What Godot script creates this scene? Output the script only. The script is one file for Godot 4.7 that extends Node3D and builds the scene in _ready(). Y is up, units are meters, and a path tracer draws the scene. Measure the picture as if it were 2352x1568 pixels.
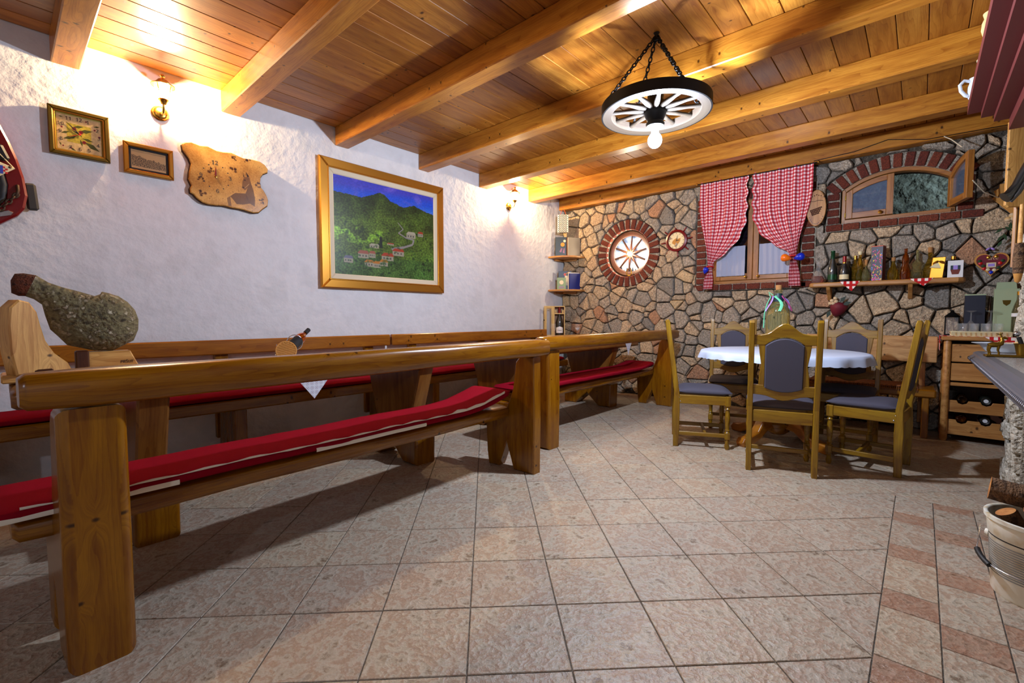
extends Node3D
# A rustic tavern room: plank ceiling on beams, rubble stone end wall, log benches and tables,
# a round table with five chairs and the corner of a fireplace. Metres, y up.
# x runs along the stone wall from the white wall (x = 0), z runs towards the camera from the stone wall (z = 0).
const CAM := Vector3(4.33, 1.1166, 6.1)
const CEIL := 2.96
const BEAM := 2.79
var rng := RandomNumberGenerator.new()
var used := {}
var M := {}
var T := {}
var cache := {}

func _ready():
	rng.seed = 7
	setup_view()
	make_textures()
	make_materials()
	build_shell()
	build_stone_wall()
	build_windows()
	build_lamps()
	build_benches()
	build_wall_decor()
	build_dining()
	build_back_corner()
	build_shelf()
	build_fireplace()

# ------------------------------------------------------------------ camera and light
func setup_view():
	var cam := Camera3D.new()
	cam.name = "camera"
	add_child(cam)
	cam.position = CAM
	cam.rotation_degrees = Vector3(-3.09, 41.81, 0)
	cam.fov = 73.5
	cam.near = 0.05
	cam.far = 60.0
	cam.current = true
	var env := Environment.new()
	env.background_mode = Environment.BG_COLOR
	env.background_color = Color(0.012, 0.016, 0.028)
	env.tonemap_mode = Environment.TONE_MAPPER_LINEAR
	env.tonemap_exposure = 0.88
	env.sdfgi_enabled = true
	env.ssao_enabled = true
	env.ssil_enabled = true
	var we := WorldEnvironment.new()
	we.name = "environment"
	we.environment = env
	add_child(we)

func omni(called, at, color, energy, size, parent = self):
	var l := OmniLight3D.new()
	l.name = called
	l.light_color = color
	l.light_energy = energy
	l.light_size = size
	l.omni_range = 14.0
	l.omni_attenuation = 2.0
	l.shadow_enabled = true
	parent.add_child(l, true)
	l.position = at
	return l

# ------------------------------------------------------------------ naming
func numbered(n):
	if not used.has(n):
		used[n] = 0
		return n
	used[n] += 1
	return "%s_%03d" % [n, used[n]]

func tag(o, label, category, group = "", kind = ""):
	o.set_meta("label", label)
	if category != "": o.set_meta("category", category)
	if group != "": o.set_meta("group", group)
	if kind != "": o.set_meta("kind", kind)
	return o

func thing(called, label, category, at = Vector3.ZERO, turn = 0.0, group = "") -> Node3D:
	var o := Node3D.new()
	o.name = numbered(called)
	add_child(o)
	o.position = at
	o.rotation.y = turn
	tag(o, label, category, group)
	return o

func setting(called, label, category = "") -> Node3D:
	var o := Node3D.new()
	o.name = numbered(called)
	add_child(o)
	tag(o, label, category, "", "structure")
	return o

func part(parent, called, mesh, mat, at = Vector3.ZERO, rot = Vector3.ZERO):
	var o := MeshInstance3D.new()
	o.name = called
	o.mesh = mesh
	o.material_override = mat
	parent.add_child(o, true)
	o.position = at
	o.rotation_degrees = rot
	return o

func partx(parent, called, mesh, mat, xf: Transform3D):
	var o = part(parent, called, mesh, mat)
	o.transform = xf
	return o

func single(called, mesh, mat, label, category, at = Vector3.ZERO, rot = Vector3.ZERO, group = ""):
	var o := MeshInstance3D.new()
	o.name = numbered(called)
	o.mesh = mesh
	o.material_override = mat
	add_child(o)
	o.position = at
	o.rotation_degrees = rot
	return tag(o, label, category, group)

func copy(o, at, turn, label = "", group = ""):
	var base: String = o.name
	if base.length() > 4 and base[base.length() - 4] == "_": base = base.left(base.length() - 4)
	var c = o.duplicate()
	c.name = numbered(base)
	add_child(c)
	c.position = at
	c.rotation.y = turn
	if label != "": c.set_meta("label", label)
	if group != "": c.set_meta("group", group)
	return c

# ------------------------------------------------------------------ mesh helpers
func stn() -> SurfaceTool:
	var s := SurfaceTool.new()
	s.begin(Mesh.PRIMITIVE_TRIANGLES)
	return s

func fin(s: SurfaceTool) -> ArrayMesh:
	s.generate_tangents()
	return s.commit()

func tri(s, a, b, c, n, ua, ub, uc, na = null, nb = null, nc = null):
	var flip: bool = (b - a).cross(c - a).dot(n) > 0.0
	var P = [a, c, b] if flip else [a, b, c]
	var U = [ua, uc, ub] if flip else [ua, ub, uc]
	var N = [n, n, n]
	if na != null: N = [na, nc, nb] if flip else [na, nb, nc]
	for i in 3:
		s.set_normal(N[i])
		s.set_uv(U[i])
		s.add_vertex(P[i])

func quad(s, a, b, c, d, n, ua, ub, uc, ud):
	tri(s, a, b, c, n, ua, ub, uc)
	tri(s, a, c, d, n, ua, uc, ud)

# uv of a point: u along the grain axis, v across, in metres
func guv(p: Vector3, n: Vector3, g: int, off: Vector2) -> Vector2:
	var an := n.abs()
	var d := 0
	if an.y > an.x and an.y >= an.z: d = 1
	elif an.z > an.x and an.z > an.y: d = 2
	if d == g:
		return Vector2(p[(g + 1) % 3] * 0.3, p[(g + 2) % 3]) + off
	var o := 3 - d - g
	return Vector2(p[g], p[o]) + off

func roff() -> Vector2:
	return Vector2(rng.randf() * 3.0, rng.randf() * 3.0)

func box(size: Vector3, bev := 0.004, g := 0, off := Vector2.ZERO) -> ArrayMesh:
	var s := stn()
	box_into(s, size, bev, g, off, Transform3D.IDENTITY)
	return fin(s)

func box_into(s, size: Vector3, bev: float, g: int, off: Vector2, xf: Transform3D):
	var h := size * 0.5
	bev = minf(bev, minf(h.x, minf(h.y, h.z)) * 0.9)
	for ax in 3:
		var b := (ax + 1) % 3
		var c := (ax + 2) % 3
		for sg in [-1.0, 1.0]:
			var q := []
			for k in [[-1, -1], [1, -1], [1, 1], [-1, 1]]:
				var p := Vector3.ZERO
				p[ax] = sg * h[ax]
				p[b] = k[0] * (h[b] - bev)
				p[c] = k[1] * (h[c] - bev)
				q.append(p)
			var n := Vector3.ZERO
			n[ax] = sg
			boxquad(s, q, n, g, off, xf)
		for s1 in [-1.0, 1.0]:
			for s2 in [-1.0, 1.0]:
				var n2 := Vector3.ZERO
				n2[b] = s1
				n2[c] = s2
				n2 = n2.normalized()
				var q2 := []
				for k in [[-1, 0], [1, 0], [1, 1], [-1, 1]]:
					var p := Vector3.ZERO
					p[ax] = k[0] * (h[ax] - bev)
					p[b] = s1 * (h[b] - (0.0 if k[1] == 0 else bev))
					p[c] = s2 * (h[c] - (bev if k[1] == 0 else 0.0))
					q2.append(p)
				boxquad(s, q2, n2, g, off, xf)
	for sx in [-1.0, 1.0]:
		for sy in [-1.0, 1.0]:
			for sz in [-1.0, 1.0]:
				var n3 := Vector3(sx, sy, sz).normalized()
				var a := Vector3(sx * h.x, sy * (h.y - bev), sz * (h.z - bev))
				var b2 := Vector3(sx * (h.x - bev), sy * h.y, sz * (h.z - bev))
				var c2 := Vector3(sx * (h.x - bev), sy * (h.y - bev), sz * h.z)
				tri(s, xf * a, xf * b2, xf * c2, xf.basis * n3, guv(a, n3, g, off), guv(b2, n3, g, off), guv(c2, n3, g, off))

func boxquad(s, q, n, g, off, xf):
	quad(s, xf * q[0], xf * q[1], xf * q[2], xf * q[3], (xf.basis * n).normalized(), guv(q[0], n, g, off), guv(q[1], n, g, off), guv(q[2], n, g, off), guv(q[3], n, g, off))

# polygon in the xy plane, extruded along z, chamfered rims
func prism(poly: PackedVector2Array, depth: float, bev := 0.003, g := 0, off := Vector2.ZERO, smooth := false) -> ArrayMesh:
	var s := stn()
	prism_into(s, poly, depth, bev, g, off, smooth, Transform3D.IDENTITY)
	return fin(s)

func prism_into(s, poly_in: PackedVector2Array, depth: float, bev: float, g: int, off: Vector2, smooth: bool, xf: Transform3D):
	var poly := PackedVector2Array()
	for i in poly_in.size():
		if poly.is_empty() or poly[poly.size() - 1].distance_to(poly_in[i]) > 0.0004: poly.append(poly_in[i])
	while poly.size() > 3 and poly[0].distance_to(poly[poly.size() - 1]) < 0.0004: poly.remove_at(poly.size() - 1)
	if Geometry2D.is_polygon_clockwise(poly): poly.reverse()
	var n := poly.size()
	var en := []
	for i in n:
		var e: Vector2 = (poly[(i + 1) % n] - poly[i]).normalized()
		en.append(Vector2(e.y, -e.x))
	var vn := []
	var ins := PackedVector2Array()
	for i in n:
		var m: Vector2 = (en[i] + en[(i + n - 1) % n]).normalized()
		vn.append(m)
		var c: float = maxf(0.45, m.dot(en[i]))
		ins.append(poly[i] - m * bev / c)
	var hz := depth * 0.5
	var idx := Geometry2D.triangulate_polygon(ins)
	if idx.is_empty():
		ins = poly.duplicate()
		idx = Geometry2D.triangulate_polygon(ins)
		if idx.is_empty(): print("bad polygon ", poly)
	for sg in [-1.0, 1.0]:
		var nz := Vector3(0, 0, sg)
		for k in range(0, idx.size(), 3):
			var p := []
			for j in 3: p.append(Vector3(ins[idx[k + j]].x, ins[idx[k + j]].y, sg * hz))
			tri(s, xf * p[0], xf * p[1], xf * p[2], xf.basis * nz, guv(p[0], nz, g, off), guv(p[1], nz, g, off), guv(p[2], nz, g, off))
		var K := 4 if bev > 0.012 else 1
		for i in n:
			var j := (i + 1) % n
			for k in K:
				var f0 := PI * 0.5 * k / K
				var f1 := PI * 0.5 * (k + 1) / K
				var e3 := Vector3(en[i].x, en[i].y, 0)
				var n0 := xf.basis * (e3 * cos(f0) + nz * sin(f0))
				var n1 := xf.basis * (e3 * cos(f1) + nz * sin(f1))
				if K == 1:
					n0 = xf.basis * (e3 + nz).normalized()
					n1 = n0
				var t0 := 1.0 - cos(f0)
				var t1 := 1.0 - cos(f1)
				var z0: float = sg * (hz - bev + bev * sin(f0))
				var z1: float = sg * (hz - bev + bev * sin(f1))
				var pi := poly[i]
				var pj := poly[j]
				var a := Vector3(lerpf(pi.x, ins[i].x, t0), lerpf(pi.y, ins[i].y, t0), z0)
				var b := Vector3(lerpf(pj.x, ins[j].x, t0), lerpf(pj.y, ins[j].y, t0), z0)
				var c2 := Vector3(lerpf(pj.x, ins[j].x, t1), lerpf(pj.y, ins[j].y, t1), z1)
				var d := Vector3(lerpf(pi.x, ins[i].x, t1), lerpf(pi.y, ins[i].y, t1), z1)
				tri(s, xf * a, xf * b, xf * c2, n0 + n1, guv(a, nz, g, off), guv(b, nz, g, off), guv(c2, nz, g, off), n0, n0, n1)
				tri(s, xf * a, xf * c2, xf * d, n0 + n1, guv(a, nz, g, off), guv(c2, nz, g, off), guv(d, nz, g, off), n0, n1, n1)
	for i in n:
		var j := (i + 1) % n
		var nn := Vector3(en[i].x, en[i].y, 0)
		var z0 := -(hz - bev)
		var z1 := hz - bev
		var a := Vector3(poly[i].x, poly[i].y, z0)
		var b := Vector3(poly[j].x, poly[j].y, z0)
		var c := Vector3(poly[j].x, poly[j].y, z1)
		var d := Vector3(poly[i].x, poly[i].y, z1)
		var na := xf.basis * nn
		var nb := na
		if smooth:
			na = xf.basis * Vector3(vn[i].x, vn[i].y, 0)
			nb = xf.basis * Vector3(vn[j].x, vn[j].y, 0)
		var uva := guv(a, nn, g, off)
		var uvb := guv(b, nn, g, off)
		var uvc := guv(c, nn, g, off)
		var uvd := guv(d, nn, g, off)
		tri(s, xf * a, xf * b, xf * c, xf.basis * nn, uva, uvb, uvc, na, nb, nb)
		tri(s, xf * a, xf * c, xf * d, xf.basis * nn, uva, uvc, uvd, na, nb, na)

func pv(a) -> PackedVector2Array:
	var r := PackedVector2Array()
	for i in range(0, a.size(), 2): r.append(Vector2(a[i], a[i + 1]))
	return r

# rows of points -> smooth skin; close joins the last column to the first
func surf(rows: Array, close := false, us := 1.0, vs := 1.0, cap := false) -> ArrayMesh:
	var s := stn()
	surf_into(s, rows, close, us, vs, cap)
	return fin(s)

func surf_into(s, rows: Array, close := false, us := 1.0, vs := 1.0, cap := false, metric := false):
	var R := rows.size()
	var C: int = rows[0].size()
	var N := []
	for r in R:
		var a := PackedVector3Array()
		a.resize(C)
		N.append(a)
	var lim := C if close else C - 1
	var mid := Vector3.ZERO
	for r in R:
		for c in C: mid += rows[r][c]
	mid /= R * C
	for r in R - 1:
		for c in lim:
			var d := (c + 1) % C
			var fn: Vector3 = (rows[r + 1][d] - rows[r][c]).cross(rows[r][d] - rows[r + 1][c])
			N[r][c] += fn
			N[r][d] += fn
			N[r + 1][c] += fn
			N[r + 1][d] += fn
	for r in R:
		for c in C: N[r][c] = N[r][c].normalized()
	if close:
		# point outwards
		var t := 0.0
		for r in R:
			var cen := Vector3.ZERO
			for c in C: cen += rows[r][c]
			cen /= C
			for c in C: t += N[r][c].dot(rows[r][c] - cen)
		if t < 0:
			for r in R:
				for c in C: N[r][c] = -N[r][c]
	var ul := []
	var acc := 0.0
	for r in R:
		if r > 0: acc += (rows[r][0] - rows[r - 1][0]).length()
		ul.append(acc)
	var vl := [0.0]
	acc = 0.0
	var rm: int = R / 2
	for c in lim:
		acc += (rows[rm][(c + 1) % C] - rows[rm][c]).length()
		vl.append(acc)
	for r in R - 1:
		for c in lim:
			var d := (c + 1) % C
			var a: Vector3 = rows[r][c]
			var b: Vector3 = rows[r][d]
			var e: Vector3 = rows[r + 1][d]
			var f: Vector3 = rows[r + 1][c]
			var ua: Vector2
			var ub: Vector2
			var ue: Vector2
			var uf: Vector2
			if metric:
				ua = Vector2(ul[r], vl[c])
				ub = Vector2(ul[r], vl[c + 1])
				ue = Vector2(ul[r + 1], vl[c + 1])
				uf = Vector2(ul[r + 1], vl[c])
			else:
				ua = Vector2(float(r) / (R - 1) * us, float(c) / lim * vs)
				ub = Vector2(float(r) / (R - 1) * us, float(c + 1) / lim * vs)
				ue = Vector2(float(r + 1) / (R - 1) * us, float(c + 1) / lim * vs)
				uf = Vector2(float(r + 1) / (R - 1) * us, float(c) / lim * vs)
			var n: Vector3 = N[r][c] + N[r][d] + N[r + 1][d] + N[r + 1][c]
			tri(s, a, b, e, n, ua, ub, ue, N[r][c], N[r][d], N[r + 1][d])
			tri(s, a, e, f, n, ua, ue, uf, N[r][c], N[r + 1][d], N[r + 1][c])
	if cap:
		for r in [0, R - 1]:
			var cen := Vector3.ZERO
			for c in C: cen += rows[r][c]
			cen /= C
			var n: Vector3 = (cen - mid).normalized()
			for c in C:
				var d := (c + 1) % C
				var pa: Vector3 = rows[r][c] - cen
				var pb: Vector3 = rows[r][d] - cen
				tri(s, cen, rows[r][c], rows[r][d], n, Vector2.ZERO, Vector2(pa.x + pa.z, pa.y) * 0.6, Vector2(pb.x + pb.z, pb.y) * 0.6)

# profile of (radius, height) pairs turned about y
func lathe(prof: Array, seg := 24, vs := 1.0) -> ArrayMesh:
	var s := stn()
	lathe_into(s, prof, seg, Transform3D.IDENTITY)
	return fin(s)

func lathe_into(s, prof: Array, seg: int, xf: Transform3D):
	var n := prof.size() / 2
	var P := []
	for i in n: P.append(Vector2(prof[2 * i], prof[2 * i + 1]))
	var sn := []
	for i in n - 1:
		var e: Vector2 = (P[i + 1] - P[i]).normalized()
		sn.append(Vector2(e.y, -e.x))
	var length := 0.0
	for i in n - 1:
		var d: float = (P[i + 1] - P[i]).length()
		if d < 1e-6: continue
		var na: Vector2 = sn[i]
		var nb: Vector2 = sn[i]
		if i > 0 and sn[i - 1].dot(sn[i]) > 0.6: na = (sn[i - 1] + sn[i]).normalized()
		if i < n - 2 and sn[i + 1].dot(sn[i]) > 0.6: nb = (sn[i + 1] + sn[i]).normalized()
		for k in seg:
			var t0 := TAU * k / seg
			var t1 := TAU * (k + 1) / seg
			var d0 := Vector3(cos(t0), 0, sin(t0))
			var d1 := Vector3(cos(t1), 0, sin(t1))
			var a: Vector3 = d0 * P[i].x + Vector3.UP * P[i].y
			var b: Vector3 = d1 * P[i].x + Vector3.UP * P[i].y
			var c: Vector3 = d1 * P[i + 1].x + Vector3.UP * P[i + 1].y
			var e: Vector3 = d0 * P[i + 1].x + Vector3.UP * P[i + 1].y
			var n0a: Vector3 = xf.basis * (d0 * na.x + Vector3.UP * na.y)
			var n1a: Vector3 = xf.basis * (d1 * na.x + Vector3.UP * na.y)
			var n0b: Vector3 = xf.basis * (d0 * nb.x + Vector3.UP * nb.y)
			var n1b: Vector3 = xf.basis * (d1 * nb.x + Vector3.UP * nb.y)
			var u0 := float(k) / seg
			var u1 := float(k + 1) / seg
			var nf := n0a + n1b
			if P[i].x > 1e-6: tri(s, xf * a, xf * b, xf * c, nf, Vector2(u0, -length), Vector2(u1, -length), Vector2(u1, -length - d), n0a, n1a, n1b)
			if P[i + 1].x > 1e-6: tri(s, xf * a, xf * c, xf * e, nf, Vector2(u0, -length), Vector2(u1, -length - d), Vector2(u0, -length - d), n0a, n1b, n0b)
		length += d

func tube(pts: Array, r, sides := 8, closed := false) -> ArrayMesh:
	var s := stn()
	tube_into(s, pts, r, sides, closed)
	return fin(s)

func tube_into(s, pts: Array, r, sides := 8, closed := false):
	var n := pts.size()
	var rows := []
	var nor := Vector3.UP
	for i in n:
		var t: Vector3
		if closed: t = (pts[(i + 1) % n] - pts[(i + n - 1) % n]).normalized()
		else: t = (pts[mini(i + 1, n - 1)] - pts[maxi(i - 1, 0)]).normalized()
		if i == 0 and absf(t.dot(nor)) > 0.9: nor = Vector3.RIGHT
		nor = (nor - t * nor.dot(t)).normalized()
		var bi := t.cross(nor)
		var rr: float = r[i] if r is Array else r
		var row := PackedVector3Array()
		for k in sides:
			var a := TAU * k / sides
			row.append(pts[i] + (nor * cos(a) + bi * sin(a)) * rr)
		rows.append(row)
	if closed: rows.append(rows[0])
	surf_into(s, rows, true, 1, 1, not closed, true)

func merged(list: Array) -> ArrayMesh:
	var s := stn()
	for l in list: s.append_from(l[0], 0, l[1])
	return s.commit()

func xf(at := Vector3.ZERO, rot := Vector3.ZERO, sc := Vector3.ONE) -> Transform3D:
	var b := Basis.from_euler(rot * PI / 180.0).scaled_local(sc)
	return Transform3D(b, at)

func arcpts(cx, cy, r, a0, a1, n) -> Array:
	var o := []
	for i in n + 1:
		var a := deg_to_rad(lerpf(a0, a1, float(i) / n))
		o.append(Vector2(cx + r * cos(a), cy + r * sin(a)))
	return o

func text_mesh(t: String, size: float, depth := 0.001, serif := false) -> TextMesh:
	var key := "%s|%f|%s" % [t, size, serif]
	if cache.has(key): return cache[key]
	var tm := TextMesh.new()
	var f := SystemFont.new()
	f.font_names = PackedStringArray(["Droid Serif" if serif else "Droid Sans"])
	tm.font = f
	tm.text = t
	tm.font_size = 32
	tm.pixel_size = size / 32.0
	tm.depth = depth
	tm.curve_step = 2.0
	cache[key] = tm
	return tm

# ------------------------------------------------------------------ textures
func noise(sd: int, freq: float, oct := 4, type := FastNoiseLite.TYPE_SIMPLEX_SMOOTH) -> FastNoiseLite:
	var n := FastNoiseLite.new()
	n.seed = sd
	n.noise_type = type
	n.frequency = freq
	n.fractal_octaves = oct
	n.fractal_type = FastNoiseLite.FRACTAL_FBM if oct > 1 else FastNoiseLite.FRACTAL_NONE
	return n

func tex(img: Image) -> ImageTexture:
	img.generate_mipmaps()
	return ImageTexture.create_from_image(img)

func paint(w: int, h: int, f: Callable) -> Image:
	var b := PackedByteArray()
	b.resize(w * h * 3)
	var i := 0
	for y in h:
		for x in w:
			var c: Color = f.call(x, y)
			b[i] = int(clampf(c.r, 0, 1) * 255)
			b[i + 1] = int(clampf(c.g, 0, 1) * 255)
			b[i + 2] = int(clampf(c.b, 0, 1) * 255)
			i += 3
	return Image.create_from_data(w, h, false, Image.FORMAT_RGB8, b)

# seamless noise, greyscale mapped on a ramp of colours
func ramp_tex(n: FastNoiseLite, size: int, cols: Array, lo := 0.0, hi := 1.0) -> ImageTexture:
	var src := n.get_seamless_image(size, size)
	src.convert(Image.FORMAT_L8)
	var d := src.get_data()
	var lut := []
	for k in 256:
		var t := clampf((k / 255.0 - lo) / (hi - lo), 0, 0.9999) * (cols.size() - 1)
		var c: Color = cols[int(t)].lerp(cols[int(t) + 1], t - int(t))
		lut.append([int(c.r * 255), int(c.g * 255), int(c.b * 255)])
	var b := PackedByteArray()
	b.resize(size * size * 3)
	for i in size * size:
		var l = lut[d[i]]
		b[3 * i] = l[0]
		b[3 * i + 1] = l[1]
		b[3 * i + 2] = l[2]
	return tex(Image.create_from_data(size, size, false, Image.FORMAT_RGB8, b))

func normal_tex(n: FastNoiseLite, size: int, strength: float) -> ImageTexture:
	var src := n.get_seamless_image(size, size)
	src.convert(Image.FORMAT_RGBA8)
	src.bump_map_to_normal_map(strength)
	return tex(src)

func pfill(img: Image, pts: PackedVector2Array, c: Color):
	var lo := pts[0]
	var hi := pts[0]
	for p in pts:
		lo = lo.min(p)
		hi = hi.max(p)
	for y in range(maxi(0, int(lo.y)), mini(img.get_height() - 1, int(hi.y)) + 1):
		for x in range(maxi(0, int(lo.x)), mini(img.get_width() - 1, int(hi.x)) + 1):
			if Geometry2D.is_point_in_polygon(Vector2(x + 0.5, y + 0.5), pts):
				img.set_pixel(x, y, img.get_pixel(x, y).lerp(Color(c.r, c.g, c.b), c.a))

func blot(img: Image, cx: float, cy: float, rx: float, ry: float, c: Color):
	for y in range(maxi(0, int(cy - ry)), mini(img.get_height() - 1, int(cy + ry)) + 1):
		for x in range(maxi(0, int(cx - rx)), mini(img.get_width() - 1, int(cx + rx)) + 1):
			var d := Vector2((x - cx) / rx, (y - cy) / ry).length()
			if d < 1.0: img.set_pixel(x, y, img.get_pixel(x, y).lerp(Color(c.r, c.g, c.b), c.a * (1.0 - d * d)))

func stroke(img: Image, a: Vector2, b: Vector2, w: float, c: Color):
	var n := (b - a).orthogonal().normalized() * w * 0.5
	pfill(img, PackedVector2Array([a - n, b - n, b + n, a + n]), c)

func wood_image(w: int, h: int, sd: int, knots: int, light: Color, dark: Color) -> Image:
	# u covers 2 m of grain, v covers 0.5 m across
	var n1 := noise(sd, 1.0, 3)
	var n2 := noise(sd + 1, 1.0, 2)
	var kr := RandomNumberGenerator.new()
	kr.seed = sd
	var kn := []
	for i in knots: kn.append(Vector3(kr.randf_range(0.05, 0.95) * 2.0, kr.randf_range(0.05, 0.95) * 0.5, kr.randf_range(0.006, 0.013)))
	return paint(w, h, func(x, y):
		var u := 2.0 * absf(2.0 * (x + 0.5) / w - 1.0)
		var v: float = 0.5 * (y + 0.5) / h
		var vv := v
		var kd := 0.0
		for k in kn:
			var dx: float = (u - k.x) / 4.0
			var dy: float = v - k.y
			var q := dx * dx + dy * dy
			if q < 0.02:
				vv += signf(dy) * 0.028 * exp(-q / 0.0006)
				var kk: float = sqrt((u - k.x) * (u - k.x) * 0.5 + dy * dy) / k.z
				if kk < 1.6: kd = maxf(kd, clampf(1.5 - kk, 0, 1))
		var r := n1.get_noise_2d(u * 0.35, vv * 7.0) * 1.2
		var ring := fposmod(vv * 34.0 + r * 2.6, 1.0)
		var late := ring * ring * ring
		var fib := n2.get_noise_2d(u * 6.0, vv * 320.0)
		var broad := n2.get_noise_2d(u * 0.9 + 40.0, vv * 14.0)
		var t := clampf(0.28 + late * 0.34 + fib * 0.22 + broad * 0.40, 0, 1)
		return light.lerp(dark, t).lerp(dark * 0.42, kd * 0.85))

func tile_noise() -> FastNoiseLite:
	var n := noise(8, 0.007, 7)
	n.fractal_gain = 0.68
	return n

func make_textures():
	T.wood = tex(wood_image(1024, 512, 11, 5, Color(1.0, 0.95, 0.84), Color(0.70, 0.55, 0.37)))
	T.oak = tex(wood_image(512, 256, 23, 0, Color(1.0, 0.95, 0.82), Color(0.68, 0.54, 0.36)))
	T.plaster_n = normal_tex(noise(3, 0.012, 5), 1024, 5.0)
	T.plaster = ramp_tex(noise(4, 0.006, 4), 512, [Color(0.88, 0.875, 0.87), Color(0.92, 0.915, 0.91), Color(0.90, 0.895, 0.89)], 0.2, 0.8)
	T.stone = ramp_tex(noise(5, 0.02, 5), 512, [Color(0.50, 0.48, 0.46), Color(0.88, 0.85, 0.81), Color(0.72, 0.68, 0.62), Color(1.0, 0.98, 0.95), Color(0.84, 0.80, 0.74)], 0.15, 0.85)
	T.stone_n = normal_tex(noise(6, 0.03, 5), 512, 14.0)
	T.tile = ramp_tex(tile_noise(), 1024, [Color(0.58, 0.50, 0.43), Color(0.80, 0.76, 0.70), Color(0.86, 0.825, 0.775), Color(0.76, 0.66, 0.585), Color(0.86, 0.82, 0.765), Color(0.72, 0.67, 0.615)], 0.12, 0.88)
	var tn := noise(9, 0.014, 5)
	tn.fractal_type = FastNoiseLite.FRACTAL_RIDGED
	T.tile_n = normal_tex(tn, 1024, 9.0)
	T.granite = ramp_tex(noise(12, 0.16, 3), 512, [Color(0.38, 0.37, 0.37), Color(0.76, 0.75, 0.73), Color(0.60, 0.58, 0.57), Color(0.92, 0.91, 0.89)], 0.2, 0.8)
	T.cloth_n = normal_tex(noise(13, 0.2, 2), 256, 3.0)
	T.mould = ramp_tex(noise(14, 0.025, 5), 512, [Color(0.16, 0.13, 0.09), Color(0.40, 0.37, 0.28), Color(0.50, 0.48, 0.36), Color(0.30, 0.26, 0.19), Color(0.80, 0.78, 0.72)], 0.15, 0.85)
	T.mould_n = normal_tex(noise(15, 0.04, 5), 512, 12.0)
	T.bark = ramp_tex(noise(16, 0.02, 5), 256, [Color(0.22, 0.16, 0.11), Color(0.52, 0.43, 0.34), Color(0.36, 0.28, 0.20)], 0.2, 0.8)
	T.dirty = ramp_tex(noise(17, 0.006, 5), 512, [Color(0.60, 0.45, 0.28), Color(0.88, 0.85, 0.77), Color(0.95, 0.94, 0.90), Color(0.93, 0.92, 0.88), Color(0.80, 0.70, 0.52)], 0.1, 0.9)
	var ging := func(p, x, y, deep: Color, half: Color, plain: Color):
		var a: bool = (x % p) < p / 2
		var b: bool = (y % p) < p / 2
		var thread := 0.94 + 0.06 * float((x + y) % 2)
		return (deep if a and b else (half if a or b else plain)) * thread
	T.gingham = tex(paint(64, 64, func(x, y): return ging.call(32, x, y, Color(0.66, 0.10, 0.14), Color(0.84, 0.40, 0.44), Color(0.96, 0.90, 0.90))))
	T.check = tex(paint(64, 64, func(x, y): return ging.call(32, x, y, Color(0.72, 0.04, 0.06), Color(0.76, 0.09, 0.10), Color(0.96, 0.92, 0.88))))
	T.weave = tex(paint(64, 64, func(x, y):
		var k := int(x / 16) + int(y / 8)
		var a := absf(fposmod(y / 8.0, 1.0) - 0.5)
		return (Color(0.72, 0.52, 0.30) if k % 2 == 0 else Color(0.55, 0.37, 0.19)) * (1.1 - 0.9 * a)))
	T.lace = tex(paint(128, 128, func(x, y):
		var a := Vector2(x % 32 - 16, y % 32 - 16)
		var r := a.length()
		var c := Color(0.90, 0.91, 0.94)
		if r > 9 and r < 12: c = Color(0.66, 0.67, 0.72)
		if r < 3: c = Color(0.45, 0.22, 0.30)
		if (x + y) % 6 == 0: c = c * 0.86
		return c))
	T.painting = tex(painting_image())
	T.engraving = tex(engraving_image())
	T.slab = tex(slab_image())
	T.olive = tex(olive_image())
	T.confetti = tex(confetti_image())
	T.mural = tex(mural_image())

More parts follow.
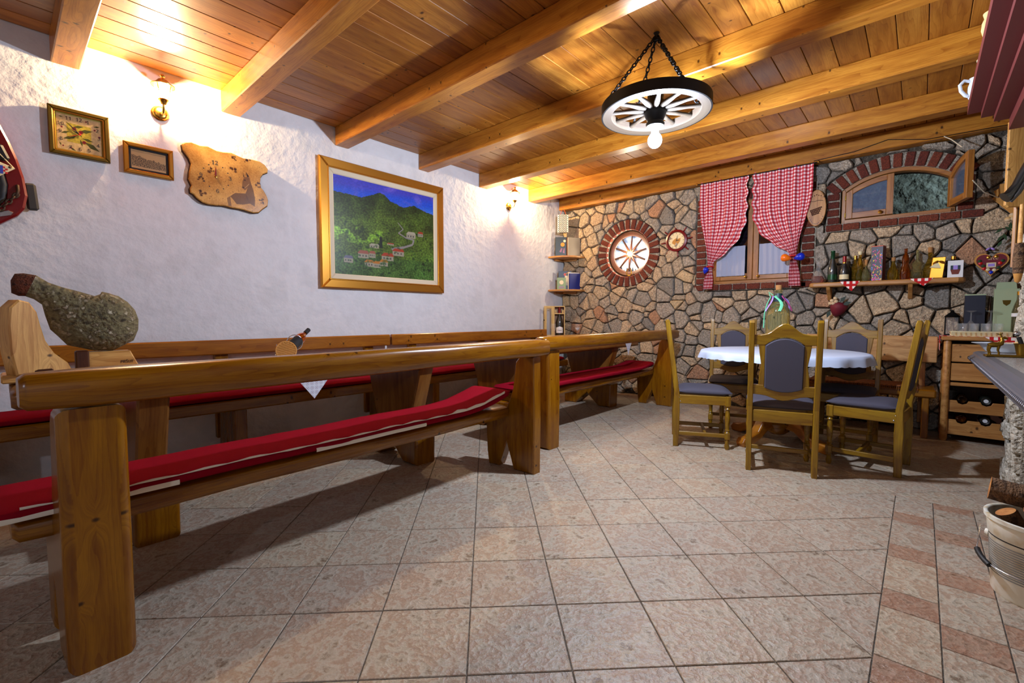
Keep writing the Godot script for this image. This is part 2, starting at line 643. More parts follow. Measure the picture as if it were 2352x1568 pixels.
func painting_image() -> Image:
	var n := noise(31, 1.0, 4)
	var ridge := [[0.0, 0.17], [0.25, 0.175], [0.36, 0.12], [0.42, 0.085], [0.47, 0.10], [0.52, 0.15], [0.66, 0.195], [0.77, 0.145], [0.88, 0.185], [1.0, 0.21]]
	var img := paint(448, 376, func(x, y):
		var u: float = x / 448.0
		var v: float = y / 376.0
		var r := 0.2
		for i in ridge.size() - 1:
			if u >= ridge[i][0] and u <= ridge[i + 1][0]: r = lerpf(ridge[i][1], ridge[i + 1][1], (u - ridge[i][0]) / (ridge[i + 1][0] - ridge[i][0]))
		r += n.get_noise_2d(u * 30.0, 0.0) * 0.008
		var a := n.get_noise_2d(u * 5.0, v * 5.0)
		var b := n.get_noise_2d(u * 40.0 + 9.0, v * 40.0)
		if v < r:
			var c := Color(0.24, 0.25, 0.70).lerp(Color(0.10, 0.30, 0.78), clampf((v + u * 0.06 - 0.08) * 14.0, 0, 1))
			c = c.lerp(Color(0.16, 0.45, 0.80), clampf((u - 0.55) * 2.0, 0, 1) * clampf((v - 0.12) * 16.0, 0, 1))
			c = c.lerp(Color(0.45, 0.38, 0.78), clampf(a * 1.2, 0, 0.6))
			return c * (1.0 + b * 0.12)
		var d := clampf((v - r) / 0.30, 0, 1)
		var c2 := Color(0.16, 0.23, 0.11).lerp(Color(0.29, 0.38, 0.13), clampf(d + a * 0.5, 0, 1))
		var field := clampf(sin((v * 34.0) + a * 4.0) * 1.5 - 0.1, 0, 1) * clampf((v - 0.40) * 8.0, 0, 1) * clampf((0.75 - v) * 8.0, 0, 1) * clampf((0.55 - u) * 5.0, 0, 1)
		c2 = c2.lerp(Color(0.46, 0.64, 0.18), field)
		if v > 0.55: c2 = c2.lerp(Color(0.34, 0.52, 0.18), clampf((v - 0.55) * 2.2, 0, 0.8) * clampf((u - 0.62) * 4.0, 0, 1))
		if v > 0.78: c2 = c2.lerp(Color(0.22, 0.36, 0.17), 0.6)
		return c2 * (0.95 + b * 0.55 + a * 0.25))
	var W := Vector2(448, 376)
	var road := [[0.60, 0.375], [0.655, 0.44], [0.605, 0.49], [0.68, 0.53], [0.77, 0.545], [0.755, 0.60], [0.66, 0.645], [0.53, 0.68]]
	for i in road.size() - 1: stroke(img, Vector2(road[i][0], road[i][1]) * W, Vector2(road[i + 1][0], road[i + 1][1]) * W, 3.0 + i * 1.2, Color(0.55, 0.52, 0.54, 0.85))
	for t in 70:
		var p := Vector2(rng.randf_range(0.02, 0.98), rng.randf_range(0.45, 0.97))
		blot(img, p.x * W.x, p.y * W.y, rng.randf_range(4, 11), rng.randf_range(3, 8), Color(0.06, 0.15, 0.09, 0.75))
	var houses := [[0.74, 0.485, 0.10, 0.06, 0], [0.845, 0.46, 0.06, 0.045, 1], [0.36, 0.665, 0.09, 0.04, 0], [0.255, 0.765, 0.10, 0.065, 2], [0.34, 0.755, 0.06, 0.06, 2], [0.12, 0.83, 0.08, 0.06, 3], [0.60, 0.70, 0.12, 0.065, 1], [0.49, 0.765, 0.12, 0.07, 1], [0.31, 0.855, 0.09, 0.06, 4], [0.385, 0.86, 0.07, 0.06, 4], [0.45, 0.835, 0.08, 0.06, 4], [0.52, 0.625, 0.07, 0.02, 1]]
	var roofs := [Color(0.62, 0.60, 0.52), Color(0.60, 0.22, 0.13), Color(0.56, 0.32, 0.25), Color(0.36, 0.36, 0.44), Color(0.66, 0.42, 0.14)]
	for hs in houses:
		var c := Vector2(hs[0], hs[1]) * W
		var w: float = hs[2] * W.x * 0.5
		var h: float = hs[3] * W.y
		pfill(img, PackedVector2Array([c + Vector2(-w, 0), c + Vector2(w, 0), c + Vector2(w, h * 0.75), c + Vector2(-w, h * 0.75)]), Color(0.60, 0.57, 0.50, 0.9))
		pfill(img, PackedVector2Array([c + Vector2(-w * 1.1, 0), c + Vector2(-w * 0.6, -h * 0.5), c + Vector2(w * 0.8, -h * 0.5), c + Vector2(w * 1.1, 0)]), roofs[hs[4]])
		for k in 3: pfill(img, PackedVector2Array([c + Vector2(-w * 0.7 + k * w * 0.55, h * 0.2), c + Vector2(-w * 0.5 + k * w * 0.55, h * 0.2), c + Vector2(-w * 0.5 + k * w * 0.55, h * 0.5), c + Vector2(-w * 0.7 + k * w * 0.55, h * 0.5)]), Color(0.25, 0.24, 0.25))
	for t in 60:
		var p := Vector2(rng.randf_range(0.08, 0.9), rng.randf_range(0.66, 0.96))
		blot(img, p.x * W.x, p.y * W.y, rng.randf_range(4, 12), rng.randf_range(3, 7), Color(0.16, 0.30, 0.13, 0.6))
	pfill(img, PackedVector2Array([Vector2(0.41, 0.58) * W, Vector2(0.425, 0.55) * W, Vector2(0.44, 0.58) * W, Vector2(0.44, 0.68) * W, Vector2(0.41, 0.68) * W]), Color(0.10, 0.14, 0.12))
	return img

func engraving_image() -> Image:
	var n := noise(41, 1.0, 4)
	return paint(192, 112, func(x, y):
		var u: float = x / 192.0
		var v: float = y / 112.0
		var hill := 0.28 + 0.25 * u + n.get_noise_2d(u * 6.0, 1.0) * 0.1
		var c := Color(0.66, 0.55, 0.38)
		var ink := 0.0
		if v > hill and v < 0.88: ink = clampf(0.55 + n.get_noise_2d(u * 22.0, v * 30.0) * 1.8, 0, 1)
		if v < 0.12: ink = 0.35 * clampf(0.5 + n.get_noise_2d(u * 3.0, v * 40.0), 0, 1)
		if x < 3 or y < 3 or x > 188 or y > 108: ink = 0.0
		return c.lerp(Color(0.12, 0.10, 0.08), ink * 0.85))

func slab_image() -> Image:
	var n := noise(51, 1.0, 5)
	var img := paint(448, 384, func(x, y):
		var u: float = x / 448.0 * 0.7
		var v: float = y / 384.0 * 0.6
		var a := n.get_noise_2d(u * 5.0, v * 5.0)
		var b := fposmod(n.get_noise_2d(u * 4.0 + 7.0, v * 4.0) * 7.0, 1.0)
		var f := n.get_noise_2d(u * 60.0, v * 60.0)
		return Color(0.82, 0.62, 0.32).lerp(Color(0.62, 0.42, 0.18), clampf(0.35 + a * 0.8 + b * 0.2 + f * 0.35, 0, 1)))
	var px := func(x, y): return Vector2((x / 0.7 + 0.5) * 448.0, (0.5 - y / 0.6) * 384.0)
	var kn := [0.028, 0.117, 0.141, 0.214, 0.05, 0.204, -0.125, 0.069, -0.189, -0.127, 0.223, 0.026, 0.245, -0.104, -0.199, -0.014]
	for i in range(0, kn.size(), 2):
		var p: Vector2 = px.call(kn[i], kn[i + 1])
		for k in 7: blot(img, p.x + rng.randf_range(-14, 14), p.y + rng.randf_range(-12, 12), rng.randf_range(3, 9), rng.randf_range(3, 9), Color(0.20, 0.09, 0.04, 0.8))
	for k in 60:
		blot(img, rng.randf() * 448, rng.randf() * 384, 2.5, 2.5, Color(0.25, 0.12, 0.05, 0.7))
	var shape := func(a, c):
		var q := PackedVector2Array()
		for i in range(0, a.size(), 2): q.append(px.call(a[i], a[i + 1]))
		pfill(img, q, c)
	var br := Color(0.30, 0.18, 0.10, 0.72)
	shape.call([0.005, -0.11, 0.041, -0.077, 0.121, -0.066, 0.152, -0.144, 0.098, -0.162, 0.051, -0.166, 0.028, -0.136], br)
	shape.call([0.161, 0.043, 0.184, -0.031, 0.194, -0.1, 0.19, -0.163, 0.152, -0.144, 0.128, -0.1, 0.121, -0.066, 0.139, -0.014], br)
	shape.call([0.113, 0.068, 0.154, 0.077, 0.161, 0.043, 0.139, -0.014, 0.118, -0.04, 0.094, -0.023, 0.1, 0.03], Color(0.36, 0.22, 0.12, 0.7))
	shape.call([0.106, 0.105, 0.117, 0.069, 0.109, 0.067], Color(0.16, 0.09, 0.05, 0.9))
	shape.call([0.127, 0.115, 0.154, 0.081, 0.137, 0.073], Color(0.16, 0.09, 0.05, 0.9))
	shape.call([-0.02, -0.13, 0.005, -0.11, 0.012, -0.19, -0.01, -0.19], Color(0.34, 0.22, 0.13, 0.6))
	for p in [[0.118, 0.045], [0.104, -0.018]]:
		var q: Vector2 = px.call(p[0], p[1])
		blot(img, q.x, q.y, 5, 4, Color(0.08, 0.04, 0.02, 0.9))
	stroke(img, px.call(0.118, -0.02), px.call(0.152, 0.02), 2.0, Color(0.72, 0.58, 0.38))
	return img

func olive_image() -> Image:
	var n := noise(61, 1.0, 3)
	var img := paint(256, 256, func(x, y):
		var c := Color(0.70, 0.60, 0.42) * (1.0 + n.get_noise_2d(x / 30.0, y / 30.0) * 0.14)
		if x < 10 or y < 10 or x > 245 or y > 245: c = Color(0.55, 0.49, 0.18)
		if x > 60 and x < 190 and y > 62 and y < 190: c = Color(0.62, 0.55, 0.20) * (1.0 + n.get_noise_2d(x / 20.0, y / 20.0) * 0.2)
		return c)
	for l in [[100, 150, 40, 175], [120, 110, 200, 88], [95, 85, 150, 70], [140, 150, 200, 160], [150, 170, 235, 220], [75, 120, 30, 140], [130, 160, 140, 205], [110, 140, 70, 170], [20, 30, 45, 30], [205, 55, 240, 45], [20, 200, 30, 225], [70, 225, 105, 245]]:
		var a := Vector2(l[0], l[1])
		var b := Vector2(l[2], l[3])
		var m := (a + b) * 0.5
		var o := (b - a).orthogonal() * 0.16
		pfill(img, PackedVector2Array([a, m + o, b, m - o]), Color(0.26, 0.27, 0.12))
	for p in [[100, 95, 12], [135, 110, 12], [150, 175, 11], [165, 30, 5], [210, 75, 6], [235, 118, 7], [38, 222, 5], [80, 228, 5], [35, 98, 6]]:
		blot(img, p[0], p[1], p[2] * 1.2, p[2] * 1.2, Color(0.38, 0.05, 0.13))
		blot(img, p[0], p[1], p[2], p[2], Color(0.38, 0.05, 0.13))
	stroke(img, Vector2(60, 60), Vector2(140, 140), 3, Color(0.25, 0.20, 0.10))
	return img

func confetti_image() -> Image:
	var img := Image.create(128, 320, false, Image.FORMAT_RGB8)
	img.fill(Color(0.24, 0.24, 0.29))
	var cols := [Color(0.85, 0.20, 0.55), Color(0.92, 0.80, 0.16), Color(0.88, 0.33, 0.14), Color(0.30, 0.50, 0.85), Color(0.70, 0.12, 0.28)]
	for k in 110:
		var t := rng.randf()
		var y := 318.0 - 318.0 * t * t
		var x := 8.0 + 112.0 * rng.randf()
		var c: Color = cols[rng.randi() % 5]
		var a := rng.randf() * TAU
		var q := PackedVector2Array()
		for i in 6:
			var r := 8.0 if i % 3 != 0 else 4.0
			q.append(Vector2(x, y) + Vector2(cos(a + i * TAU / 6), sin(a + i * TAU / 6)) * r)
		pfill(img, q, c)
	return img

func mural_image() -> Image:
	var n := noise(71, 1.0, 4)
	var img := paint(192, 192, func(x, y):
		var v: float = y / 192.0
		var c := Color(0.60, 0.72, 0.92).lerp(Color(0.92, 0.93, 0.97), clampf(v * 1.3 + n.get_noise_2d(x / 40.0, y / 20.0) * 0.8, 0, 1))
		return c)
	for t in 9:
		var bx := 20.0 + t * 13.0
		var hh := rng.randf_range(14, 34)
		pfill(img, PackedVector2Array([Vector2(bx - 7, 170), Vector2(bx, 170 - hh), Vector2(bx + 7, 170)]), Color(0.24, 0.29, 0.36))
	return img

# ------------------------------------------------------------------ materials
func sm(key: String, color: Color, rough := 0.6, opt := {}) -> StandardMaterial3D:
	var m := StandardMaterial3D.new()
	m.resource_name = key
	m.albedo_color = color
	m.roughness = rough
	for k in opt: m.set(k, opt[k])
	M[key] = m
	return m

func wood(key, color, rough := 0.42, texture = null, opt := {}):
	var m := sm(key, color, rough, {"albedo_texture": T.wood if texture == null else texture, "uv1_scale": Vector3(0.5, 2.0, 1)})
	for k in opt: m.set(k, opt[k])
	return m

func tri_mat(key, color, rough, texture, normal, scale, nscale := 1.0, opt := {}):
	var m := sm(key, color, rough, {"uv1_triplanar": true, "uv1_world_triplanar": true, "uv1_scale": Vector3.ONE * scale})
	if texture != null: m.albedo_texture = texture
	if normal != null:
		m.normal_enabled = true
		m.normal_texture = normal
		m.normal_scale = nscale
	for k in opt: m.set(k, opt[k])
	return m

func glass(key, color, alpha, rough := 0.03):
	return sm(key, Color(color.r, color.g, color.b, alpha), rough, {"transparency": BaseMaterial3D.TRANSPARENCY_ALPHA, "metallic_specular": 0.6})

func solid(key, color):
	return sm(key, Color(color.r, color.g, color.b, 0.05), 0.02, {"refraction_enabled": true, "refraction_scale": 0.05})

func make_materials():
	tri_mat("plaster", Color(0.93, 0.93, 0.94), 0.9, T.plaster, T.plaster_n, 0.8, 0.8)
	tri_mat("mortar", Color(0.36, 0.34, 0.31), 0.95, T.stone, T.stone_n, 2.0, 1.0)
	tri_mat("mortar_light", Color(0.70, 0.68, 0.64), 0.95, T.stone, T.stone_n, 3.0, 1.0)
	tri_mat("lime_stone", Color(0.84, 0.83, 0.79), 0.95, T.stone, T.stone_n, 2.0, 1.3)
	tri_mat("concrete", Color(0.46, 0.49, 0.47), 0.95, T.stone, T.stone_n, 0.5, 0.5)
	var sc := [Color(0.78, 0.72, 0.635), Color(0.73, 0.70, 0.66), Color(0.86, 0.775, 0.66), Color(0.68, 0.66, 0.63), Color(0.80, 0.71, 0.61), Color(0.60, 0.595, 0.585), Color(0.80, 0.63, 0.51), Color(0.88, 0.79, 0.64)]
	for i in sc.size(): tri_mat("stone%d" % i, sc[i], 0.92, T.stone, T.stone_n, 2.3 + 0.3 * i, 1.2)
	tri_mat("stone_mix", Color(1, 1, 1), 0.92, T.stone, T.stone_n, 2.9, 1.2, {"vertex_color_use_as_albedo": true})
	var bc := [Color(0.46, 0.20, 0.13), Color(0.42, 0.18, 0.13), Color(0.50, 0.24, 0.16)]
	for i in 3: tri_mat("brick%d" % i, bc[i], 0.92, T.stone, T.stone_n, 5.0, 0.8)
	var tc := [Color(0.80, 0.78, 0.735), Color(0.785, 0.765, 0.73), Color(0.815, 0.785, 0.725), Color(0.77, 0.745, 0.705)]
	for i in 4: sm("tile%d" % i, tc[i], 0.5, {"albedo_texture": T.tile, "normal_enabled": true, "normal_texture": T.tile_n, "normal_scale": 0.5, "uv1_scale": Vector3(1.1, 1.1, 1)})
	sm("tile_red", Color(0.74, 0.64, 0.575), 0.45, {"albedo_texture": T.tile, "normal_enabled": true, "normal_texture": T.tile_n, "normal_scale": 0.5, "uv1_scale": Vector3(1.1, 1.1, 1)})
	tri_mat("grout", Color(0.42, 0.40, 0.37), 0.9, T.stone, null, 3.0)
	for i in 3: wood("board%d" % i, [Color(0.66, 0.45, 0.175), Color(0.60, 0.40, 0.15), Color(0.71, 0.51, 0.22)][i], 0.38)
	wood("beam", Color(0.75, 0.53, 0.205), 0.34)
	wood("bench", Color(0.56, 0.385, 0.045), 0.25)
	wood("bench_pale", Color(0.64, 0.42, 0.11), 0.28)
	wood("table", Color(0.54, 0.37, 0.17), 0.28)
	wood("shelf", Color(0.74, 0.57, 0.36), 0.45)
	wood("pine", Color(0.90, 0.74, 0.48), 0.5)
	wood("frame_wood", Color(0.66, 0.47, 0.25), 0.4, T.oak)
	wood("chair", Color(0.57, 0.46, 0.08), 0.33, T.oak)
	wood("box_wood", Color(0.90, 0.84, 0.66), 0.6, T.oak)
	wood("dark_wood", Color(0.30, 0.16, 0.08), 0.45)
	wood("wheel", Color(0.17, 0.145, 0.12), 0.6, T.oak)
	sm("fabric_red", Color(0.50, 0.05, 0.12), 0.95, {"metallic_specular": 0.12, "normal_enabled": true, "normal_texture": T.cloth_n, "normal_scale": 0.3, "uv1_scale": Vector3(8, 8, 1)})
	sm("ribbon", Color(0.88, 0.85, 0.78), 0.8)
	sm("black_cord", Color(0.04, 0.02, 0.03), 0.8)
	sm("fabric_grey", Color(0.29, 0.28, 0.325), 0.9, {"metallic_specular": 0.3})
	sm("tablecloth", Color(0.74, 0.79, 0.88), 0.85)
	sm("lace", Color(1, 1, 1), 0.9, {"albedo_texture": T.lace, "uv1_scale": Vector3(9, 9, 1)})
	sm("gingham", Color(1, 1, 1), 0.9, {"albedo_texture": T.gingham, "uv1_scale": Vector3(13, 13, 1), "backlight": Color(0.25, 0.22, 0.22)})
	sm("check", Color(1, 1, 1), 0.9, {"albedo_texture": T.check, "uv1_scale": Vector3(10, 10, 1)})
	sm("sheer", Color(0.62, 0.64, 0.72), 0.9, {"backlight": Color(0.3, 0.3, 0.3)})
	sm("iron", Color(0.035, 0.04, 0.05), 0.5, {"metallic": 0.6})
	sm("steel", Color(0.75, 0.76, 0.78), 0.2, {"metallic": 1.0})
	sm("rust", Color(0.30, 0.22, 0.16), 0.6, {"metallic": 0.6})
	sm("brass", Color(0.72, 0.55, 0.24), 0.25, {"metallic": 1.0})
	sm("old_brass", Color(0.50, 0.38, 0.12), 0.4, {"metallic": 0.9})
	sm("gold", Color(0.70, 0.48, 0.16), 0.35, {"metallic": 0.75})
	sm("gold_dark", Color(0.40, 0.32, 0.10), 0.4, {"metallic": 0.7})
	sm("gold_foil", Color(0.86, 0.62, 0.22), 0.22, {"metallic": 0.9})
	sm("linen", Color(0.84, 0.79, 0.68), 0.9)
	sm("black_mat", Color(0.05, 0.05, 0.07), 0.8)
	sm("painting", Color(1, 1, 1), 0.35, {"albedo_texture": T.painting})
	sm("engraving", Color(1, 1, 1), 0.35, {"albedo_texture": T.engraving})
	sm("olive", Color(1, 1, 1), 0.3, {"albedo_texture": T.olive})
	sm("slab", Color(1, 1, 1), 0.22, {"albedo_texture": T.slab, "uv1_scale": Vector3(1.0 / 0.7, -1.0 / 0.6, 1), "uv1_offset": Vector3(0.5, 0.5, 0)})
	tri_mat("slab_edge", Color(0.62, 0.44, 0.24), 0.7, T.bark, T.mould_n, 6.0, 0.8)
	sm("ink", Color(0.07, 0.05, 0.05), 0.6)
	sm("ink_purple", Color(0.16, 0.07, 0.10), 0.6)
	sm("red_paint", Color(0.42, 0.02, 0.03), 0.3)
	sm("red", Color(0.75, 0.05, 0.05), 0.4)
	sm("maroon", Color(0.40, 0.15, 0.14), 0.6)
	sm("rubber", Color(0.03, 0.03, 0.035), 0.55)
	sm("grey_rubber", Color(0.22, 0.21, 0.19), 0.8)
	sm("cream", Color(0.86, 0.80, 0.62), 0.5)
	sm("cream_glaze", Color(0.84, 0.80, 0.66), 0.15)
	sm("white_glaze", Color(0.82, 0.86, 0.90), 0.12)
	sm("white", Color(0.88, 0.88, 0.88), 0.6)
	sm("white_plastic", Color(0.85, 0.84, 0.80), 0.4)
	sm("blue_label", Color(0.10, 0.18, 0.60), 0.5)
	sm("navy", Color(0.05, 0.07, 0.15), 0.6)
	sm("sage", Color(0.62, 0.68, 0.54), 0.7)
	sm("orange", Color(0.85, 0.28, 0.06), 0.5)
	sm("burnt", Color(0.42, 0.13, 0.04), 0.6)
	sm("orange_balloon", Color(0.95, 0.45, 0.05), 0.3)
	sm("blue_balloon", Color(0.03, 0.16, 0.72), 0.3)
	sm("green", Color(0.10, 0.22, 0.06), 0.7)
	sm("leaf_dark", Color(0.06, 0.15, 0.08), 0.6)
	sm("rose", Color(0.80, 0.70, 0.55), 0.8)
	sm("wine_cloth", Color(0.40, 0.03, 0.11), 0.7)
	wood("plank_pale", Color(0.80, 0.66, 0.48), 0.5)
	sm("pink", Color(0.85, 0.35, 0.62), 0.6)
	sm("mint", Color(0.40, 0.78, 0.60), 0.6)
	sm("lilac", Color(0.62, 0.52, 0.82), 0.6)
	sm("teal", Color(0.03, 0.16, 0.22), 0.5)
	sm("wicker", Color(0.75, 0.62, 0.45), 0.8, {"albedo_texture": T.weave, "uv1_scale": Vector3(6, 60, 1)})
	sm("rush", Color(0.78, 0.62, 0.42), 0.8, {"albedo_texture": T.weave, "uv1_scale": Vector3(14, 14, 1)})
	sm("straw", Color(0.74, 0.52, 0.24), 0.85)
	tri_mat("mould", Color(1, 0.98, 0.92), 0.95, T.mould, T.mould_n, 1.5, 0.8)
	tri_mat("hock", Color(0.80, 0.48, 0.32), 0.9, T.bark, T.mould_n, 5.0, 1.5)
	tri_mat("bark", Color(0.95, 0.87, 0.78), 0.95, T.bark, T.mould_n, 5.0, 1.5)
	wood("cut_end", Color(0.72, 0.52, 0.30), 0.8)
	tri_mat("granite", Color(0.88, 0.87, 0.86), 0.22, T.granite, null, 1.1)
	sm("carved", Color(0.42, 0.42, 0.45), 0.32, {"metallic": 0.35})
	tri_mat("bucket", Color(0.92, 0.92, 0.90), 0.5, T.dirty, null, 2.2)
	sm("grey_print", Color(0.45, 0.44, 0.43), 0.6)
	sm("cork", Color(0.66, 0.46, 0.26), 0.9)
	sm("bread", Color(0.80, 0.66, 0.44), 0.8)
	glass("glass", Color(0.85, 0.88, 0.90), 0.07)
	glass("pane", Color(0.42, 0.50, 0.62), 0.35)
	glass("pane_dark", Color(0.05, 0.06, 0.09), 0.75)
	glass("lamp_glass", Color(1, 0.97, 0.9), 0.1)
	solid("amber_glass", Color(0.78, 0.36, 0.06))
	solid("gold_glass", Color(0.86, 0.70, 0.22))
	solid("pale_glass", Color(0.90, 0.90, 0.66))
	glass("brown_glass", Color(0.10, 0.04, 0.01), 0.75)
	sm("dark_glass", Color(0.012, 0.014, 0.012), 0.08, {"clearcoat_enabled": true})
	sm("green_glass", Color(0.015, 0.05, 0.02), 0.08, {"clearcoat_enabled": true})
	sm("green_foil", Color(0.05, 0.24, 0.12), 0.3, {"metallic": 0.4})
	sm("red_foil", Color(0.50, 0.04, 0.04), 0.3, {"metallic": 0.3})
	sm("confetti", Color(1, 1, 1), 0.5, {"albedo_texture": T.confetti})
	sm("mural", Color(1, 1, 1), 0.35, {"albedo_texture": T.mural})
	sm("hair_mesh", Color(0.80, 0.79, 0.76), 0.6)
	sm("bulb_cool", Color(1, 1, 1), 0.4, {"emission_enabled": true, "emission": Color(0.80, 0.89, 1.0), "emission_energy_multiplier": 12.0})
	sm("bulb_warm", Color(1, 1, 1), 0.4, {"emission_enabled": true, "emission": Color(1.0, 0.88, 0.68), "emission_energy_multiplier": 12.0})

# ------------------------------------------------------------------ room shell
func build_shell():
	var fl := setting("floor", "beige and pink stone-look floor tiles laid diagonally with a striped border", "floor")
	part(fl, "grout_bed", box(Vector3(7.1, 0.1, 10.4), 0.0), M.grout, Vector3(3.2, -0.0535, 4.8))
	part(fl, "hearth_paving", box(Vector3(1.45, 0.012, 7.2), 0.002), M.tile1, Vector3(5.67, -0.006, 6.0))
	part(fl, "rear_paving", box(Vector3(4.9, 0.012, 3.45), 0.001), M.tile1, Vector3(2.45, -0.006, 8.077))
	var area := PackedVector2Array([Vector2(0, 0), Vector2(5.4, 0), Vector2(5.4, 2.405), Vector2(4.248, 2.405), Vector2(4.248, 6.35), Vector2(0, 6.35)])
	var ts := 0.333
	var a := Vector2(0.70711, -0.70711)
	var b := Vector2(-0.70711, -0.70711)
	var o := Vector2(3.312, 5.174)
	var hw := ts * 0.5 - 0.0022
	var sq := PackedVector2Array([Vector2(-hw, -hw), Vector2(hw, -hw), Vector2(hw, hw), Vector2(-hw, hw)])
	var full := []
	for k in 8: full.append(prism(sq, 0.012, 0.002, 0, roff()))
	for i in range(-12, 18):
		for j in range(-10, 24):
			var c := o + a * ts * (i + 0.5) + b * ts * (j + 0.5)
			if c.x < -0.3 or c.x > 5.7 or c.y < -0.3 or c.y > 6.6: continue
			var q := PackedVector2Array()
			for s in sq: q.append(c + a * s.x + b * s.y)
			var cl := Geometry2D.intersect_polygons(q, area)
			if cl.is_empty(): continue
			var area_q := 0.0
			for k in cl[0].size(): area_q += cl[0][k].cross(cl[0][(k + 1) % cl[0].size()]) * 0.5
			area_q = absf(area_q)
			if area_q < 0.002: continue
			var m = M["tile%d" % (rng.randi() % 4)]
			var lift := rng.randf_range(-0.0008, 0.0006)
			if area_q > 0.995 * 4.0 * hw * hw:
				var p = part(fl, "tile", full[rng.randi() % 8], m)
				p.transform = Transform3D(Basis(Vector3.UP, PI / 4 + (rng.randi() % 4) * PI / 2) * Basis(Vector3.RIGHT, -PI / 2), Vector3(c.x, -0.006 + lift, c.y))
			else:
				var loc := PackedVector2Array()
				for v in cl[0]: loc.append(Vector2(v.x - c.x, -(v.y - c.y)))
				var p = part(fl, "tile", prism(loc, 0.012, 0.0015, 0, roff()), m)
				p.transform = Transform3D(Basis(Vector3.RIGHT, -PI / 2), Vector3(c.x, -0.006 + lift, c.y))
	# border: two rows of long pale and short red tiles
	for row in 4:
		var x0 := 4.252 + row * 0.1715
		var z: float = [2.409, 2.409, 2.409, 2.409][row]
		var red: bool = row % 2 == 1
		var first: float = [0.300, 0.110, 0.300, 0.110][row]
		var k := 0
		while z < 6.3:
			var l := 0.155 if red else 0.345
			if k == 0: l = first
			var w := 0.1675
			var q := pv([-w / 2, -l / 2 + 0.002, w / 2, -l / 2 + 0.002, w / 2, l / 2 - 0.002, -w / 2, l / 2 - 0.002])
			var p = part(fl, "border_tile", prism(q, 0.012, 0.0015, 0, roff()), M.tile_red if red else M["tile%d" % (rng.randi() % 4)])
			p.transform = Transform3D(Basis(Vector3.RIGHT, -PI / 2), Vector3(x0 + w / 2, -0.006, z + l / 2))
			z += l
			red = not red
			k += 1
	# ceiling
	var ce := setting("ceiling", "honey coloured plank ceiling carried on square timber beams", "ceiling")
	part(ce, "deck", box(Vector3(7.1, 0.12, 10.4), 0.0), M.dark_wood, Vector3(3.2, CEIL + 0.086, 4.8))
	var x := 0.0
	var i2 := 0
	while x < 6.4:
		var w: float = [0.16, 0.19, 0.15, 0.17, 0.21, 0.155, 0.18][(i2 * 3 + i2 / 7) % 7]
		var p2 = part(ce, "board", box(Vector3(w - 0.004, 0.024, 9.8), 0.003, 2, roff()), M["board%d" % (rng.randi() % 3)], Vector3(x + w / 2, CEIL + 0.012, 4.9))
		x += w
		i2 += 1
	for z in [0.835, 1.83, 2.783, 3.78, 4.757, 5.742, 6.71, 7.69, 8.66]:
		part(ce, "beam", box(Vector3(6.4, 0.172, 0.142), 0.007, 0, roff()), M.beam, Vector3(3.2, BEAM + 0.086, z))
	part(ce, "wall_plate", box(Vector3(6.4, 0.172, 0.15), 0.007, 0, roff()), M.beam, Vector3(3.2, BEAM + 0.086, 0.075))
	# plain walls
	var wl := setting("wall_left", "white rough trowelled plaster wall", "wall")
	part(wl, "plaster", plaster_grid(), M.plaster)
	part(wl, "core", box(Vector3(0.3, 3.2, 10.4), 0.0), M.plaster, Vector3(-0.172, 1.5, 4.8))
	var wr := setting("wall_right", "white plaster wall behind the fireplace", "wall")
	part(wr, "plaster", box(Vector3(0.3, 3.2, 10.4), 0.0), M.plaster, Vector3(6.55, 1.5, 4.8))
	var wf := setting("wall_front", "white plaster wall facing the stone wall", "wall")
	part(wf, "plaster", box(Vector3(7.0, 3.2, 0.3), 0.0), M.plaster, Vector3(3.2, 1.5, 9.95))

func plaster_grid() -> ArrayMesh:
	var n := noise(77, 1.3, 3)
	var rows := []
	for i in 121:
		var z := -0.05 + 9.9 * i / 120.0
		var r := PackedVector3Array()
		for j in 37:
			var y := -0.05 + 3.05 * j / 36.0
			r.append(Vector3(-0.004 + n.get_noise_2d(z, y) * 0.010, y, z))
		rows.append(r)
	return surf(rows)

# ------------------------------------------------------------------ stone wall
const RW := Vector2(1.14, 2.03)   # centre of the round window
const ARC_C := Vector2(4.09, 1.90) # centre of the arch of the small window
const ARC_R := 0.715

func arch_y(x, r = ARC_R) -> float:
	return ARC_C.y + sqrt(maxf(0.0, r * r - (x - ARC_C.x) * (x - ARC_C.x)))

